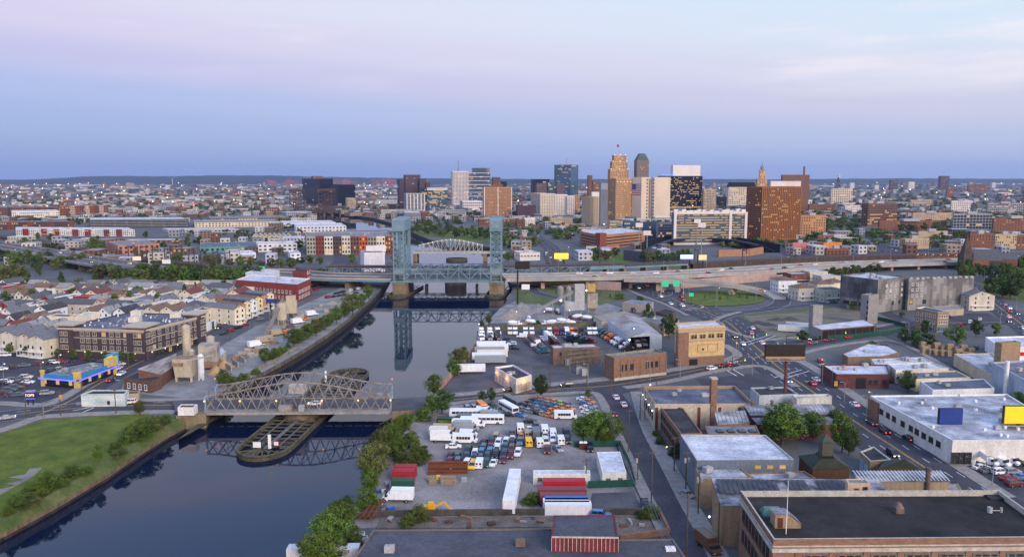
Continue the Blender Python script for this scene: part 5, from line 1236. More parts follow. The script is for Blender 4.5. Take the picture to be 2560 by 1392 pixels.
b=MB();b.obox((x2,p.y+4),6,5,4,12.5,0);b.loft([(x2-3,p.y+1.5,4),(x2+3,p.y+1.5,4),(x2+3,p.y+6.5,4),(x2-3,p.y+6.5,4)],[(x2-1,p.y+3.5,1.5),(x2+1,p.y+3.5,1.5),(x2+1,p.y+4.5,1.5),(x2-1,p.y+4.5,1.5)]);b.build('aggregate_bins',mat('dusty bin steel',(.30,.27,.22),.8,.25,.4),t)
for dx in(-2.6,2.6):
 for dy in(2,6):b=MB();b.bar((x2+dx,p.y+dy,0),(x2+dx,p.y+dy,4),.35);b.build('bin_leg',STEEL,t)
b=MB();b.obox((x2-.6,p.y+5),4.6,4,13.5,zt3-.5,0);b.build('bin_head',mat('mustard cladding',(.42,.30,.10),.7,.15),t)
b=MB();a_,e_2=V(1296,800,.6),Vector((p.x-s/2,p.y,zt3-4));b.bar(a_,e_2,1.6,.5);[b.bar(a_+Vector((0,sy,1.0)),e_2+Vector((0,sy,1.0)),.14)for sy in(-.8,.8)];b.build('conveyor',mat('galvanised conveyor',(.26,.25,.24),.7,.2),t)
for f in(.35,.6,.82):q=lerp2(a_,e_2,f);b=MB();b.bar((q.x,q.y,0),q,.3);b.bar((q.x+1.5,q.y,0),q,.2);b.build('conveyor_leg',STEEL,t)
for px_,r_ in((1402,2.0),(1423,1.6)):q=V(px_,775);b=MB();b.cyl((q.x,q.y+6),r_,4,13,14);b.cyl((q.x,q.y+6),r_,13,14.2,14,.3);b.cyl((q.x,q.y+6),.4,1.5,4,10,r_);b.build('cement_silo',mat('cement dusted silo',(.26,.25,.24),.8,.2),t)
for px_,py_ in((1402,751),(1466,726)):
 q=V(px_,py_+32);b=MB();b.ball((q.x,q.y,zat(px_,py_,q.y)),.7);b.build('flood_lamp',WLED,t)
def pile(label,px_,py_,rx,ry,h,m):
 p=V(px_,py_);b=MB();n=14;rn=random.Random(px_);rings=[]
 for k in range(5):
  f=k/4;rings.append([(p.x+rx*(1-f*.96)*math.cos(6.283*i/n)*rn.uniform(.9,1.1),p.y+ry*(1-f*.96)*math.sin(6.283*i/n)*rn.uniform(.9,1.1),h*f**1.15)for i in range(n)])
 for a,c in zip(rings,rings[1:]):b.add(a+c,[(i,(i+1)%n,n+(i+1)%n,n+i)for i in range(n)])
 b.add(rings[-1],(tuple(range(n)),));o=one('aggregate_pile',label,'gravel pile',b,m);return o
GRAV=mat('grey aggregate',(.22,.21,.20),.95,.2,.5);SAND=mat('orange sand',(.36,.23,.11),.95,.2,.4);TANP=mat('tan aggregate',(.29,.24,.19),.95,.2,.4)
pile('wide tan aggregate pile by the river at the right bank plant',1278,793,9,10,5.0,TANP);pile('large grey gravel pile left of the conveyor',1303,778,10,9,5.5,GRAV);pile('grey gravel pile under the conveyor',1345,777,8,8,4.5,GRAV);pile('low orange sand pile behind the truck yard wall',1315,812,5,2.5,1.8,SAND);pile('low tan sand pile behind the truck yard wall',1350,811,5.5,2.5,2.0,TANP)
b=MB();q=wpts([(1208,828),(1330,826),(1420,822),(1500,818)],0)
for a,c in zip(q,q[1:]):b.bar(a+up(1.6),c+up(1.6),.5,3.2)
one('yard_wall','stained concrete wall between gravel piles and truck yard','wall',b,mat('mossy yard wall',(.10,.09,.07),.95,.3,.3))
RFN=mat('rusty corrugated fence',(.26,.13,.09),.9,.25,.35,col2=(.40,.27,.21),stretch=(1,1,.4))
fence('corrugated_fence','pinkish rusty corrugated fence along the right river bank',[(1190,868),(1168,902),(1132,940),(1096,982)],2.6,RFN)
fence('corrugated_fence','chain link fence on the river edge of the truck yard',[(1205,836),(1190,868)],2.4,STEEL,solid=False)
PIXM=[]
def checker_wall(nm,base,s):
 m=mat(nm,base,.85,.1);t_=m.node_tree;bs=t_.nodes['Principled BSDF'];g_=t_.nodes.new('ShaderNodeNewGeometry');mp_=t_.nodes.new('ShaderNodeMapping');mp_.inputs['Scale'].default_value=(.45,.45,.62)
 vo=t_.nodes.new('ShaderNodeVectorMath');vo.operation='FLOOR';nz_=t_.nodes.new('ShaderNodeTexNoise');nz_.inputs['Scale'].default_value=.22;nz_.inputs['Detail'].default_value=1
 sh=t_.nodes.new('ShaderNodeVectorMath');sh.operation='MULTIPLY';sh.inputs[1].default_value=(1,1,1)
 t_.links.new(g_.outputs['Position'],mp_.inputs[0]);t_.links.new(mp_.outputs[0],vo.inputs[0]);t_.links.new(vo.outputs[0],sh.inputs[0])
 mp2=t_.nodes.new('ShaderNodeMapping');mp2.inputs['Rotation'].default_value=(0,R(40),R(20));mp2.inputs['Scale'].default_value=(1.5,1.5,.5);t_.links.new(sh.outputs[0],mp2.inputs[0]);t_.links.new(mp2.outputs[0],nz_.inputs['Vector'])
 rp_=t_.nodes.new('ShaderNodeValToRGB');rp_.color_ramp.interpolation='CONSTANT';e=rp_.color_ramp.elements;e.new(.5);e[0].position=0;e[1].position=.46;e[2].position=.56
 for i,k in enumerate((.62,.95,1.35)):e[i].color=(*(c*k for c in base),1)
 t_.links.new(nz_.outputs['Fac'],rp_.inputs[0]);t_.links.new(rp_.outputs[0],bs.inputs['Base Color']);return m
PX1=checker_wall('stepped grey panels',(.19,.185,.18),1);PX2=checker_wall('stepped dark slate panels',(.10,.10,.115),1)
t,P,z1=block('pixel_apartments','grey apartment block with stepped mosaic panels and pale roof',2098,2191,2262,783,699,32,PX1,'white')
A,N_,B=P[3],P[0],P[1]
b=MB();d=(N_-A).normalized();k=Vector((d.y,-d.x,0))*.12;b.quad(tuple(A+k+up(7)),tuple(N_+k+up(7)),tuple(N_+k+up(z1-.2)),tuple(A+k+up(z1-.2)));b.build('slate_cladding',PX2,t)
win_objs(t,A,N_,(3.0,),4,4.2,2.2,'pair',FRAMED,lit=.1);win_objs(t,A,N_,(8.6,11.8,15),9,1.5,1.5,'sash',FRAMED,lit=.08);win_objs(t,N_,B,(8.4,11.8,15.2),[.3,.45,.62,.85],1.6,1.6,'pair',WHITE,lit=.2);win_objs(t,N_,B,(4.0,),[.55,.78],1.8,2.2,'pair',FRAMED,lit=.3)
for i in range(10):q=P[0].lerp(P[2],.2+.06*i)+(P[3]-P[0])*random.uniform(-.2,.25);b=MB();ac_unit(b,(q.x,q.y),1.2,.5,z1-.8);b.build('rooftop_unit',ACM,t)
t,P,z1=block('pixel_apartments','longer grey wing with stepped mosaic panels behind the tan corner house',2262,2268,2430,776,697,12,PX1,'white',depth=30)
win_objs(t,P[0],P[1],(8.4,11.8,15.2),[.06,.13,.2],1.6,1.6,'pair',WHITE,lit=.1);win_objs(t,P[0],P[1],(4.0,),[.05,.25],2.4,2.4,'pair',FRAMED,lit=.5)
for i in range(12):q=P[0].lerp(P[1],(i+.5)/12)+(P[3]-P[0])*random.uniform(.1,.5);b=MB();ac_unit(b,(q.x,q.y),1.2,.2,z1-.8);b.build('rooftop_unit',ACM,t)
CBK=mat('grey concrete block',(.24,.235,.235),.95,.12,.5)
def shaft(label,*a,**k):
 t,P,z1=block('lift_shaft',label,*a,CBK,'grey',cat='construction',**k);return t,P,z1
t,P,z1=shaft('squat concrete block lift shaft rising at the left of the building site',2020,2030,2054,838,764,18)
t,P,z1=shaft('taller concrete block lift shaft with slit windows at the building site',2149,2168,2193,813,738,32)
win_objs(t,P[3],P[0],[3+i*3 for i in range(4)],[.9],.9,1.7,'sash',FRAMED,lit=0)
t,P,c=flat('building_shell','unfinished steel building shell with flat white roof','construction',[(2030,814),(2159,799),(2189,813),(2053,824)],5.2,CBK,ROOFS['white'],par=.1)
A,N_,B=face(P);d=(B-N_).normalized();k=Vector((d.y,-d.x,0))
b=MB();a=math.atan2(d.y,d.x);m_=lerp2(N_,B,.5)+k*.06;b.obox((m_.x,m_.y),(B-N_).length*.96,.1,.4,4.6,a);b.build('painted_front_shade',DARK,t)  # dark slab on the solid wall, painting the shade of an open interior
for i in range(9):q=lerp2(N_,B,i/8)+k*.2;b=MB();b.bar((q.x,q.y,0),(q.x,q.y,5.1),.3);b.build('steel_column',mat('red oxide steel',(.12,.04,.03),.8),t)
b=MB();b.bar(N_+k*.2+up(4.9),B+k*.2+up(4.9),.3,.5);b.build('steel_beam',mat('red oxide steel',(.12,.04,.03),.8),t)
SCR=mat('green fence screen',(.012,.07,.05),.85,.2,.8)
fence('screened_fence','green screened fence curving round the building site',[(2046,850),(2120,846),(2200,838),(2262,828),(2262,818),(2220,806),(2190,800)],2.2,SCR,4)
for i,(a,bb)in enumerate((((1958,824),(2018,836)),((1985,818),(2028,828)))):
 q=(V(*a)+V(*bb))/2;b=MB();b.obox((q.x,q.y),17,3.4,.5,3.4,-.35,0,1);o=one('site_office_trailer','','site office',b,[wallm('c4c8c4'),ROOFS['white']]);pend(o,'long pale site office trailer','at the building site','site office')
for px_,py_,w_ in((1895,808,6),(1920,812,5),(1945,800,7),(1975,798,6)):pile('dark heap of rubble on the building site dirt, near column %s'%nth(px_%9+1),px_,py_,w_,4,1.6,mat('dark rubble',(.07,.065,.06),.95,.3,.6))
t,P,c=flat('corner_house','three storey tan brick corner house with dark roof','building',[(2289,770),(2345,779),(2373,778),(2312,766)],10.6,BRICKT,ROOFS['dark'],par=.5,trim=WHITE)
A,N_,B=face(P);win_objs(t,A,N_,(4.4,7.6),[.12,.3,.5,.68,.86],1.1,1.7,'sash',WHITE,lit=.0);win_objs(t,N_,B,(4.4,7.6),4,1.1,1.6,'sash',WHITE,lit=0);win_objs(t,N_,B,(.8,),4,1.8,2.2,'pair',BLUEP,lit=0);win_objs(t,A,N_,(.8,),[.6,.72,.84],1.6,2.2,'pair',BLUEP,lit=0)
house((2430,770),8,(17,16,9,2.6),'gable','b9b2a4','grey','beside the avenue at the right','large grey sided gabled house');house((2370,760),8,(14,12,6,2),'gable','d6d8da','grey','behind the tan corner house','low white gabled house')
flat('garden_court','low tan court building behind the tan corner house','building',[(2330,766),(2400,762),(2410,772),(2350,776)],3.5,wallm('a89c88'),ROOFS['tan'],par=.3)
for i,(px_,py_,w_,a_,wc)in enumerate(((1958,728,14,10,'d6d8da'),(2004,748,13,14,'c9c2b2'),(2050,738,13,12,'c9c2b2'),(2082,734,12,12,'d8cdb4'))):house((px_,py_),a_,(w_,12,8.5,2.4),'hip',wc,'brown','beside the loop ramp')
house((2068,752),14,(14,13,8,1),'flat','a8b0a2','dark','beside the loop ramp')
for px_,py_,xw in((1990,706,1),(2035,700,1),(2065,712,1)):house((px_,py_),12,(16,12,7,1),'flat','6a4436' if px_<2000 else 'b9b2a4','white','behind the hip roofed houses')
t,P,c=flat('maroon_shop','maroon painted brick shop with pale flat roof by the avenue','shop',[(2053,910),(2218,911),(2224,935),(2091,935)],5.2,BRICKD,ROOFS['white'],par=.5,units=4)
fr=sorted(sorted(P,key=lambda p:p.y)[:2],key=lambda p:p.x);A,N_,B=min(P,key=lambda p:p.x),fr[0],fr[1]
win_objs(t,N_,B,(1.6,),[.09,.64,.75,.91],1.6,1.8,'sash',FRAMED,lit=0);b=MB();p=lerp2(N_,B,.47);b.obox((p.x,p.y-.08),3.8,.15,0,4.2);b.build('roller_door',DARK,t);win_objs(t,A,N_,(.8,),5,1.6,2.4,'pair',FRAMED,lit=.4)
flat('pale_roof_store','store with pale roof behind the maroon shop','shop',[(2218,908),(2330,905),(2372,920),(2240,924)],5,wallm('cfc9bd'),ROOFS['white'],par=.5,units=3)
flat('pale_roof_store','narrow store with pale cluttered roof beside the branch street','shop',[(2178,897),(2310,892),(2336,906),(2190,912)],4.2,wallm('c4c0b8'),ROOFS['white'],par=.4,units=6)
flat('yellow_wall_store','low cream walled store with worn grey roof behind the dark leafy tree','shop',[(2250,930),(2392,926),(2426,943),(2290,947)],4.4,wallm('d8cba0'),ROOFS['blue'],par=.4,units=2)
flat('white_wall_store','low white walled store with worn grey roof north of the long warehouse','shop',[(2300,952),(2460,946),(2486,970),(2332,974)],5,wallm('d4d4d4'),ROOFS['blue'],par=.4,units=2)
t,P,c=flat('long_white_warehouse','long white warehouse with patchy pale roof beside the avenue','warehouse',[(2175,988),(2518,984),(2700,1098),(2382,1100)],6.8,wallm('cfcdca'),ROOFS['patchy'],par=.5,trim=WHITE,units=5)
w=sorted(P,key=lambda p:p.x)[:2];w.sort(key=lambda p:-p.y)
win_objs(t,w[0],w[1],(3.2,),[.08,.17,.26,.34,.45,.55,.62,.7,.78,.86],2.2,1.7,'grid',FRAMED,lit=0)
for i in range(14):
 q=lerp2(lerp2(P[0],P[1],random.random()),lerp2(P[3],P[2],random.random()),random.random());b=MB();b.box(q.x-.35,q.y-.35,6.8,q.x+.35,q.y+.35,7.6);b.build('roof_vent',WHITE,t)
b=MB();q0,q1=lerp2(w[0],w[1],.0),lerp2(w[0],w[1],.14);d=(q1-q0).normalized();k=Vector((d.y,-d.x,0));m_=(q0+q1)/2+k*.3;b.obox((m_.x,m_.y),(q1-q0).length,.6,0,6.4,math.atan2(d.y,d.x));b.build('brick_front',BRICK,t)
fr=sorted(sorted(P,key=lambda p:p.y)[:2],key=lambda p:p.x);win_objs(t,fr[0],fr[1],(.6,),[.03,.075,.12],2.6,3.2,'grid',FRAMED,lit=0)
flat('auto_shop','single storey auto shop with angled white roof by the junction','shop',[(2105,884),(2170,858),(2222,864),(2250,880),(2210,890),(2120,892)],4.2,wallm('7a6654'),ROOFS['white'],par=.3,units=1)
flat('grey_blue_mill','tall grey blue painted building at the right edge','building',[(2480,905),(2560,900),(2700,930),(2700,985),(2560,948)],10,wallm('9fa9b8'),ROOFS['grey'],par=.6,units=3)
t,P,z1=block('brick_water_tower_house','square brick tower block with dark roof rising above the grey blue mill',2480,2497,2544,962,858,18,BRICKT,'dark')
flat('graffiti_garage','long low cream garage with roller doors on the branch street','building',[(2385,884),(2480,882),(2500,905),(2480,938)],5,wallm('b8aa90'),ROOFS['patchy'],par=.4,units=1)
b=MB();q=[V(2432,923),V(2476,945)];b.bar(q[0]+up(1.3),q[1]+up(1.3),.15,2.6);one('graffiti_wall','teal graffiti covered wall section on the branch street','wall',b,mat('teal graffiti',(.06,.16,.18),.8,.5,.6,col2=(.25,.27,.3),det=9))
t,P,c=flat('red_band_store','white store with bold red wall band at the right edge','shop',[(2464,842),(2700,836),(2700,868),(2500,866)],6,wallm('e0e0e0'),ROOFS['white'],par=.6)
A,N_,B=face(P);q0,q1=sorted(P,key=lambda p:p.x)[0],sorted(P,key=lambda p:p.y)[0];d=(q1-q0).normalized();b=MB();k=Vector((d.y,-d.x,0))*.1;b.bar(q0+k+up(3.4),q1+k+up(3.4),.2,1.6);b.build('red_band',paint('c01818'),t)
rnd=random.Random(5)
for i in range(16):
 p=V(2308+(i%8)*17+rnd.uniform(-3,3),884-(i//8)*12+(i%8)*1.5);b=MB()
 for k in range(rnd.choice((2,3))):b.obox((p.x+rnd.uniform(-.2,.2),p.y),3.2,1.6,k*1.25,k*1.25+1.15,.2)
 o=one('lumber_stack','','lumber',b,TANB);pend(o,'stacked lumber bundle','in the lumber yard','lumber')
def billboard(label,base_px,x0,x1,y0,y1,pole_m,face_m,back=1.2,two=None,emit=False):
 p=V(*base_px);zt_,zb_=zat(x0,y0,p.y),zat(x0,y1,p.y);X0,X1=at(x0,y0,p.y).x,at(x1,y0,p.y).x
 t=thing('billboard',p,label,'billboard');b=MB();b.cyl((p.x,p.y+.8),.55,0,zb_+.5,10);b.build('pole',pole_m,t)
 b=MB();b.box(X0,p.y-.1,zb_,X1,p.y+.2,zt_);b.build('panel',face_m,t)
 b=MB();b.box(X0-.1,p.y+.21,zb_-.2,X1+.1,p.y+back,zt_+.1);b.build('frame',BLK,t)
 b=MB();b.box(X0,p.y-1.4,zb_-.6,X1,p.y-.15,zb_-.45);b.build('catwalk',STEEL,t)
 return t,p,X0,X1,zb_,zt_
REDP=mat('red brown pole paint',(.13,.035,.03),.6,.15)
t,p,X0,X1,zb_,zt_=billboard('dark billboard on a red brown pole above the junction',(1963,1012),1915,2014,862,896,REDP,mat('dark billboard back',(.022,.018,.015),.8,.3,.8))
b=MB();b.box(X0,p.y-.3,zb_-.1,X1,p.y-.12,zb_+.75);b.build('trim_strip',mat('tan trim',(.35,.22,.10),.8),t)
billboard('blue square billboard standing on the long white warehouse roof',(2379,1116),2351,2408,1022,1083,BLK,mat('royal blue panel',(.012,.04,.20),.5,.12,.5))
billboard('yellow billboard at the right edge above the white warehouse',(2545,1122),2514,2640,1016,1058,BLK,mat('yellow panel',(.80,.50,.015),.5,.05,emit=(1,.62,.02),es=.25))
p=V(2511,1004);b=MB();b.cyl((p.x,p.y),.7,0,zat(2511,902,p.y),12);one('white_pole','tall thick white pole beside the long white warehouse','pole',b,WHITE)
# LEFT BANK
def block3(name,label,L,C,Rr,yt,wall,roof,cat='building',par=.6,trim=None,units=0,h=None,top=None):
 """building from the base pixels of its left end, near corner and right end; yt = top of the near corner"""
 l,c,r=V(*L),V(*C),V(*Rr);h=h or zat(C[0],yt,c.y)
 return flat(name,label,cat,[c,r,r+l-c,l],h-par,wall,ROOFS[roof]if isinstance(roof,str)else roof,par=par,world=True,trim=trim,units=units)+((l,c,r,h),)
DKB=mat('dark plum brown brick',(.060,.045,.056),.92,.15,.5,det=7);CORN=mat('cream cornice',(.43,.375,.31),.85,.08)
t,P,c,(l,n_,r,h)=block3('dark_brick_apartments','four storey dark brick apartment block with cream cornice',(154,893),(362,901),(515,856),824,DKB,'blue',par=.5)
fl=[4.1+i*3.05 for i in range(3)]
win_objs(t,l,n_,fl,[.045,.27,.34,.42,.53,.62,.70,.79,.88,.955],2.0,1.9,'pair',CORN,lit=.1);win_objs(t,n_,r,fl,[.05,.15,.24,.36,.45,.56,.64,.74,.83,.94],2.0,1.9,'pair',CORN,lit=.12)
win_objs(t,n_,r,(.6,),12,2.2,2.4,'pair',FRAMED,lit=.3)
for a,e in((l,n_),(n_,r)):
 for z0,z1,o in((3.2,3.7,.3),(9.2,9.5,.2),(h-1.5,h-.9,.35),(h-.9,h-.1,.75)):
  d=(e-a).normalized();k=Vector((d.y,-d.x,0))*o;b=MB();b.prism([tuple((a-d*o)[:2]),tuple((e+d*o)[:2]),tuple((e+d*o+k)[:2]),tuple((a-d*o+k)[:2])],z0,z1);b.build('cornice',CORN,t)
 for i in range(5):
  q=a.lerp(e,(i+.5)/5.0)+Vector(((e-a).normalized().y,-(e-a).normalized().x,0))*.6;b=MB();b.ball((q.x,q.y,3.0),.3);b.build('wall_lamp',WARM,t)
for q,w_ in((l,7),(n_,9),(r,7)):
 k=(P[0]+P[1]+P[2]+P[3])/4;q=q+(k-q).normalized()*w_*.62;a=math.atan2((n_-l).y,(n_-l).x);b=MB();b.obox((q.x,q.y),w_,w_,0,h+.6,a);b.build('corner_pavilion',DKB,t)
 b=MB();b.obox((q.x,q.y),w_+1.0,w_+1.0,h+.6,h+1.1,a);b.obox((q.x,q.y),w_+2,w_+2,h+1.1,h+1.7,a);b.build('pavilion_cornice',CORN,t)
for a,e in((l,n_),(n_,r)):
 d=(e-a).normalized();k=Vector((d.y,-d.x,0))*.75;win_objs(t,a+k,e+k,fl,[.035,.085,.915,.965],1.7,1.9,'pair',CORN,lit=.05)
for f,g_ in((.2,.9),(.75,.85),(.5,.5)):q=l.lerp(n_,f)+(r-n_)*g_;b=MB();b.obox((q.x,q.y),5,4,h-.5,h+1.8,.1);b.build('roof_house',wallm('c9c2b2'),t)
a0,a1=l.lerp(n_,.55)+(r-n_)*.3,l.lerp(n_,.42)+(r-n_)*.95
b=MB();b.bar(a0+up(h-.9),a1+up(h-.9),6,.12);b.build('courtyard_roof',ROOFS['dark'],t)
for i in range(60):q=l.lerp(n_,random.uniform(.06,.94))+(r-n_)*random.uniform(.06,.92);b=MB();b.box(q.x-.25,q.y-.25,h-.5,q.x+.25,q.y+.25,h+random.uniform(0,.5));b.build('roof_vent',WHITE if i%2 else ACM,t)
t,P,c,(l,n_,r,h)=block3('white_garage','white garage with green roller door past the dark apartments',(512,830),(520,828),(541,817),808,wallm('d8dade'),'dark');b=MB();q=n_.lerp(r,.6);b.obox((q.x+.1,q.y-.1),3,.15,0,4,math.atan2((r-n_).y,(r-n_).x));b.build('roller_door',paint('1d5a34'),t)
sheet('parking_lot_paving',[(512,842),(540,822),(620,796),(660,786),(600,812),(560,832)],ASPH,.03)
for i in range(7):house(V(562+i*14.5,806-i*6),62,(7.4,17 if i else 24,9,1.6),'gable',('d8cdb4','b08a6a','d8cdb4','d6d8da','dccf9a','b08a6a','d8cdb4')[i],('grey','brown','dark')[i%3],'in the tan terrace along the boulevard','narrow terrace house')
TQ=mat('turquoise diner band',(.02,.17,.33),.4,.1,emit=(.02,.3,.6),es=.18);NEON=lamp_m('violet neon',(.25,.08,1),1.7);NEON2=lamp_m('blue neon',(.10,.16,1),1.8);YG=mat('lit yellow glass',(.4,.3,.1),.4,emit=(1,.72,.25),es=.12)
dk=mat('black diner base',(.012,.012,.013),.4)
l,n_,r=V(107,964),V(195,971),V(289,934);dl,dr=(n_-l),(r-n_)
t=thing('neon_diner',n_,'single storey diner with violet neon band and yellow sign tower','restaurant')
k1,k2=l+dr.normalized()*12,r-dl.normalized()*12;inn=n_+dr.normalized()*12-dl.normalized()*12
b=MB();b.add([v+up(z)for z in(0,4.6)for v in(l,n_,r,k2,k1)],[(i,(i+1)%5,5+(i+1)%5,5+i)for i in range(5)]);b.build('wall',dk,t)
b=MB();b.add([v+up(4.2)for v in(l,n_,r,k2,k1)],((0,1,2,3,4),));b.build('roof',ROOFS['grey'],t)
for a,e in((l,n_),(n_,r)):
 d=(e-a).normalized();k=Vector((d.y,-d.x,0));ang=math.atan2(d.y,d.x);L=(e-a).length
 b=MB();b.bar(a+up(4.2)+k*.15,e+up(4.2)+k*.15,.3,1.5);b.build('turquoise_band',TQ,t)
 b=MB();b.bar(a-d*.6+k*.75+up(3.3),e+d*.6+k*.75+up(3.3),1.0,.35);b.build('neon_canopy',paint('2a2450'),t)
 for z,m_ in((3.5,NEON),(3.18,NEON2)):b=MB();b.bar(a-d*.6+k*1.3+up(z),e+d*.6+k*1.3+up(z),.14,.26);b.build('neon_tube',m_,t)
 for i in range(int(L/2)):q=a+d*(1.2+i*2.0)+k*.08;b=MB();b.obox((q.x,q.y),1.5,.1,1.0,2.8,ang);b.build('window',LIT2 if i%3==0 else GLASS,t)
 for f in(0.03,.97):q=a+d*L*f+k*.3;b=MB();b.obox((q.x,q.y),1.3,.8,0,5.9,ang);b.build('pylon',YG,t);b=MB();b.obox((q.x,q.y),1.5,1.0,5.9,6.3,ang);b.build('pylon_cap',paint('e8b71c'),t)
q=n_.lerp(r,.86);a=math.atan2(dr.y,dr.x);b=MB();b.obox((q.x,q.y+1),6.2,2,3.9,7.6,a);b.build('sign_tower',YG,t)
q2=q+Vector((dr.normalized().y,-dr.normalized().x,0))*.25;b=MB();b.obox((q2.x,q2.y),2.8,.4,4.4,8.2,a);b.build('sign_panel',lamp_m('lit yellow sign',(1,.55,.02),.8),t);b=MB();b.obox((q.x-.6,q.y+3.4),5,2.5,4.2,8.4,a);b.build('sign_tower_back',TQ,t)
for i in range(22):q=l.lerp(n_,random.uniform(.1,.9))+dr*random.uniform(.1,.35)if i%2 else n_+dr*random.uniform(.05,.8)-dl.normalized()*random.uniform(2,9);b=MB();ac_unit(b,(q.x,q.y),random.uniform(.5,1.1),random.random(),4.2);b.build('rooftop_unit',STEEL,t)
p=V(77,1012);t=thing('diner_sign',p,'violet lit diner sign with yellow lettering on the car park corner','sign');b=MB();[b.bar(p+Vector((x,0,0)),p+Vector((x,0,3)),.3)for x in(-.9,.9)];b.build('post',BLK,t)
b=MB();b.obox((p.x,p.y),3.6,.5,2.2,4.9,.15);b.build('panel',paint('231a66'),t);[(lambda b,z:(b.obox((p.x,p.y-.3),3.6,.12,z,z+.16,.15),b.build('neon_tube',NEON if z>4 else NEON2,t)))(MB(),z)for z in(2.3,4.75)];text(t,'TOPS',(p.x,p.y-.36,3.6),8,1.3,lamp_m('yellow lettering',(1,.6,.05),2.5))
t,P,c=flat('brick_office','low brick office with white shuttered windows and dark roof by the stone yard','building',[(309,946),(348,930),(404,943),(376,954)],4.2,mat('dull red brick',(.12,.066,.052),.92,.2,.7),ROOFS['dark'],par=.2);A,N_,B=face(P);win_objs(t,A,N_,(.9,),4,1.3,2.1,'sash',WHITE,lit=0)
t,P,c=shed('gabled_shed','long brick shed with striped roof and white gable','shed',[(345,922,8),(404,935,5),(445,908,5),(440,884,8)],mat('dull red brick',(.12,.066,.052),.92,.2,.7),mat('rust striped sheet roof',(.13,.10,.095),.8,.3,.3,col2=(.34,.31,.30),stretch=(2,.3,1,-35)))
t,P,c=flat('mural_building','low building with a pale painted landscape mural by the bridge','building',[(202,985),(232,974),(322,974),(312,984)],4.2,mat('faded landscape mural',(.30,.42,.42),.9,.4,.35,col2=(.62,.64,.64),det=6,stretch=(.3,.3,1.2)),ROOFS['dark'],par=.4)
A,N_,B=face(P);win_objs(t,N_,B,(.9,),[.62],.9,1.2,'sash',FRAMED,lit=0)
flat('yard_hut','small weathered hut beside the mural building','hut',[(316,985),(346,983),(350,976),(322,977)],3,wallm('a89880'),ROOFS['brown'],par=.1)
CRM=mat('cement stained cream steel',(.34,.285,.20),.85,.2,.3,col2=(.50,.44,.33),stretch=(1,1,.3));RUBM=mat('rust stained hopper',(.24,.15,.10),.9,.3,.4)
t=thing('cement_plant',V(470,940),'cream hoppers and tall silo of the concrete plant beside the river','concrete plant')
def silo(px_,yb,yt_,wpx,m_=CRM,cone=True):
 p=V(px_,yb);r_=wpx/2*p.y/FPX*1.02;z1=zat(px_,yt_,p.y);b=MB();b.cyl((p.x,p.y),r_,3 if cone else 0,z1-.8,18);b.cyl((p.x,p.y),r_,z1-.8,z1,18,r_*.4)
 if cone:b.cyl((p.x,p.y),.5,.8,3,14,r_);[b.bar((p.x+r_*.8*math.cos(a),p.y+r_*.8*math.sin(a),0),(p.x+r_*.8*math.cos(a),p.y+r_*.8*math.sin(a),3.5),.3)for a in(.8,2.3,3.9,5.5)]
 b.build('silo',m_,t)
silo(469,905,811,20,cone=False);silo(527,880,838,20);silo(504,950,884,15,wallm('d0d4da'));silo(481,918,872,16)
p=V(467,950);s=50*p.y/FPX;zt_,zm=zat(467,893,p.y),zat(467,938,p.y);b=MB();b.loft([(p.x-s*.42,p.y-3,zm),(p.x+s*.42,p.y-3,zm),(p.x+s*.42,p.y+3,zm),(p.x-s*.42,p.y+3,zm)],[(p.x-s*.5,p.y-4,zt_),(p.x+s*.5,p.y-4,zt_),(p.x+s*.5,p.y+4,zt_),(p.x-s*.5,p.y+4,zt_)]);b.build('hopper',CRM,t)
b=MB();b.box(p.x-s*.5,p.y-4.1,zt_-2.6,p.x+s*.06,p.y-3.9,zt_-1.4);b.build('rust_band',RUBM,t);b=MB();b.box(p.x-s*.44,p.y-3.4,zt_+.01,p.x+s*.44,p.y+3.4,zt_+.06);b.build('hopper_load',RUBM,t)
for dx in(-.38,.38):
 for dy in(-2.6,2.6):b=MB();b.bar((p.x+s*dx,p.y+dy,0),(p.x+s*dx,p.y+dy,zm),.7);b.build('hopper_leg',CRM,t)
p=V(518,925);b=MB();z1=zat(518,862,p.y);b.obox((p.x,p.y+3),7.5,6,3.5,z1,.15);b.build('batch_house',mat('patched bin cladding',(.20,.19,.175),.8,.35,.35,col2=(.42,.38,.31)),t);b=MB();b.obox((p.x,p.y+3),8,6.4,1,3.4,.15);b.build('batch_house_base',RUBM,t)
b=MB();b.bar(V(470,900,10),V(532,888,12.5),1.2,.5);[b.bar(V(470,900,11+z),V(532,888,13.5+z),.1)for z in(0,.6)];b.build('gangway',CRM,t)
t=thing('stone_plant',V(705,812),'cream crushing plant with long inclined conveyor by the red factory','concrete plant')
silo(705,812,757,24);silo(727,790,756,18);silo(690,800,770,16)
p=V(718,806);z1=zat(718,742,p.y);b=MB();b.obox((p.x,p.y+4),9,7,5,z1-3,.2);b.obox((p.x+1.5,p.y+4),5,5,z1-2.99,z1,.2);b.build('plant_house',CRM,t);b=MB();[b.bar((p.x+dx,p.y+dy,0),(p.x+dx,p.y+dy,5),.5)for dx in(-3.5,0,3.5)for dy in(1,7)];b.build('plant_legs',RUBM,t)
b=MB();b.bar(V(659,850,.5),Vector((p.x-3,p.y+4,z1-2)),1.7,.7);[b.bar(V(659,850,.5)+Vector((s_,0,1)),Vector((p.x-3+s_,p.y+4,z1-1)),.12)for s_ in(-.8,.8)];b.build('conveyor',mat('timber cased conveyor',(.24,.19,.14),.85,.2),t);b=MB();q=V(676,812);b.bar((q.x,q.y,0),(q.x,q.y,9),.4);b.bar((q.x+2,q.y,0),(q.x,q.y,9),.3);b.build('conveyor_leg',STEEL,t)
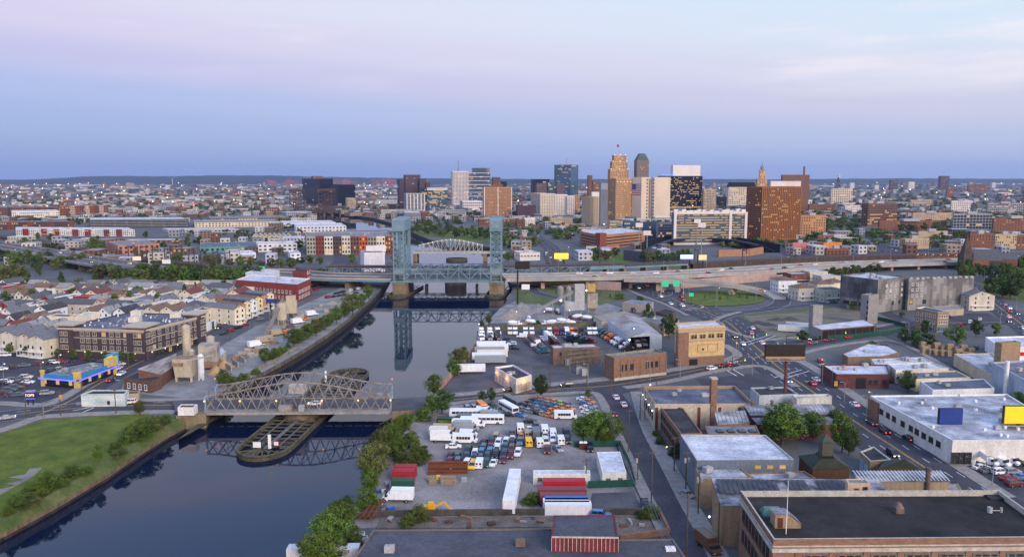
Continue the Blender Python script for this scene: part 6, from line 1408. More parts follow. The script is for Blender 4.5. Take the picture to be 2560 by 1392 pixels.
flat('stone_plant_shed','small cream shed beside the crushing plant','shed',[(724,784),(750,776),(760,784),(736,793)],3.5,CRM,ROOFS['tan'],par=.1);flat('stone_plant_shed','white roofed store shed behind the batch house','shed',[(528,882),(556,868),(565,878),(540,900)],4,CRM,ROOFS['white'],par=.1)
pile('bright orange sand pile in the stone yard bays',540,932,4.5,4,3.2,SAND);pile('pale orange sand pile in the second stone yard bay',560,917,5,4,3.4,SAND);pile('grey stone pile in the far stone yard bay',590,896,4,3.5,2.2,GRAV);pile('grey gravel pile below the inclined conveyor',662,852,6,6,2.5,GRAV);pile('tan stone pile beside the river wall bushes',832,760,5,4,2.2,TANP);pile('grey stone pile in the middle of the river yard',790,775,6,4,1.8,GRAV)
for i in range(4):
 a,e=V(548+i*17,930-i*10),V(562+i*17,938-i*10);b=MB();b.bar(a+up(1.1),e+up(1.1),.5,2.2);pend(one('bay_wall','','wall',b,CONC),'concrete bay wall','in the left stone yard','wall')
fence('yard_wall','stained concrete wall along the river edge of the stone yard',[(560,968),(620,940),(700,898),(750,868)],1.6,mat('stained yard wall',(.22,.19,.15),.95,.3,.3),30)
RB_=mat('bright red painted brick',(.21,.042,.036),.85,.15,.5)
t,P,c,(l,n_,r,h)=block3('red_brick_factory','bright red brick factory with white windows and pale roof',(591,741),(744,755),(778,738),711,RB_,'white',trim=WHITE,units=3)
win_objs(t,l,n_,(1.2,5.0,8.4)[:2],14,1.4,2.2,'sash',WHITE,lit=.02);win_objs(t,n_,r,(1.2,5.0),8,1.2,2.2,'sash',WHITE,lit=.05)
t,P,c,(l,n_,r,h)=block3('red_brick_factory','taller red wing with stepped gable behind the red factory',(733,732),(768,736),(778,729),681,RB_,'dark');win_objs(t,n_,r,(4,9,13.5),3,1.3,2.6,'sash',WHITE,lit=0);b=MB();q=n_.lerp(r,.5);b.obox((q.x,q.y),3,1,h,h+1.6,math.atan2((r-n_).y,(r-n_).x));b.build('stepped_gable',RB_,t)
block3('white_roof_block','white upper block rising behind the red factory roof',(615,722),(670,726),(700,716),684,wallm('c6cbd4'),'white',units=2)
t,P,c,(l,n_,r,h)=block3('white_cube_store','plain white cube shaped storage building left of the lift bridge',(902,676),(911,682),(963,681),631,wallm('d2d2d8'),'blue');b=MB();q=n_.lerp(r,.5);b.obox((q.x,q.y+8),(r-n_).length*.98,.4,h,h+5,0);b.build('screen_wall',WHITE,t)
b=MB();[b.bar(l.lerp(n_,f)+up(h+.4)+Vector((2,0,0)),l.lerp(n_,f)+(r-n_)*.9+up(h+.4),.8,.3)for f in(.1,.3,.5,.7)];b.build('roof_duct',ACM,t)
COLS=['9c9a8e','7a3a28','d2cdbf','55413a','c9c2b2','6a4a3c','b5522a','8a8578','d2cdbf','74402c']
def multi(name,label,L,C,Rr,yt,cols,floors,roof='grey',per=3,cat='building'):
 t,P,c,(l,n_,r,h)=block3(name,label,L,C,Rr,yt,wallm(cols[0]),roof,units=5)
 w=MB()
 for a,e in((l,n_),(n_,r)):
  d=(e-a);Ln=d.length;d.normalize();k=Vector((d.y,-d.x,0));m=max(2,int(Ln/9));ang=math.atan2(d.y,d.x)
  for i in range(m):
   q=a+d*Ln*(i+.5)/m+k*.15*(1+i%2);b=MB();b.obox((q.x,q.y),Ln/m*.98,.3+.3*(i%2),0,h+(.8 if i%3==1 else .2),ang);b.build('bay',wallm(cols[i%len(cols)]),t)
  face_win(w,a+k*.55,e+k*.55,1,h-.5,m*per,floors,.5,.55,.12)
 w.build('windows',WINM,t,kind='stuff');return t
multi('coloured_apartments','long apartment block with brown, white and orange bays by the river',(764,622),(768,637),(985,636),592,COLS,4)
multi('coloured_apartments','rear wing of the coloured apartment block',(790,598),(800,604),(985,598),585,COLS[3:],2)
multi('red_white_apartments','long white apartment row with red panels below the grey garage',(40,583),(42,589),(338,591),573,['d2d0cc','8a3a34','d2d0cc','d2d0cc','8a3a34'],3,'white')
multi('brown_apartments','brown and orange apartment row at the left edge',(-60,572),(-50,576),(186,573),556,['5a4238','7a4630','4a4444'],3)
multi('brown_apartments','tall brown apartment terrace with orange lit cornice farther left',(-60,538),(-50,541),(160,540),519,['5a3c2c','80502e','6a5248'],4);multi('brown_apartments','brown apartment terrace with pale corner tower',(150,538),(152,541),(272,538),516,['80502e','6a4230','b0a090'],4)
multi('white_block_apartments','white apartment block with scattered dark balconies',(30,544),(32,549),(150,547),530,['d4d0ca','d4d0ca'],3,'white')
t,P,c,(l,n_,r,h)=block3('grey_office_row','long dark glass office row with pale floor bands',(224,563),(226,570),(470,568),549,wallm('20242c'),'white',units=4);bands(t,n_,r,2,h-1,5,wallm('a8a8a8'),.6,.4);piers(t,n_,r,0,h,9,wallm('3a3d44'),2.5,.35)
for lab,L,C,Rr,yt,wc,rf in(('wide white roofed warehouse left of the grey gabled row',(405,578),(420,582),(606,581),574,'a8a49c','white'),('warehouse with cream parapet and grey roof beyond the office row',(485,562),(487,569),(700,566),557,'c9bfa8','grey'),('low grey roofed factory in front of the far rail bridge',(520,548),(524,553),(720,550),545,'7a6a60','grey'),
('teal walled warehouse with dark blue roof',(505,620),(500,632),(650,628),618,'5a8a88','blue'),('pink brick apartment building beside the left highway',(268,626),(296,638),(400,632),614,'a87860','grey'),('long brown warehouse with pale roof left of the gabled row',(300,604),(330,608),(470,606),601,'6a5548','white'),
('white warehouse with flat roof beside the coloured apartments',(640,624),(645,630),(743,628),610,'d0d0d2','white'),('white shed roofs by the bend of the river',(735,574),(740,582),(866,580),566,'c8c8ca','white'),('long white market roof behind the gabled row',(700,560),(705,566),(840,564),558,'c8c8ca','white'),
('small white building by the railway viaduct',(590,641),(598,647),(640,646),632,'d4d6da','white'),('low brown station building by the far rail bridge',(660,531),(664,536),(700,535),523,'6a4436','brown'),('white studio building behind the highway viaduct',(720,644),(726,652),(752,650),634,'d4d6da','white')):
 t,P,c,(l,n_,r,h)=block3('warehouse',lab,L,C,Rr,yt,wallm(wc),rf,units=3,cat='warehouse');w=MB();face_win(w,n_,r,.5,h-.4,int((r-n_).length/5),max(1,int(h/3.5)),.5,.45,.1);w.build('windows',WINM,t,kind='stuff')
for i in range(8):house(V(648+i*11.5,606),-12,(10,13,9,4),'gable','b9b2a4','slate','in the grey gabled row','steep gabled row house',True)
rnd=random.Random(21);ST=['gable']*6+['flat']*2+['hip']
DIMS={'gable':[(7.4,15,6.2,2.6),(7.0,13,5.8,3.0),(8.2,16,7.4,2.4)],'flat':[(7.4,16,7.5,1),(9,14,6,1)],'hip':[(9,12,6.2,2.4)]}
for ri,yy in enumerate((372,396,418,441,462,486,508,534,556)):
 x=-.655*yy;row='in %s house row'%nth(ri+1)
 xmax=-222 if yy<425 else-176+rnd.uniform(-4,6)
 while x<xmax:
  st=rnd.choice(ST);dm=rnd.choice(DIMS[st]);w_=dm[0]
  if rnd.random()>.1 and not(-215<x<-190 and yy>575):
   house(Vector((x,yy+rnd.uniform(-2,2),0)),rnd.choice((-9,-9,81,-12))if ri%3 else-9,dm,st,rnd.choice(HCOLS[:6]+['d6d8da','d8cdb4','c9c2b2','d6d8da']if rnd.random()>.06 else['8a2f30']),rnd.choice(['grey','grey','dark','brown','light','slate','slate','grey','light','brown','red']if st!='flat' else['white','grey','light','dark']),row)
  x+=w_+rnd.uniform(.8,2.6)
for x,y,w_ in((30,868,12),(66,872,12),(108,880,11),(138,884,11)):house(V(x,y),-20,(9.5,18,8.6,1.8),'gable',('c9c2b2','b9b2a4')[x%2],'grey','beside the diner car park','tall beige gabled house')
rnd=random.Random(9)
for i in range(34):
 f=rnd.random();p=V(600+310*f+rnd.uniform(-25,15),905-165*f+rnd.uniform(-25,8));b=MB()
 for k in range(rnd.choice((1,2,3))):b.obox((p.x+rnd.uniform(-1.5,1.5),p.y+k*1.6),rnd.uniform(1,4),1.3,0,rnd.uniform(.6,2),rnd.uniform(-.4,.4))
 pend(one('stone_block_stack','','stone blocks',b,rnd.choice((TANB,CONC,RUBM,CRM,GRAV))),'stack of stone blocks','in the river stone yard','stone blocks')
# VEHICLES
W_,S_,G_,K_,NV,LB_,TL,RD,MR,DG,OR,YE,LI,BR,TN,BL,CR='e4e6ea 8d949c 5a5f66 15171b 1d2a4a 3f74a8 1f5a66 8e1a22 5a1a22 12402a e07d1e e8b71c 74c41e 6b4a34 a89878 1d6fb4 d9d4c6'.split()
def lot(zx,zy):return V(1080+zx/5.8,960+zy/5.8)
where='in the close rows of the gravel lot'
for zx,zy,k,c in((265,1070,'sedan',K_),(262,1135,'sedan',RD),(258,1215,'pickup',RD),(362,1075,'sedan',TL),(368,1165,'suv',G_),(525,990,'suv',DG),(498,1085,'suv',NV),(498,1190,'minivan',W_),(590,1205,'minivan',YE),(612,1110,'suv',NV),
(622,1040,'suv',W_),(640,975,'sedan',K_),(742,960,'suv',G_),(712,1030,'suv',LB_),(702,1095,'sedan',BR),(690,1190,'van',W_),(832,1020,'suv',LB_),(802,1085,'suv',DG),(785,1180,'suv',DG),(890,1170,'sedan',W_),(922,1050,'suv',K_),(945,975,'suv',W_),(962,880,'suv',W_),
(850,940,'pickup',RD),(860,870,'suv',K_),(742,890,'pickup',K_),(925,800,'minivan',TN),(1070,870,'suv',W_),(1060,950,'suv',TL),(1045,1050,'suv',NV),(1035,1120,'sedan',MR),(1160,890,'suv',K_),(1152,970,'suv',BR),(1145,1055,'pickup',MR),(1172,730,'van',G_),(1165,820,'sedan',W_),
(1295,785,'sedan',OR),(1275,860,'pickup',LB_),(1245,945,'sedan',BR),(1245,1025,'suv',W_),(1400,880,'van',YE),(1385,760,'van',TN),(1410,680,'sedan',W_),(1510,640,'suv',G_),(1640,780,'suv',W_),(1645,860,'minivan',CR),(1560,890,'van',W_),(1750,745,'van',W_),(1750,820,'suv',W_),(1865,850,'van',W_),(1950,735,'suv',K_),(1960,840,'suv',K_)):
 vehicle(lot(zx,zy),(-96 if zx<1300 else-85)+random.uniform(-4,4)+(180 if k=='van' else 0),k,c,where)
for zx,zy,k,c in((1280,690,'ambulance',W_),(1505,780,'box_truck',G_),(1630,710,'ambulance',W_)):vehicle(lot(zx,zy),92,k,c,where)
where='in the open part of the gravel lot'
for zx,zy,k,c,a in((1670,985,'suv',MR,-95),(1825,960,'sedan',S_,-70),(1425,560,'sedan',K_,0),(1090,465,'sedan',K_,-8),(310,925,'sedan',W_,5),(2290,960,'suv',K_,-92)):vehicle(lot(zx,zy),a,k,c,where)
where='parked along the left side of the gravel lot'
for zx,zy,k,c,a in((170,835,'box_truck',W_,-4),(480,845,'shuttle_bus',W_,-3),(200,730,'box_truck',TN,-3),(530,760,'van',W_,-5),(150,770,'box_truck',CR,-3),(500,680,'box_truck',S_,-3),(250,625,'box_truck',DG,-2),(590,620,'box_truck',W_,-3),(470,655,'box_truck',W_,-3),(490,480,'bus',W_,-2),(810,570,'bus',W_,-2),(880,520,'box_truck',S_,-3),(600,560,'bus',G_,-2),(760,415,'van',W_,-6)):
 o=vehicle(lot(zx,zy),a,k,c,where)
 if c==DG:text(o,'MIDTOWN',(o.location.x,o.location.y,0),-2,.9,mat('gold lettering',(.5,.34,.05),.5)).location=(-1.2,-1.24,2.3)
where='by the street fence of the gravel lot'
for zx,zy,k,c,a in((725,380,'shuttle_bus',OR,-70),(520,380,'suv',S_,-70),(620,375,'suv',S_,-65),(820,380,'sedan',S_,-60),(880,355,'suv',DG,-60),(1105,395,'bus',W_,-62),(1170,310,'bus',G_,-62),(1935,500,'shuttle_bus',W_,0)):vehicle(lot(zx,zy),a,k,c,where)
where='in the taxi rows of the gravel lot';rnd=random.Random(8)
for r_,(x0,y0,n,cs)in enumerate(((1580,235,5,(OR,OR,OR,LI,G_)),(1480,245,6,(K_,LB_,S_,LB_,OR,OR)),(1400,265,6,(K_,LB_,G_,NV,OR,OR)),(1310,280,5,(NV,G_,S_,LB_,OR)),(1270,330,5,(S_,S_,K_,TN,OR)),(1240,400,1,(LB_,)))):
 for i in range(n):vehicle(lot(x0+i*98+r_*8,y0+i*22+r_*14),-42+rnd.uniform(-4,4),'sedan',cs[i],where)
for i in range(7):vehicle(lot(2190+(i%2)*70+i*12,240+i*32),-35,'sedan',(W_,OR,LB_,S_,W_,S_,W_)[i],'at the corner of the gravel lot')
def ty(zx,zy):return V(1180+zx/6.96,690+zy/6.96)
where='along the yard wall of the truck yard'
for zx,c in((660,CR),(750,W_),(930,W_),(1040,W_),(1250,TL),(1345,CR),(1460,RD),(1560,NV),(1650,W_),(1740,OR),(1800,BR),(1900,K_),(2040,W_),(2130,W_)):vehicle(ty(zx,1010),-88,'box_truck' if zx==1650 else 'tractor',c,where)
where='in the left bays of the truck yard'
for i in range(9):vehicle(ty(160+(i%3)*140+rnd.uniform(-10,10),1010+(i//3)*55),-75,'tractor',(W_,W_,W_,W_,W_,K_,W_,G_,K_)[i],where)
for zx,zy,k,c in((870,1070,'van',W_),(200,1160,'sedan',NV),(300,1200,'sedan',MR),(590,1120,'suv',NV),(650,1165,'sedan',G_),(690,1200,'suv',W_),(710,1235,'sedan',NV),(730,1275,'sedan',K_)):vehicle(ty(zx,zy),170,k,c,where)
where='in the middle row of the truck yard'
for i,(k,c)in enumerate((('sedan',S_),('tractor',RD),('tractor',DG),('tractor',K_),('tractor',RD),('tractor',W_),('suv',W_),('tractor',MR),('tractor',NV),('tractor',TL))):vehicle(ty(1010+i*28,1105+i*26),195,k,c,where)
for i in range(7):vehicle(ty(1290+i*26,1070+i*30),20,'tractor',(W_,W_,W_,G_,MR,K_,K_)[i],where)
where='in the right rows of the truck yard'
for i in range(9):vehicle(ty(1680+i*45,1090+i*12+(i%2)*40),(-30,150)[i%2],'tractor',(TL,NV,W_,K_,K_,DG,NV,K_,MR)[i],where)
for i in range(10):vehicle(V(1505+i*7.6,836+i*4.6),190,'tractor',(TL,NV,BR,OR,RD,W_,W_,NV,W_,K_)[i],'beside the rust streaked truck shed')
vehicle(V(1592,866),-80,'tractor',W_,'inside the open truck shed');vehicle(V(1608,864),-80,'tractor',W_,'inside the open truck shed')
for i in range(6):vehicle(V(1228+(0,6,-4,3,-9,-2)[i],874+i*7.4),2+rnd.uniform(-1,1),'trailer',(W_,W_,S_,CR,W_,S_)[i],'parked side by side at the river fence');
vehicle(V(1172,934),4,'trailer',W_,'alone on the paved yard')
for zx,zy,a in((740,870,30),(1060,850,0),(1340,860,175),(1600,830,0),(1760,870,0),(1390,640,10),(1480,650,100),(1790,760,175),(2040,780,0),(1000,800,-80)):vehicle(ty(zx,zy),a,'mixer',rnd.choice((MR,W_,DG)),'at the right bank concrete plant')
for i in range(4):vehicle(V(1579+i*13.5,778),-70,'mixer',MR,'in front of the grey roofed workshop')
def container(label,c0,c1,y,m_,h=2.7,w=2.5,rib=True):
 a,e=V(c0,y),V(c1,y);t=thing('shipping_container',(a+e)/2,label,'container');L=(e-a).length;x0=a.x;b=MB();b.box(x0,a.y,.15,x0+L,a.y+w,h+.15);b.build('body',m_,t)
 n=int(L/.8);b=MB();[b.box(x0+L*(i+.3)/n,a.y-.06,.3,x0+L*(i+.7)/n,a.y,h)for i in range(n)];b.build('corrugation',m_,t,kind='stuff')
 for x in(x0,x0+L-.15):b=MB();b.box(x,a.y-.08,.02,x+.15,a.y+.08,h+.2);b.build('corner_post',m_,t)
 return t
RC=paint('9a1c26',.6);RC2=paint('7a3236',.6)
for lab,c0,c1,y,m_ in(('bright red container behind the red trailers',1358,1464,1229,paint('a81420',.6)),('dull red container above the brown one',1344,1466,1251,RC2),('brown red container next to the blue roof',1350,1466,1266,RC2),('container with bright blue roof in the trailer row',1362,1472,1276,paint('2a6fb4',.6)),
('red container beside the river trees',980,1036,1203,RC),('second red container behind the first by the river trees',984,1040,1192,RC),('long dark green container below the red ones',978,1034,1228,paint('1d4a36',.6))):container(lab,c0,c1,y,m_)
for i,y in enumerate((1282,1289)):container(('upper','lower')[i]+' white container in front of the blue container roof',1358+i*4,1474+i*5,y,paint('d8dade',.6))
b=MB();p,q=V(1272,1288),V(1288,1206);b.bar(p+up(2.2),q+up(2.2),3.0,3.4);one('white_trailer','long white trailer parked end on toward the viewer','trailer',b,wallm('d8d8da'))
for lab,pts,h in(('long white site cabin above the red containers',[(1333,1174),(1475,1174),(1476,1184),(1333,1184)],3),('wide white modular cabin beside the green fence',[(1492,1129),(1550,1128),(1566,1180),(1506,1182)],3.4)):
 t,P,c=flat('site_cabin',lab,'site cabin',pts,h,wallm('d0d0ca'),ROOFS['white'],par=.08);fr=sorted(sorted(P,key=lambda p:p.y)[:2],key=lambda p:p.x);win_objs(t,fr[0],fr[1],(1.1,),[.12,.5]if h==3 else[.25,.75],1.3,1.0,'pair',ACM,lit=0)
fence('screened_fence','green screened fence round the site cabins',[(1434,1118),(1550,1116),(1576,1170),(1588,1216),(1470,1220)],2.0,SCR,3)
for i in range(2):p=V(1453+i*10,1122);t=thing('portable_toilet',p);pend(t,'brown portable toilet','by the green fence','toilet');b=MB();b.obox((p.x,p.y),1.15,1.15,.05,2.0);b.build('cabin',paint('5a2a1e'),t);b=MB();b.loft([(p.x-.6,p.y-.6,2),(p.x+.6,p.y-.6,2),(p.x+.6,p.y+.6,2),(p.x-.6,p.y+.6,2)],[(p.x-.4,p.y-.4,2.35),(p.x+.4,p.y-.4,2.35),(p.x+.4,p.y+.4,2.35),(p.x-.4,p.y+.4,2.35)]);b.build('roof',WHITE,t)
b=MB();p,q=V(1068,1186),V(1168,1184);[b.bar(p+Vector((0,k*.5,.25+k%2*.5+k//3*.7)),q+Vector((0,k*.5,.25+k%2*.5+k//3*.7)),.45,.42)for k in range(9)];one('steel_beam_stack','stack of long rusty steel beams behind the timber','steel beams',b,mat('rust brown steel',(.15,.045,.018),.9,.2,.6))
for i,(x,y,w_,m_)in enumerate(((1078,1200,2.2,TANB),(1120,1199,4.2,TANB),(1122,1209,4.2,TANB),(1082,1208,2,TANB),(1160,1203,1.4,ACM),(1096,1197,1.1,paint('c9a83c')))):p=V(x,y);b=MB();[b.obox((p.x,p.y),w_,1.1,k*.35+.05,k*.35+.36,0)for k in range(3)];pend(one('timber_stack','','timber',b,m_),'stacked timber bundle','in front of the steel beams','timber')
b=MB();a=V(900,1304);c_=V(928,1258);d=(c_-a);d.z=0;[b.bar(a+Vector((k*.62,0,1+.35*(k%2))),a+d+Vector((k*.62,0,1+.35*(k%2))),.6,.3)for k in range(6)];one('sheet_pile_stack','stack of rusty corrugated sheet piles by the river','steel sheets',b,mat('rust brown steel',(.15,.045,.018),.9))
vehicle(V(995,1252),178,'box_truck',W_,'beside the green container');vehicle(V(1502,1292),-10,'suv',LB_,'beside the white trailers');vehicle(V(1612,1266),-95,'pickup',K_,'on the side street pavement');vehicle(V(1716,1240),-60,'sedan',S_,'beside the skylit shed');vehicle(V(1770,1372),-72,'box_truck',BR,'parked at the bottom of the side street')
p=V(1085,1284);t=thing('yellow_excavator',p,'yellow excavator by the ruined wall','excavator');YP=paint('d8a012')
for nm,f_ in(('tracks',lambda b:(b.obox((p.x-1,p.y-1),3.6,.6,0,.8),b.obox((p.x-1,p.y+1),3.6,.6,0,.8))),('house',lambda b:b.obox((p.x-1.2,p.y),3,2,.9,2.1)),('cab',lambda b:b.obox((p.x-.6,p.y-.5),1.3,1.0,2.1,3.2)),('boom',lambda b:(b.bar((p.x,p.y+.3,1.6),(p.x+2.4,p.y+.3,3.0),.4),b.bar((p.x+2.4,p.y+.3,3.0),(p.x+3.8,p.y+.3,1.2),.35),b.obox((p.x+4,p.y+.3),.9,1,.3,1.2)))):b=MB();f_(b);b.build(nm,DARK if nm=='tracks' else YP,t)
def traffic(rp_,items,where,small=False,z=0.0):
 for px_,py_,lane,back,k,c in items:p,a=along(rp_,(px_,py_),lane,back);p=p+up(z);vehicle(p,a,k,c,where,1,small)
mc=smooth(wpts([(2640,1385),(2480,1278),(2320,1174),(2230,1115),(2139,1055),(2028,977),(1966,934),(1905,884)],.1),12)
traffic(mc,((2010,950,4,0,'sedan',RD),(1995,945,8,0,'sedan',W_),(2095,996,8,0,'sedan',W_),(1990,966,-4,1,'suv',LB_),(2130,1040,-4,1,'sedan',W_),(2136,1070,-8,1,'suv',W_),(2155,1050,4,0,'sedan',K_),(2190,1073,4,0,'suv',K_),(2222,1076,8,0,'suv',K_),(2262,1140,-4,1,'suv',K_)),'on the avenue beside the white warehouse')
mc2=smooth(wpts([(1930,902),(1890,868),(1850,832),(1815,803),(1770,782),(1715,762),(1660,738),(1600,715)],.1),12)
traffic(mc2,((1886,850,5,0,'sedan',W_),(1846,840,5,0,'suv',S_),(1830,830,9,0,'sedan',W_),(1840,868,-5,1,'sedan',K_),(1866,880,-5,1,'sedan',W_),(1820,850,-9,1,'sedan',W_),(1730,776,5,0,'sedan',S_),(1712,792,-5,1,'suv',W_),(1700,786,-9,1,'sedan',W_),(1690,760,4,0,'sedan',RD),(1672,752,8,0,'sedan',RD),(1660,765,-5,1,'sedan',W_),(1640,742,3,0,'suv',G_),(1610,742,-6,1,'sedan',W_),(1600,725,4,0,'sedan',RD),(1585,712,4,0,'sedan',K_)),'on the highway approach past the stucco building')
cs=smooth(wpts([(985,1006),(1070,1005),(1160,997),(1260,984),(1400,972),(1540,962),(1720,930),(1880,896)],.1),12)
traffic(cs,((1278,984,-3,1,'sedan',K_),(1418,970,-3,1,'suv',K_),(1766,925,3,0,'suv',W_),(1800,918,3,0,'suv',K_),(1818,912,5,0,'sedan',K_),(1826,920,1,0,'sedan',S_)),'on the cross street by the brick substation')
os_=smooth(wpts([(1500,962),(1536,1010),(1560,1062),(1590,1125),(1628,1196)],.1),12)
traffic(os_,((1541,984,-2,1,'sedan',W_),(1560,1000,-3,1,'sedan',W_),(1548,1042,2,1,'sedan',K_)),'on the side street beside the gravel lot')
traffic(smooth(wpts([(-260,1080),(0,1042),(130,1026),(260,1016),(440,1012)],.1),10),((20,1052,4,0,'sedan',S_),(266,1020,-3,1,'suv',S_),(322,1018,-3,1,'suv',W_)),'on the street above the lawn')
traffic(smooth([V(520,1010,1),V(760,1010,1),V(975,1008,1)],8),((798,1010,1,1,'sedan',W_),),'on the swing bridge')
bl=smooth(wpts([(90,1040),(180,1000),(250,958),(330,915),(430,872),(520,830),(600,788),(680,752),(740,730),(800,707)],.1),10)
traffic(bl,((292,948,2.5,1,'sedan',W_),(260,962,3,0,'sedan',NV),(318,925,-3,1,'sedan',W_),(552,850,2,1,'suv',K_),(580,838,2,1,'sedan',K_),(616,825,2,1,'sedan',W_),(665,804,2,1,'sedan',W_),(700,775,-2,0,'sedan',K_),(770,748,2,0,'suv',NV),(760,762,-2,1,'sedan',W_)),'on the boulevard past the dark apartments')
rg=random.Random(31)
traffic(qR,[(1440+i*52,690,rg.choice((-10,-6,6,10)),False,rg.choice(('sedan','suv','suv')),rg.choice(CARCOL))for i in range(20)],'on the right elevated highway',True)
traffic(qL,[(20+i*34,620+i*7,rg.choice((-12,-8,8,12)),bool(i%2),'sedan',rg.choice(CARCOL))for i in range(9)],'on the left elevated highway',True)
traffic(qP,((1905,728,1,0,'sedan',OR),),'on the exit ramp')
traffic(smooth(wpts([(1400,690),(1390,660),(1380,640),(1378,620),(1350,600)],.1),8),[(1372+(i%3)*8,628+i*3.4,rg.choice((-6,-2,2,6)),bool(i%2),'sedan',rg.choice(CARCOL))for i in range(12)],'on the riverside avenue',True)
traffic(smooth(wpts([(1880,898),(1960,868),(2060,850),(2190,830),(2300,812),(2420,806)],.1),8),[(2020+i*22,862-i*3,(3,-3)[i%2],i%2==1,rg.choice(('sedan','suv')),rg.choice(CARCOL))for i in range(8)],'on the cross street by the building site')
traffic(smooth(wpts([(2620,860),(2540,800),(2490,762),(2450,728)],.1),8),[(2480+i*12,770+i*8,rg.choice((-5,-2,2,5)),bool(i%2),'sedan',rg.choice(CARCOL))for i in range(10)],'on the right hand avenue',True)
def row(a,e,n,ang,where,kinds=('sedan','suv','sedan','minivan','suv'),small=False,cols=None,skip=.1,z=0.0):
 for i in range(n):
  if rg.random()<skip:continue
  vehicle(V(a[0]+(e[0]-a[0])*i/max(1,n-1),a[1]+(e[1]-a[1])*i/max(1,n-1),z),ang+rg.uniform(-3,3),rg.choice(kinds),rg.choice(cols or CARCOL),where,0,small)
dc='in the diner car park'
row((8,985),(70,958),5,10,dc);row((0,962),(66,946),5,10,dc);row((4,925),(60,916),3,20,dc);row((100,912),(190,904),6,15,dc);row((16,890),(140,882),7,8,dc);row((115,935),(150,925),3,15,dc);row((30,990),(118,986),6,20,dc);row((196,896),(300,912),6,-8,dc)
row((560,836),(650,800),6,70,'in the car park past the dark apartments');row((840,735),(905,722),8,80,'in the river yard under the highway');row((820,745),(890,735),6,70,'in the river yard under the highway');row((760,742),(800,720),5,60,'along the kerb under the highway')
sl='in the used car lot at the right edge'
for x,y,k,c in((2470,1160,'van',W_),(2500,1162,'van',W_),(2524,1158,'van',W_),(2545,1160,'suv',K_),(2500,1184,'suv',W_),(2530,1184,'suv',S_),(2520,1200,'sedan',RD),(2535,1214,'suv',MR),(2555,1196,'sedan',LB_),(2440,1160,'sedan',DG),(2452,1172,'sedan',W_),(2470,1180,'sedan',G_)):vehicle(V(x,y),-60 if y<1170 else 12,k,c,sl)
a,e=V(2414,1138),V(2466,1176);t=thing('car_lot_banner',a,'long white banner with blue letters along the used car lot','banner');b=MB();b.bar(a+up(3.4),e+up(3.4),.15,1.7);b.build('panel',SIGNW,t);[(lambda b,f:(b.bar(a.lerp(e,f),a.lerp(e,f)+up(3),.15),b.build('post',BLK,t)))(MB(),f)for f in(.02,.98)];d=(e-a);q=a.lerp(e,.22);text(t,'GW',(q.x-.12,q.y-.12,3.4),math.degrees(math.atan2(d.y,d.x)),1.6,paint('1d3f8a'))
board('yellow_sign','yellow box sign at the corner of the used car lot',V(2410,1150),2.0,1.7,3.6,paint('e0a81c'))
row((2350,800),(2380,792),4,40,'by the tan corner house');row((2400,815),(2450,800),5,60,'in the small lot at the right');row((2085,758),(2200,765),8,-5,'along the kerb by the pixel apartments');row((2530,875),(2440,872),4,60,'behind the lumber yard');row((1905,985),(2010,1000),4,60,'behind the cream warehouse');row((2064,930),(2050,905),3,80,'beside the maroon shop');row((2195,958),(2226,955),3,60,'in the yard of the maroon shop',('van','suv'))
row((1985,636),(2240,628),16,70,'in the station car park',small=True);row((2010,645),(2360,640),18,75,'along the railway car park',small=True);row((2110,612),(2180,606),8,70,'in the lot beside the orange shop',small=True);row((1900,668),(1990,640),6,40,'behind the elevated highway',small=True);row((1290,630),(1330,640),5,60,'at the riverside shops',small=True);row((1060,548),(1010,536),8,60,'on the riverside quay',small=True)
row((640,868),(780,790),9,50,'in the river stone yard',('pickup','suv','box_truck','van'),cols=(MR,W_,RD,G_,TN,OR))
PLB=wallm('c8c8cc')
for x,y in((884,1344),(897,1352),(880,1358),(905,1342),(872,1366),(912,1352)):p=V(x,y);t=thing('concrete_planter',p);pend(t,'square white concrete planter','below the river trees','planter');b=MB();b.obox((p.x,p.y),1.3,1.3,0,1.1,.3);b.build('tub',PLB,t);b=MB();b.obox((p.x,p.y),1.0,1.0,1.1,1.14,.3);b.build('soil',DIRT,t)
b=MB();p=V(810,1400);b.obox((p.x,p.y),15,2.6,.6,3.2,.03);one('white_trailer','long white trailer roof at the bottom river edge','trailer',b,PLB)
rnd=random.Random(6)
for i in range(24):p=V(rnd.uniform(905,985),rnd.uniform(1212,1290));b=MB();(b.obox((p.x,p.y),rnd.uniform(.5,2),rnd.uniform(.4,1),.05,rnd.uniform(.3,1.3),rnd.uniform(0,3))if i%3 else b.cyl((p.x,p.y),.32,.05,.95,9));pend(one('scrap_piece','','debris',b,rnd.choice(RST+[paint('2a5a9a'),paint('c9a83c'),PLB])),'scrap piece','on the river side of the gravel lot','debris')
fence('chain_link_fence','chain link fence along the street side of the gravel lot',[(1105,1018),(1250,1001),(1400,989),(1478,986),(1532,1080)],2.2,STEEL,4,solid=False)
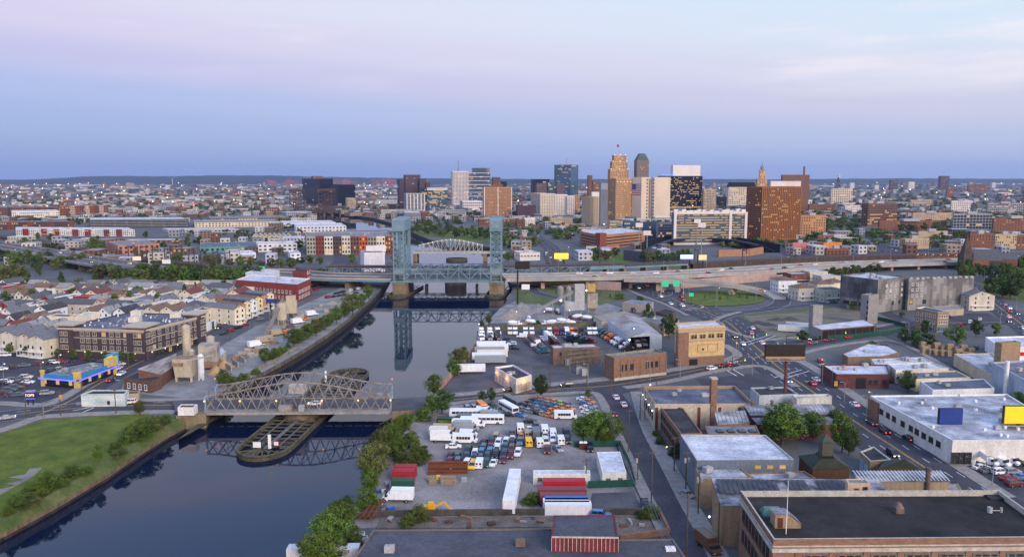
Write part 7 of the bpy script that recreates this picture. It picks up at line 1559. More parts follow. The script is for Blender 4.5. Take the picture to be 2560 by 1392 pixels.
# DOWNTOWN
MG={}
def merge(t,k):
 if k not in MG:MG[k]=t;return t
 m=MG[k];d=t.location-m.location
 for c in list(t.children):c.parent=m;c.location=c.location+d
 bpy.data.objects.remove(t);return m
def W3(c,r,fw=.5,fh=.5,lit=.06,s=3):return(c,r,fw,fh,lit,s)
TANW=wallm('b08a64',.1,.05);TANL=wallm('a87e5a',.1,.05);WHT=wallm('cfc8c4',.08,.05);LIME=wallm('c2b6a6',.1,.05);PUR=wallm('4a3a44',.1,.05);REDB=wallm('75503f',.12,.08);BEI=wallm('a8967e',.1,.05);GRY=wallm('8a8c94',.1,.05);DKG=wallm('0f131c',.1,.05);BRN=wallm('6e5040',.12,.08)
T=tower
t,P,z=T('office_tower','taller black glass office tower behind the far rail bridge',757,800,834,512,447,30,DKG,(W3(20,18,.95,.8,.006),W3(20,18,.95,.8,.006)),glass=GLASSK);b=MB();q=(P[0]+P[2])/2;b.obox((q.x,q.y),30,22,z-.8,z+8,.5);b.build('plant_room',BRN,t)
T('office_tower','lower black glass office tower beside the taller black one',822,846,889,515,462,30,DKG,(W3(14,14,.95,.8,.01),W3(20,14,.95,.8,.006)),glass=GLASSK);T('office_block','small tan grid block at the foot of the black towers',864,868,890,521,496,15,BEI,(None,W3(7,6)))
for xl,xc,xr,yt in((994,1000,1022,448),(1010,1014,1052,437),(1048,1050,1068,447),(1064,1066,1076,456)):merge(T('granite_tower','stepped purple granite tower left of the amber lit glass office',xl,xc,xr,522,yt,20,PUR,(W3(3,18,.5,.5,.03),W3(int((xr-xc)/3),18,.5,.5,.03)))[0],'granite')
t,P,z=T('grey_office','pale grey banded office before the purple tower',1010,1018,1062,531,484,14,GRY,(None,W3(12,12,.9,.5,.05)));piers(t,P[0],P[1],0,z,6,WHT,2,.6)
T('office_podium','grey striped podium with brick wing on the river front',1008,1012,1052,552,531,10,GRY,(None,W3(1,6,.98,.35,0)),roof='white');T('brick_wing','brick wing beside the grey striped podium',1050,1054,1074,551,530,10,BRN,(None,W3(5,5)))
t,P,z=T('glass_office','glass office with amber lit floors and white top',1052,1068,1119,527,471,22,GLASSB,(W3(6,14,.9,.7,.15),W3(16,14,.9,.7,.3)),glass=GLASSB,roof='white');bands(t,P[0],P[1],z-3,z,2,WHT,2.4,.6)
t,P,z=T('white_grid_tower','white grid office tower with a red and white antenna',1128,1132,1172,511,428,12,WHT,(W3(3,22,.5,.55,.03),W3(11,24,.62,.6,.04)));q=P[0].lerp(P[2],.4);b=MB();b.bar((q.x,q.y,z-1),(q.x,q.y,z+34),1.4);b.build('antenna',RUSTD,t);b=MB();[b.box(q.x-.9,q.y-.9,z+k,q.x+.9,q.y+.9,z+k+4)for k in(8,18,28)];b.build('antenna_bands',paint('c04040'),t)
t,P,z=T('banded_glass_tower','blue glass tower with bright white floor bands',1166,1172,1226,506,431,16,GLASSB,(W3(3,18,.9,.8,.05),W3(16,18,.95,.8,.06)),glass=GLASSB);bands(t,P[0],P[1],20,z-2,7,WHT,1.6,.8);merge(t,'band');k,_,_=T('tower_crown','set back glass crown of the banded tower',1180,1184,1225,505,420,16,GLASSB,None);merge(k,'band')
T('office_block','brown block behind the banded glass tower',1230,1234,1251,500,443,10,BRN,(None,W3(6,10)));T('office_block','dark low block behind the tan apartment slab',1251,1254,1267,500,454,10,DKG,None);T('white_podium','white podium below the banded glass tower',1150,1157,1206,526,503,10,WHT,(None,W3(10,3,.8,.4)),roof='white')
t,P,z=T('tan_apartment_slab','tan apartment slab with pale vertical strip above the park',1207,1211,1279,546,468,8,TANL,(W3(3,21,.5,.45),W3(22,21,.55,.5,.03)));piers(t,P[0],P[1],0,z,3,WHT,1.6,.6);b=MB();q=(P[0]+P[2])/2;b.obox((q.x,q.y),22,12,z-.8,z+6,.1);b.build('plant_room',REDB,t)
T('brick_arcade','low brick terrace at the foot of the tan slab',1195,1198,1292,566,547,6,REDB,(None,W3(20,3,.5,.5,.15)),roof='white')
for xl,xc,xr,yb,yt,m_,lb in((1327,1350,1388,546,484,LIME,'left wing with blue shaded flank'),(1384,1388,1418,543,486,WHT,'tall bright centre wing'),(1414,1417,1436,543,489,WHT,'right wing'),(1434,1436,1449,536,487,TANL,'tan end wing')):T('deco_block','pale art deco hospital block, '+lb,xl,xc,xr,yb,yt,14,m_,(W3(8,15,.35,.5,.03),W3(max(3,int((xr-xc)/4)),15,.4,.5,.04)),roof='tan')
T('office_block','dark blue glass slab left of the brown midrise pair',1327,1332,1373,500,448,10,DKG,(W3(3,12,.9,.7),W3(10,12,.95,.7,.04)),glass=GLASSK);T('office_block','brown framed midrise before the dark blue slab',1338,1342,1368,505,459,10,REDB,(None,W3(6,8,.9,.6,.03)),glass=GLASSB);T('office_block','teal glass midrise between two brown ones',1367,1370,1389,505,455,10,GLASSB,(None,W3(5,10,.9,.7,.05)),glass=GLASSB);T('office_block','right hand brown framed midrise below the blue glass tower',1388,1391,1410,505,459,10,REDB,(None,W3(5,8,.9,.6,.03)),glass=GLASSB)
t,P,z=T('blue_glass_tower','tall blue mirror glass tower with striped north face',1385,1426,1445,497,412,55,GLASSB,(W3(14,30,.97,.6,.08),W3(10,26,.98,.9,.02)),glass=GLASSB);q=(P[0]+P[2])/2;b=MB();b.bar((q.x,q.y,z),(q.x,q.y,z+26),1.6);b.build('antenna',paint('b04848'),t)
T('brown_loft','brown brick loft tower behind the grey striped tower',1467,1470,1480,530,438,10,BRN,(None,W3(3,16)));T('brown_loft','broad brown brick loft behind the blank beige block',1478,1481,1497,530,453,10,BRN,(None,W3(5,12)))
merge(T('blank_block','blank beige telephone block with stepped white top',1454,1474,1498,567,492,30,BEI,(None,W3(2,12,.12,.4,0)),roof='white')[0],'blank');merge(T('blank_block','white plant box on top of the blank beige block',1476,1479,1498,560,480,14,WHT,None)[0],'blank')
t,P,z=T('grey_striped_tower','slim grey tower with vertical fins',1497,1501,1518,570,458,12,GRY,None,roof='dark');piers(t,P[0],P[1],0,z-10,8,wallm('6c7080'),.8,.5);b=MB();q=P[0].lerp(P[1],.5);b.ball((q.x,q.y-2.5,6),1.4);b.build('flood_lamp',WARM,t)
t,P,z=T('deco_telephone_tower','tan art deco tower block with glowing cornice',1518,1538,1579,553,446,28,TANW,(W3(9,20,.4,.55,.02),W3(14,20,.42,.6,.05)),roof='tan')
for i in range(5):q=P[0].lerp(P[1],(i+.5)/5);b=MB();b.ball((q.x,q.y-1.0,z-6),.8);b.build('flood_lamp',WARM,t)
for i,(xl,xc,xr,yt)in enumerate(((1518,1524,1570,423),(1523,1529,1567,404),(1528,1533,1563,388))):
 t,P,z=T('stepped_deco_tower','golden stepped art deco tower with a flag on top',xl,xc,xr,527-i*.6,yt,16,TANW,(W3(3,30,.4,.55,.05),W3(10-i,30,.42,.6,.08)),roof='tan');[(lambda b,q:(b.ball((q.x,q.y-1,z+1),1.1),b.build('flood_lamp',WARM,t)))(MB(),P[0].lerp(P[1],f))for f in(.05,.5,.95)];t=merge(t,'deco')
q=(P[0]+P[2])/2;b=MB();b.bar((q.x,q.y,z),(q.x,q.y,z+28),.8);b.build('flagpole',STEEL,t);b=MB();b.box(q.x-6,q.y,z+20,q.x,q.y+.3,z+26);b.build('flag',paint('8a2a4a'),t)
t,P,z=T('green_roof_tower','slim stone tower with truncated green pyramid roof',1583,1590,1620,527,402,22,wallm('7a6a64'),(W3(4,30,.4,.55,.03),W3(8,30,.5,.6,.05)));c=(P[0]+P[2])/2;b=MB();zt_=zat(1600,384,c.y);b.loft([p+up(z)for p in[Vector((p.x,p.y,0))for p in P]],[Vector((c.x,c.y,zt_))+(Vector((p.x,p.y,0))-Vector((c.x,c.y,0)))*.45 for p in P]);b.build('pyramid_roof',mat('verdigris roof',(.06,.085,.08),.7,.2,.1),t)
LT=wallm('c8b8a6',.08,.04)
t,P,z=T('flag_block','blank pale block carrying a painted flag on its left flank',1579,1602,1630,553,443,42,LT,(None,W3(1,12,.1,.5,0)))
l,n_=P[3],P[0];d=(n_-l).normalized();k=Vector((d.y,-d.x,0))*.15;L=(n_-l).length;zf,zh=zat(1590,460,n_.y),zat(1590,488,n_.y)
b=MB();FW,FR,FB=paint('c8c4c8'),paint('8a2434'),paint('2a4a82')
for i in range(13):
 z0,z1=zf-(zf-zh)*(i+1)/13,zf-(zf-zh)*i/13;a,e=l+d*L*(.42 if i<7 else .02)+k,l+d*L*.97+k;b.quad(a+up(z0),e+up(z0),e+up(z1),a+up(z1),i%2)
a,e=l+d*L*.02+k,l+d*L*.42+k;z0=zf-(zf-zh)*7/13;b.quad(a+up(z0),e+up(z0),e+up(zf),a+up(zf),2);b.build('painted_flag',[FR,FW,FB],t);merge(t,'flag')
merge(T('flag_block','recessed window bay of the pale flag block',1626,1629,1634,552.5,443,20,GRY,(None,W3(1,12,.8,.5,0)))[0],'flag');merge(T('flag_block','broad',1629,1634,1674,552,443,15,LT,None)[0],'flag')
t,P,z=T('lit_office_tower','broad dark glass office tower with many lit floors',1642,1664,1754,526,440,22,DKG,(W3(8,18,.9,.6,.08),W3(34,18,.9,.42,.2)),glass=GLASSK);bands(t,P[0],P[1],6,8,2,LIT,1.2,.4);q=P[3].lerp(P[0],.5);merge(t,'lit');text(t,'Prudential',(at(1672,436,P[0].y-3).x,P[0].y-3,z+3),0,8,lamp_m('blue lit letters',(.05,.15,1),3))
merge(T('tower_crown','white',1674,1680,1748,524.4,413,22,WHT,None,roof='white')[0],'lit');T('stone_block','brown stone block right of the lit office tower',1753,1758,1789,526,473,12,BEI,(None,W3(8,12,.5,.5,.1)))
t,P,z=T('mansard_block','pale stone palace with black mansard roof',1814,1820,1889,514,468,12,LIME,(None,W3(16,9,.5,.55,.3)),roof='dark');b=MB();c=(P[0]+P[2])/2;zt_=zat(1850,456,c.y);b.loft([Vector((p.x,p.y,z))for p in P],[Vector((c.x,c.y,zt_))+(Vector((p.x,p.y,0))-Vector((c.x,c.y,0)))*.85 for p in P]);b.build('mansard_roof',DKG,t)
for i,(xl,xc,xr,yt)in enumerate(((1887,1891,1915,447),(1894,1896,1910,425))):t,P,z=T('domed_spire','golden columned spire with a green dome',xl,xc,xr,520,yt,14,TANW,(None,W3(5-2*i,14,.4,.6,.3)));t=merge(t,'spire')
c=(P[0]+P[2])/2;b=MB();b.cyl((c.x,c.y),5,z,z+7,12);b.cyl((c.x,c.y),6,z+7,z+14,12,1.2);b.cyl((c.x,c.y),.8,z+14,z+22,6,.1);b.build('dome',mat('verdigris dome',(.16,.27,.27),.6,.2),t)
t,P,z=T('amber_brick_tower','amber brick utility tower with lit window bands',1862,1901,1997,605,467,35,wallm('84532f',.1,.06),(W3(12,26,.5,.6,.03),W3(22,26,.45,.6,.1)),roof='white');piers(t,P[0],P[1],0,z,23,wallm('94602f'),1.2,.5)
t,P,z=T('stack_block','brown slab with a tall thin chimney on its roof',1949,1953,2020,529,437,8,BRN,(None,W3(1,1,.01,.01,0)));q=P[1].lerp(P[3],.2);b=MB();b.cyl((q.x,q.y),2.2,z,z+20,8);b.build('chimney',REDB,t);T('white_court_block','white block with dark vertical openings behind the amber tower',1921,1924,1999,535,453,8,WHT,(None,W3(18,1,.5,.3,0,70)))
t,P,z=T('glass_college','wide glass college building with yellow lit floors and white frame',1678,1686,1862,612,531,6,wallm('555b64'),(None,(40,11,.97,.3,.5,4)),roof='white',glass=GLASSB);d=(P[1]-P[0]).normalized();k=Vector((d.y,-d.x,0))*.5
b=MB();[b.bar(P[0].lerp(P[1],f)+k+up(z*.5),P[0].lerp(P[1],f)+k+up(z*.5+.01),3,z)for f in()];b.bar(P[0]+k+up(z-1),P[1]+k+up(z-1),1,2.4);b.bar(P[0]+k+up(1),P[1]+k+up(1),1,2.4)
for f in(.0,.78,1):q=P[0].lerp(P[1],f)+k;b.bar(q,q+up(z),3.0)
b.build('white_frame',WHT,t)
for i in range(18):q=P[0].lerp(P[1],(i+.5)/18)+(P[3]-P[0])*random.uniform(.15,.6);b=MB();b.obox((q.x,q.y),5,4,z-.8,z+random.uniform(1,4),.1);b.build('rooftop_unit',WHT,t)
for xl,xc,xr,yb,yt,m_,lb in((1556,1560,1600,592,553,GLASSB,'green glass annex below the deco towers'),(1600,1604,1640,603,555,GLASSB,'glass cube annex left of the college'),(1640,1645,1684,606,556,GRY,'grey ribbed annex beside the college'),(1518,1524,1556,583,553,BEI,'low tan school with corner gable'),(1633,1637,1676,560,541,WHT,'white plant block behind the college')):T('annex',lb,xl,xc,xr,yb,yt,10,m_,(None,W3(8,6,.85,.6,.1)),glass=GLASSB)
OB=wallm('a07458');t,P,c,(l,n_,r,h)=block3('brick_car_park','orange brick parking garage with open decks by the ballpark',(1448,611),(1502,624),(1612,611),588,OB,'white',units=3)
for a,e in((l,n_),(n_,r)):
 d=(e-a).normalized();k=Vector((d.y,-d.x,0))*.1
 for z0 in(2.2,5.6,9,12.4):b=MB();b.bar(a.lerp(e,.1)+k+up(z0),a.lerp(e,.92)+k+up(z0),.2,1.3);b.build('painted_deck_shade',DARK,t)  # dark bars over a solid wall paint the shade inside open decks
b=MB();q=n_;b.obox((q.x,q.y),9,9,0,h+2.5,.5);b.build('stair_tower',wallm('7a4438'),t)
t=thing('ballpark_stand',V(1760,634),'dark curved ballpark grandstand with brick outer wall','stadium');pts=smooth(wpts([(1665,640),(1690,618),(1760,612),(1830,620),(1880,632)],0),5)
for i in range(5):b=MB();ribbon(b,pts,4,2+i*1.6,1.7,off=-8+i*4-16);b.build('seating_tier',mat('dark seating',(.035,.037,.05),.8,.2,.4),t)
b=MB();ribbon(b,pts,1,9,9,off=-30);b.build('roof_canopy',DKG,t);b=MB();q=wpts([(1795,642),(1870,640),(1905,634)],0);[b.bar(a+up(3.5),e+up(3.5),3,7)for a,e in zip(q,q[1:])];b.build('brick_front',OB,t)
b=MB();q=wpts([(1560,650),(1610,655),(1640,646)],0);[b.bar(a+up(5),e+up(5),2,10)for a,e in zip(q,q[1:])];one('batter_wall','dark blue grey wall at the edge of the ballpark grass','wall',b,wallm('4a4a58'))
b=MB();q=wpts([(1440,636),(1480,630),(1548,622)],0);[b.bar(a+up(2),e+up(2),.4,4)for a,e in zip(q,q[1:])];one('outfield_fence','pink advertising fence round the outfield','fence',b,wallm('b07c7c'))
for px_,yb,yt in((1597,622,566),(1617,632,586),(1753,636,566),(1742,612,556)):
 p=V(px_,yb);z1=zat(px_,yt,p.y);t=thing('floodlight_mast',p);pend(t,'tall ballpark floodlight mast','round the ballpark','floodlight');b=MB();b.cyl((p.x,p.y),.6,0,z1,8,.35);b.build('pole',STEEL,t);b=MB();b.box(p.x-4,p.y-.4,z1-1,p.x+4,p.y+.4,z1+4);b.build('lamp_rack',WHT,t)
for xl,xc,xr,yb,yt,a,m_,sp,lb in((2073,2077,2130,510,472,10,LIME,W3(10,8,.6,.5,.08),'pale hospital block under the communications mast'),(2222,2225,2244,474,450,10,PUR,W3(6,10),'distant purple brown apartment tower'),(2268,2271,2286,474,455,10,WHT,W3(5,8),'distant white apartment tower'),(2344,2350,2372,473,440,18,PUR,W3(6,14),'tallest distant tower on the right'),(2417,2420,2473,480,460,8,BRN,W3(16,8,.5,.5,.1),'distant long pinkish apartment slab'),(2363,2366,2384,493,471,10,REDB,W3(5,7),'distant dark red brick block'),
(2152,2168,2241,566,509,22,BRN,W3(14,11,.8,.5,.15),'brown office with pale window bands beyond the trees'),(2019,2022,2087,531,510,8,BRN,W3(14,4,.6,.4),'long low brick block right of the amber tower'),(1997,2000,2063,592,538,10,TANL,W3(10,7,.4,.45,.1),'tan brick school block at the foot of the amber tower'),(2194,2198,2366,577,552,5,REDB,W3(20,3,.2,.3,.05),'long ivy covered brick building'),(2277,2281,2380,556,532,5,BEI,W3(18,4,.3,.4,.15),'long beige block with roof lamps'),
(2378,2382,2478,578,534,5,GRY,W3(12,5,.8,.7,.05),'grey school with white framed window grid'),(2478,2482,2600,584,545,8,REDB,W3(16,6,.3,.4,.15),'red brick hospital at the right edge'),(2375,2378,2425,530,502,8,WHT,W3(10,5),'white clinic with terraces'),(2465,2468,2560,535,508,8,GRY,W3(18,5,.7,.5,.1),'grey lab block with dark vertical bays'),(2292,2295,2368,603,578,8,BEI,None,'blank tan warehouse behind the station'),(2247,2262,2322,624,597,20,BEI,W3(10,4,.3,.4),'tan block with side windows by the station car park'),(2263,2266,2292,626,606,12,REDB,W3(4,3),'small red brick corner house by the station'),
(2419,2423,2482,625,583,8,REDB,W3(8,4,.25,.5,.1),'brick station headhouse beside the church spire'),(2482,2486,2540,623,585,8,BEI,W3(10,4,.5,.6,.35),'lit factory loft behind the station'),(2538,2541,2620,622,588,8,REDB,W3(8,4,.3,.5),'red brick loft right of the lit factory'),(1978,1981,2024,631,607,10,wallm('b8706a'),None,'pink painted corner shop'),(2040,2058,2104,628,607,20,wallm('c07844'),None,'orange painted shop by the station car park'),(2060,2066,2122,646,622,12,REDB,W3(6,2,.6,.5,.1),'brick restaurant with dark windows'),(2270,2276,2330,516,500,8,BEI,W3(12,3),'tan school with dark roof farther back'),(2108,2112,2150,530,514,8,WHT,W3(8,3,.7,.4,.2),'white lit clinic behind the trees'),(2040,2044,2085,605,588,10,REDB,W3(6,3),'dark brick shops by the school block'),
(1308,1311,1338,570,545,8,WHT,W3(7,5),'white row of town houses by the park'),(1290,1293,1312,572,548,8,REDB,W3(5,4),'red brick town houses by the park'),(1372,1376,1432,566,546,8,BEI,W3(12,4,.4,.5,.2),'old theatre row by the riverside avenue'),(1290,1294,1340,548,514,8,PUR,None,'windowless purple brown auditorium'),(1452,1456,1520,592,574,8,WHT,W3(10,2),'low white market hall by the avenue'),(1285,1300,1350,652,632,15,WHT,W3(6,1,.6,.4),'white roadside diner right of the lift bridge'),(1290,1300,1338,605,592,10,BRN,W3(6,2,.5,.5,.3),'brown roadside motel near the river'),(2005,2010,2030,512,500,8,WHT,None,'small white block under the brown slab'),(1790,1794,1816,520,492,10,DKG,W3(5,7,.5,.5,.1),'dark small block right of the stone block')):
 t,P,z=T('city_building',lb,xl,xc,xr,yb,yt,a,m_,(W3(3,sp[1],.4,.45,.05),sp)if sp else None,roof=random.choice(('white','grey','tan','grey')))
 q=P[0].lerp(P[2],.45);b=MB();s=(P[1]-P[0]).length*.12;b.obox((q.x,q.y),s*2,s,z-.8,z+3,R(a));b.build('plant_room',ACM,t)
p=V(2093,505);z0=zat(2093,471,p.y);z1=zat(2093,438,p.y);t=thing('communications_mast',(p.x,p.y,z0),'lattice communications mast on the pale hospital block','mast');b=MB();[b.bar((p.x+dx,p.y+dy,z0),(p.x,p.y,z1),1.2)for dx in(-6,6)for dy in(-6,6)];b.build('lattice',RUSTD,t);b=MB();[b.cyl((p.x,p.y),6,z1-k,z1-k+3,8)for k in(8,2)];b.build('dish_platform',WHT,t)
p=V(2412,676);t=thing('church',p,'dark stone church with tall pointed spire','church');zb_,z1=zat(2412,655,p.y),zat(2412,584,p.y);w_=9;ST_=mat('brown sandstone',(.075,.055,.045),.95,.2,.2)
b=MB();b.obox((p.x,p.y),w_,w_,0,zb_+3);b.build('tower',ST_,t);b=MB();b.loft([(p.x-4.5,p.y-4.5,zb_+3),(p.x+4.5,p.y-4.5,zb_+3),(p.x+4.5,p.y+4.5,zb_+3),(p.x-4.5,p.y+4.5,zb_+3)],[(p.x,p.y,z1)]*4);[b.cyl((p.x+sx*4,p.y+sy*4),.8,zb_+3,zb_+11,6,.05)for sx in(-1,1)for sy in(-1,1)];b.build('spire',ST_,t)
o=house_mesh(14,30,9,9,'gable');[(lambda k:(COL.objects.link(k),setattr(k,'parent',t),setattr(k,'location',(16,6,0)),setattr(k,'rotation_euler',(0,0,R(80)))))(bpy.data.objects.new(nm,me))for nm,me in(('nave_wall',o[0]),('nave_roof',o[1]))]
for ch in t.children:
 if ch.name.startswith('nave'):ch.data.materials[0]=ST_ if 'wall' in ch.name else SHING['slate']
t=thing('station_canopy',V(2480,652),'long station platform canopy glowing with warm lamps','station');q=[V(2290,653),V(2420,655),V(2700,660)];b=MB();[b.bar(a+up(8),e+up(8),7,.6)for a,e in zip(q,q[1:])];b.build('canopy_roof',SHING['slate'],t);b=MB();[b.bar(a+up(4.2),e+up(4.2),9,.8)for a,e in zip(q,q[1:])];b.build('platform',wallm('8a5a3a'),t)
for i in range(22):p=q[0].lerp(q[2],i/21);b=MB();b.bar(p+up(4),p+up(8),.3);b.build('post',STEEL,t);b=MB();b.ball(p+Vector((0,-3,6.9)),.45);b.build('lamp',SOD,t)
for i in range(3):shed('station_roof','green grey hipped station roof, part %s from the church'%('first','second','third')[i],'station',[(2425+i*60,648,10),(2490+i*60,648,10),(2484+i*60,634,14),(2436+i*60,634,14)],REDB,SHING['slate'])
# TREES
rt=random.Random(77)
def grove(where,items,desc='leafy tree',lod=0):
 for it in items:
  x,y,h,w=it[:4];mi=it[4]if len(it)>4 else rt.choice((0,0,1,3));sh=it[5]if len(it)>5 else 'round'
  tree((x,y),h,w,sh,mi,where,{'round':desc,'bush':'leafy bush','cone':'tall conifer'}[sh],'tree' if sh!='bush' else 'bush','tree' if sh!='bush' else 'bush',lod)
grove('on the right bank below the swing bridge',[(938,1200,10.5,10,3),(955,1152,9.5,10,3),(978,1130,9,9,0),(1004,1096,7.5,8,0),(925,1228,6,7,0),(985,1150,7,8,0),(1018,1070,5,7,0),(918,1268,6,8,0,'bush'),(1022,1120,6,7,2,'bush'),(1050,1150,5,8,2,'bush'),(1020,1158,4,9,0,'bush'),(1058,1048,5,8,0,'bush'),(1105,1034,9,10,1),(1080,1036,7,8,2)])
grove('along the lower river edge',[(850,1350,9.5,9,0),(825,1385,10,10,0),(868,1310,7,6.5,1),(795,1420,8,9,2),(880,1375,6,7,0,'bush'),(840,1400,6,8,2,'bush')])
grove('by the rusty river fence',[(1148,926,9.5,10,3),(1135,940,7,8,0),(1160,905,7,6,3),(1085,990,8.5,7.5,0),(1222,812,6,4,2),(1205,825,5,4,0)])
grove('in and around the gravel lot',[(1492,1106,10,14,0),(1458,1104,8,10,2),(1530,1106,8,9,0),(1510,1112,6,9,2),(1206,1006,4.5,4,1),(1229,1004,5.5,4.6,1),(1352,992,8.5,7.5,1),(1470,995,3.5,3,0),(1330,1258,3,6,0,'bush'),(1018,1316,3.6,4.4,2,'bush'),(1050,1302,4.5,5,3,'bush'),(1632,1292,3.5,5,0,'bush'),(1610,1296,2.5,4,2,'bush'),(1650,1110,3,4,0,'bush'),(1700,1140,5,7,1,'bush'),(1640,1090,2.4,3,2,'bush')])
grove('among the old sheds by the avenue',[(1955,1112,13.5,15,0),(1930,1105,10,10,2),(2030,1098,9,9,0),(2105,1130,12,8,0),(2090,1090,9,8,1),(2122,1138,9,7,1),(2060,1085,7,7,1),(2268,980,8.5,8,1),(2545,1020,6,7,0),(1890,1070,3,4,0,'bush'),(1800,1068,3.5,4,1,'bush'),(2034,1228,2.5,3,0,'bush')])
grove('along the lawn river wall',[(345,1094,6,11,0,'bush'),(372,1080,6,9,3,'bush'),(300,1138,2,6,3,'bush'),(215,1182,2.2,6,0,'bush'),(70,1262,2.4,7,3,'bush'),(155,1216,2.2,6,2,'bush'),(405,1062,4,8,0,'bush'),(318,1106,4,6,0,'bush'),(290,1128,3.5,5,0,'bush'),(246,1156,5.5,4,0),(180,1192,3.5,6,0,'bush'),(118,1226,5.5,6,0),(92,1240,4,8,2,'bush'),(140,1215,3.5,7,0,'bush'),(50,1262,3.5,7,0,'bush'),(20,1286,3,3.5,2,'bush'),(350,1036,5,5,3)])
grove('on the stone yard river wall',[(558,966,7,8,0),(662,908,7,8,0),(690,900,6,6,2),(735,866,9,11,0),(752,858,7,9,2),(770,848,8.5,9,2),(790,840,9,10,3),(812,824,8,9,0),(826,814,7,9,0),(842,808,10,10,0),(862,794,8.5,9,2),(882,786,13,13,3),(898,770,6,8,0),(675,898,4,7,0,'bush'),(705,885,4,7,2,'bush'),(610,948,3,6,0,'bush'),(575,962,4,6,0,'bush'),(922,748,10,8,0),(905,760,7,7,0),(640,935,3,5,0,'bush'),(600,955,2.5,4,0,'bush'),(950,700,7,9,1),(720,870,3,4,2,'bush')])
grove('beside the dark apartments',[(x,y,5.2,4.2,0)for x,y in((24,885),(68,890),(98,892),(145,898),(185,900),(222,902),(265,905),(303,905),(330,908),(400,888),(428,876),(455,864),(493,848))])
grove('in the yards of the house rows',[(156,740,17,10,1,'cone'),(462,752,12,6,1,'cone'),(490,745,11,5,1,'cone'),(205,775,3,3,1,'cone')]+[(x,y,rt.uniform(7,12),rt.uniform(7,11))for x,y in((82,762),(110,760),(225,752),(255,752),(305,752),(345,750),(385,752),(520,760),(535,757),(30,800),(200,720),(240,715),(420,715),(60,730),(285,770),(480,770),(560,742),(35,705),(10,700),(55,690),(100,690),(130,745),(270,735),(360,728),(440,735),(180,760),(395,770),(50,755),(15,770),(325,772),(500,728),(545,770))],lod=1)
grove('in the belt between houses and highway',[(285+i*8+rt.uniform(-4,4),713+rt.uniform(-4,5),rt.uniform(12,17),rt.uniform(11,15),rt.choice((0,1,1,3)))for i in range(46)]+[(30,722,19,22,3),(8,716,17,18,3),(250,702,14,19,3),(60,715,14,15,0)]+[(20+i*17,668+rt.uniform(-12,8),rt.uniform(10,16),rt.uniform(10,15))for i in range(12)],lod=1)
grove('by the left railway',[(60,618,12,14),(95,600,10,11),(125,602,10,12),(230,628,16,20),(255,632,13,14),(150,612,9,10)]+[(340+i*26,645+i*2.2+rt.uniform(-4,4),rt.uniform(7,12),rt.uniform(8,13))for i in range(15)],lod=1)
grove('near the railway viaduct',[(750,622,10,11),(775,660,9,11),(800,662,8,10),(880,660,10,10),(700,668,8,12),(730,672,9,12),(990,660,10,9),(745,690,7,9),(800,690,7,9),(1270,655,10,9),(1260,620,12,10)],lod=1)
grove('in the truck yard',[(1620,818,13,8,1),(1672,846,13,10,1),(1660,838,9,7,1),(1552,822,5,5,0),(1780,905,4.5,5,2),(1548,748,5,8,0,'bush'),(1600,752,4,6,1,'bush')],lod=1)
grove('right of the building site',[(2262,860,8,8,1),(2290,868,8.5,11,1),(2320,870,7,9,1),(2312,838,8,7,1),(2392,862,9.5,9,0),(2440,842,9,9,1),(2490,840,7,6,0),(2365,845,5,5,2),(2005,855,6,8,1),(2180,872,4,5,0),(2210,875,3.5,6,0,'bush'),(2130,775,5,5,0),(2255,795,4,4,0)],lod=1)
grove('in the park at the right edge',[(2470+rt.uniform(0,120),675+rt.uniform(0,75),rt.uniform(10,16),rt.uniform(11,16),rt.choice((0,1,1)))for i in range(26)],lod=1)
grove('on the wooded river bank',[(1035+i*6.8+rt.uniform(-4,4),572+i*.9+rt.uniform(-8,10),rt.uniform(9,15),rt.uniform(11,18),rt.choice((0,0,1)))for i in range(30)],lod=1)
grove('round the ballpark',[(1470+rt.uniform(0,70),645+rt.uniform(-10,8),rt.uniform(7,12),rt.uniform(8,13))for i in range(9)]+[(1610+i*12,660-i*.8,rt.uniform(9,14),rt.uniform(10,14))for i in range(10)]+[(1400,585,9,10),(1330,585,9,12),(1345,588,10,12),(1385,588,9,12),(1420,600,8,9)],lod=1)
grove('between the school buildings',[(2060+rt.uniform(0,120),560+rt.uniform(0,20),rt.uniform(10,17),rt.uniform(13,20))for i in range(16)]+[(2230+rt.uniform(0,120),572+rt.uniform(0,8),rt.uniform(10,16),rt.uniform(13,20))for i in range(10)]+[(2330+rt.uniform(0,90),585+rt.uniform(0,40),rt.uniform(9,15),rt.uniform(10,15))for i in range(12)],lod=1)
grove('behind the pixel apartments',[(2065+i*16,692-i*1.5,rt.uniform(5,9),rt.uniform(6,10))for i in range(9)]+[(2395+i*9,690+rt.uniform(-10,10),rt.uniform(8,13),rt.uniform(8,12))for i in range(8)],lod=1)
for x,y in((1735,742),(1762,746),(1775,738),(1798,738),(1800,750),(1818,748),(1848,745),(1868,748),(1830,740),(1390,735),(1402,742),(1420,728),(1500,740),(1525,745),(1540,742)):tree((x,y),3.4,1.8,'cone',3,'newly planted by the ramps','thin brown conifer',lod=2)
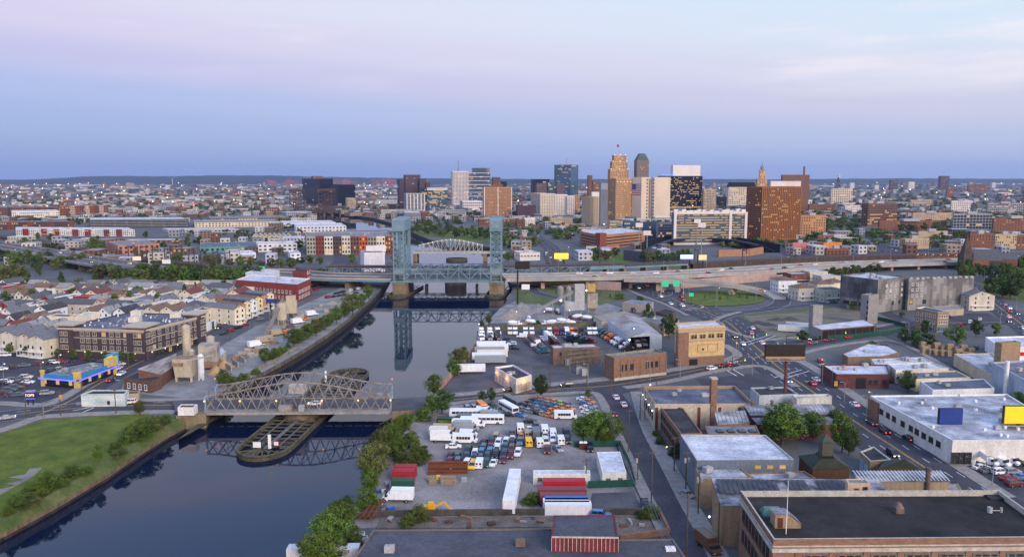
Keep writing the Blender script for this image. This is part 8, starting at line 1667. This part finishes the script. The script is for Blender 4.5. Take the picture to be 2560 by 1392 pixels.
# FAR CITY
bk=[(p.x,p.y)for p in bank]
def inpoly(x,y,P):
 c=False
 for i in range(len(P)):
  a,b=P[i-1],P[i]
  if(a[1]>y)!=(b[1]>y)and x<(b[0]-a[0])*(y-a[1])/(b[1]-a[1])+a[0]:c=not c
 return c
OCC=[(o.location.x,o.location.y,max([c.dimensions.x for c in o.children if c.name.startswith(('wall','roadway'))]+[c.dimensions.y for c in o.children if c.name.startswith('wall')]+[12])*.62)for o in COL.objects if o.parent is None and o.type=='EMPTY' and o.get('category')not in('tree','bush','car','truck','road bridge','bridge','van')]
ROADQ=[p for q in ROADP.values()for p in q[::2]]
GRID={}
def occ(a,b,c):
 for i in range(int((a-c)//100),int((a+c)//100)+1):
  for j in range(int((b-c)//100),int((b+c)//100)+1):GRID.setdefault((i,j),[]).append((a,b,c))
for q in OCC:occ(*q)
for p in ROADQ:occ(p.x,p.y,13)
def free(x,y,r):
 for i in(int((x-r)//100),int((x+r)//100)):
  for j in(int((y-r)//100),int((y+r)//100)):
   if any((x-a)**2+(y-b)**2<(r*.55+c)**2 for a,b,c in GRID.get((i,j),())):return False
 return y>2400 or not inpoly(x,y,bk)
CM=[wallm(h,.1,.05)for h in('a8a29a','948272','7c6456','b4b4ba','6a5a52','8a8c94','70503f','bcb6a8')]+[ROOFS['white'],ROOFS['grey'],ROOFS['patchy'],ROOFS['tan'],ROOFS['dark'],GLASS,LIT,LIT2]
def lowbox(b,x,y,w,d,h,a,win=True):
 m=rc.randrange(8);b.obox((x,y),w,d,0,h,a,m,8+rc.choice((0,0,1,1,2,3,4)))
 if win:
  ca,sa=math.cos(a),math.sin(a);f=lambda u,v:(x+u*ca-v*sa,y+u*sa+v*ca)
  for(p,q)in((f(-w/2,-d/2),f(w/2,-d/2)),(f(w/2,-d/2),f(w/2,d/2)),(f(-w/2,d/2),f(-w/2,-d/2))):face_win(b,p,q,.6,h-.4,max(2,int(w/4)),max(1,int(h/3.4)),.42,.45,.025,gi=13,li=(14,15))
rc=random.Random(4);n=0
REG={'among the left midground blocks':(-40,740,545,662),'near the riverside downtown':(1280,1700,560,650),'in the right midground streets':(1940,2600,530,640),'in the far left streets':(-40,990,505,548)}
for wh,(x0,x1,y0,y1)in REG.items():
 nr=0
 for i in range(260 if 'left' in wh else 150):
  p=V(rc.uniform(x0,x1),rc.uniform(y0,y1));w,d,h=rc.choice(((9,13,7),(11,12,8),(14,22,8),(24,18,7),(8,12,9)))
  if nr>78 or not free(p.x,p.y,max(w,d)):continue
  b=MB();lowbox(b,p.x,p.y,w,d,h*rc.uniform(.8,1.4),rc.choice((-.15,.1,.3)));occ(p.x,p.y,max(w,d)*.6);pend(one('low_building','','building',b,CM),'low flat roofed building',wh,'building');nr+=1
b=MB();k=0
while k<3800:
 p=V(rc.uniform(-60,2620),452+105*rc.random()**1.5);k+=1;s=1+max(0,(p.y-2500)/4000)
 big=rc.random()<.12;w,d,h=(rc.uniform(25,80)*s,rc.uniform(20,40),rc.uniform(6,12))if big else(rc.uniform(9,17)*s,rc.uniform(9,16),rc.uniform(6,11))
 if p.y>10500 or(p.x>300 and rc.random()<.45)or not free(p.x,p.y,max(w,d)*.7):continue
 lowbox(b,p.x,p.y,w,d,h,rc.choice((-.15,.1,.3,.7)),p.y<2300)
for i in range(46):p=at(rc.choice((rc.uniform(660,990),rc.uniform(0,1300),rc.uniform(1760,2560))),450,rc.uniform(5200,9000));b.obox((p.x,p.y),rc.uniform(14,40),18,0,rc.uniform(18,44),.2,rc.randrange(8))
tag(b.build('distant_city',CM),'distant low city blocks spreading to the horizon',None,None,'stuff')
b=MB();CR_=[wallm('9a5a5a',.1,.01)]
for i in range(34):p=at(rc.uniform(650,985),455,rc.uniform(7600,9400));h=rc.uniform(40,70);[b.bar((p.x+u,p.y,0),(p.x+u,p.y,h),5)for u in(-14,14)];b.bar((p.x-55,p.y,h*.8),(p.x+35,p.y,h*.8),5);b.bar((p.x,p.y,h*1.3),(p.x-50,p.y,h*.8),3)
tag(b.build('port_cranes',CR_),'far row of port cranes below the ridge',None,None,'stuff')
b=MB();LAMPS=[lamp_m('far amber lamps',(1,.5,.16),5),lamp_m('far white lamps',(1,.9,.75),4),lamp_m('far red lamps',(1,.1,.08),6)]
for i in range(230):
 x=rc.uniform(-40,2600)if i%3 else rc.uniform(-40,1000);y=452.5+75*rc.random()**1.7
 if i%7==0:x,y=rc.uniform(660,1010),rc.uniform(452,461)
 p=V(x,y)
 if p.y<11000 and not inpoly(p.x,p.y,bk):b.ball((p.x,p.y,9+p.y*.0012),min(5.5,.28+p.y*.00055),rc.choice((0,0,0,1,1,2)if y>480 else(0,0,1)))
tag(b.build('distant_lamps',LAMPS),'scattered lamps of the distant city',None,None,'stuff')
def far_tree(n,pick,hr,wr,label,name):
 b=MB();me=[pm(('far',m,s),lambda m=m,s=s:crown_mesh(s+m*9+70,m,'bush',9,12,.34))for m in(0,1,3)for s in range(3)];mi=[m for m in(0,1,3)for s in range(3)]
 for i in range(n):
  p=pick()
  if p is None:continue
  j=rc.randrange(9);h,w=rc.uniform(*hr),rc.uniform(*wr)*(1+max(0,p.y-2500)/3500);a=rc.uniform(0,6.28);ca,sa=math.cos(a)*w,math.sin(a)*w;o=len(b.v)
  b.v.extend((p.x+v.co.x*ca-v.co.y*sa,p.y+v.co.x*sa+v.co.y*ca,v.co.z*h)for v in me[j].vertices);b.f.extend([o+k for k in f.vertices]for f in me[j].polygons);b.m.extend([mi[j]]*len(me[j].polygons))
 return tag(b.build(name,LEAF),label,None,None,'stuff')
def pk(x0,x1,y0,y1,e=1.4):
 p=V(rc.uniform(x0,x1),y0+(y1-y0)*rc.random()**e);return p if p.y<10500 and free(p.x,p.y,8)else None
far_tree(2300,lambda:pk(-60,1300,455,560),(7,12),(9,20),'trees scattered through the distant left city','distant_trees');far_tree(420,lambda:pk(-40,760,545,662,1),(6,11),(8,14),'trees between the left midground blocks','midground_trees');far_tree(2900,lambda:pk(1250,2640,454,620,1.9),(8,13),(10,24),'trees covering the distant right city','distant_trees')
# LAMPS, POLES, SIGNS
def line(where,pts,h,arm,ang,lit,z=None,desc='street lamp'):
 for p in pts:lamp_post(V(p[0],p[1],p[2]if len(p)>2 else 0),h,arm,ang,lit,where,desc)
for i,q in enumerate(resample(qR,42)[:16]):lamp_post(q+Vector((0,15.4,0)),11,2.5,-90,SOD if i%4==1 else None,'on the right elevated highway','highway lamp')
for i,q in enumerate(resample(qL,48)[:12]):lamp_post(q+Vector((0,-16.2,0)),11,2.5,90,SOD if i%5==4 else None,'on the left elevated highway','highway lamp')
line('round the loop ramp',[(1722,738),(1792,766),(1890,752),(1873,724),(1880,724),(1700,728),(1860,702)],14,2,30,None);line('round the loop ramp',[(1790,768)],12,2,20,SOD,desc='lit street lamp')
line('along the avenue',[(1880,940),(1700,948),(2080,966),(2055,962),(2110,1010),(2165,1048),(2300,1105),(2480,1215),(1625,952),(1470,960),(1840,880)],8,1.8,200,None);line('at the junction',[(2060,935),(2178,1022),(1846,890)],6,1,180,SOD,desc='lit amber lamp')
line('along the right hand avenue',[(2440,752),(2475,738),(2500,815),(2270,850),(2330,830),(2460,700),(2540,780)],9,2.5,150,None)
line('in the diner car park',[(106,955),(150,935),(10,960)],8,.8,0,lamp_m('greenish white lamp',(.75,1,.7),3),desc='bright white car park lamp');line('along the dark apartments',[(156,880),(112,895),(368,895),(378,880)],4,.8,0,WARM,desc='warm entrance lamp')
line('in the station streets',[(2030+i*37,640-(i%3)*9)for i in range(10)],9,2,60,SOD,desc='lit amber lamp');line('on the riverside quay',[(1010+i*22,560-i*2)for i in range(6)],9,2,60,SOD,desc='lit amber lamp');line('on the riverside avenue',[(1300,640),(1312,622),(1290,606),(1345,610),(1420,642),(1430,605),(1300,586)],10,1,60,WLED,desc='bright white lamp');line('in the truck yard',[(1192,850),(1286,815),(1355,815),(1418,812),(1578,862)],8,1.2,0,WLED,desc='bright white yard lamp')
for i,(x,y,h,tr_,lt)in enumerate(((1526,1032,12,0,None),(1571,1130,13,0,None),(1628,1262,14,0,None),(1716,1400,15,0,None),(1594,1200,8,1,None),(1465,1210,7,1,None),(1612,1050,10,2,None),(1600,1050,9,0,None),(1685,1178,10,0,SOD),(1714,1230,11,2,None),(1745,1285,11,3,None),(1795,1375,11,0,WLED),(1375,968,8,0,None),(1293,976,9,0,SOD),(1467,968,9,1,None),(1640,1010,10,0,WLED))):utility_pole((x,y),h,20,tr_,'along the side street',1,lt)
for x,y,h in((66,1042,11),(152,1040,9),(206,1008,8),(290,1035,9),(104,962,10),(253,990,7),(322,930,9),(370,905,9),(576,850,9),(630,822,9)):utility_pole((x,y),h,10,0,'along the left bank streets',1)
wp=[V(1526,1032,11.5),V(1571,1130,12.5),V(1628,1262,13.5),V(1716,1400,14.5),V(1790,1520,14.5)]
for k in range(4):
 b=MB();off_=Vector((-.9+.6*k,0,-.15*(k%2)))
 for a,e in zip(wp,wp[1:]):
  c=[a.lerp(e,f)+off_-up(1.6*4*f*(1-f))for f in[j/8 for j in range(9)]];[b.bar(u,v,.04)for u,v in zip(c,c[1:])]
 pend(one('power_line','','wire',b,mat('overhead wire',(.16,.16,.19),.5)),'overhead power line','along the side street','wire')
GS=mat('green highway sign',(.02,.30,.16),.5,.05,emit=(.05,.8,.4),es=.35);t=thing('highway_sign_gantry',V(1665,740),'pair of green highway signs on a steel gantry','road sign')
a,e=V(1652,740),V(1708,738);z0,z1=zat(1665,717,a.y),zat(1665,702,a.y);b=MB();[b.bar(p,p+up(z1),.5)for p in(a,e)];b.bar(a+up((z0+z1)/2),e+up((z0+z1)/2),.4);b.build('gantry',STEEL,t)
for f in(.18,.68):q=a.lerp(e,f);b=MB();b.obox((q.x,q.y-.5),4.4,.2,z0,z1,-.05);b.build('sign_panel',GS,t)
for lab,x,y,h,w in(('small green highway sign at the loop entrance',1728,760,5,3),('green overhead sign by the highway trees',655,694,7,5)):board('road_sign',lab,V(x,y),w,2.2,h,GS,.3,'road sign')
board('road_sign','white road sign back beside the river ramp',V(1314,738),5.5,3.6,4,SIGNW,.3,'road sign')
for lab,base,x0,x1,y0,y1,m_ in(('blue and white lit billboard beside the railway',(1724,672),1701,1733,637,647,mat('lit blue white poster',(.4,.5,.8),.5,.5,.06,emit=(.6,.7,1),es=1.0)),('tan lit billboard beside the blue white one',(1757,672),1747,1767,637,650,mat('lit tan poster',(.5,.4,.2),.5,.5,.08,emit=(1,.8,.4),es=.5)),('bright yellow lit billboard over the riverside avenue',(1410,664),1386,1421,633,647,mat('lit yellow poster',(.8,.6,.05),.5,.2,.1,emit=(1,.75,.05),es=.8)),('dark billboard on a tall black pole by the river',(1294,762),1288,1324,654,672,mat('dark billboard back',(.022,.018,.015),.8)),('small white billboard above the trees by the left highway',(413,672),405,426,649,659,SIGNW),('pink and yellow billboard by the left highway',(345,664),331,352,641,651,mat('lit pink poster',(.6,.4,.3),.5,.4,.1,emit=(1,.7,.5),es=.5)),('blue and white billboard beside the crushing plant',(676,800),665,687,748,757,paint('2a3a8a'))):billboard(lab,base,x0,x1,y0,y1,BLK,m_)
for x,y in((1855,868),(1925,915),(1830,930),(1888,862),(1965,872),(2085,858)):
 p=V(x,y);t=thing('traffic_signal',p);pend(t,'mast arm traffic signal','at the big junction','traffic light');b=MB();b.cyl((p.x,p.y),.14,0,6.5,6);b.bar(p+up(6.4),p+Vector((5,-2,6.6)),.14);b.build('mast',BLK,t);b=MB();b.obox((p.x+4.6,p.y-1.9),.5,.4,5.2,6.4,0);b.build('signal_head',paint('c98a1c'),t);b=MB();b.ball((p.x+4.6,p.y-2.2,5.5),.22);b.build('green_lens',GRNL,t)
p=V(110,1046);t=thing('traffic_signal',p,'yellow traffic signal on a curved mast by the lawn','traffic light');b=MB();b.cyl((p.x,p.y),.16,0,5.5,8);b.tube(p+up(5.4),p+Vector((5,2,7)),.09);b.build('mast',STEEL,t);b=MB();b.obox((p.x+5,p.y+2),.9,.6,6.2,7.6);b.build('signal_head',paint('c98a1c'),t)
for i in range(14):q=V(330+i*30,656+i*2.6)if i<9 else V(1500+(i-9)*120,668);t=thing('catenary_mast',q);pend(t,'rusty railway catenary mast','along the railway','mast');b=MB();[b.bar(q+Vector((0,s*6,0)),q+Vector((0,s*6,17)),.7)for s in(-1,1)];b.bar(q+Vector((0,-6,15.5)),q+Vector((0,6,15.5)),.8);b.build('portal_frame',RUSTD,t)
p=at(431,458,9000);t=thing('wind_turbine',(p.x,p.y,0),'white wind turbine in front of the far ridge','wind turbine');z=zat(431,447,9000);b=MB();b.cyl((p.x,p.y),3,0,z,8,2);b.build('tower',WHT,t)
for a in(30,150,270):b=MB();b.bar((p.x,p.y-4,z),(p.x+38*math.cos(R(a)),p.y-4,z+38*math.sin(R(a))),3,1.5);b.build('blade',WHT,t)
# HAZE
hm=bpy.data.materials.new('evening haze');hm.use_nodes=True;t=hm.node_tree;t.nodes.clear();o_=t.nodes.new('ShaderNodeOutputMaterial');pv_=t.nodes.new('ShaderNodeVolumePrincipled')
pv_.inputs['Color'].default_value=(.48,.62,1,1);pv_.inputs['Density'].default_value=3.5e-5;pv_.inputs['Anisotropy'].default_value=.2;t.links.new(pv_.outputs[0],o_.inputs['Volume'])
b=MB();b.box(-24000,-400,-8,24000,24500,420);hz=tag(b.build('haze',hm),None,None,None,'stuff')
# labels completed last
finish_labels()
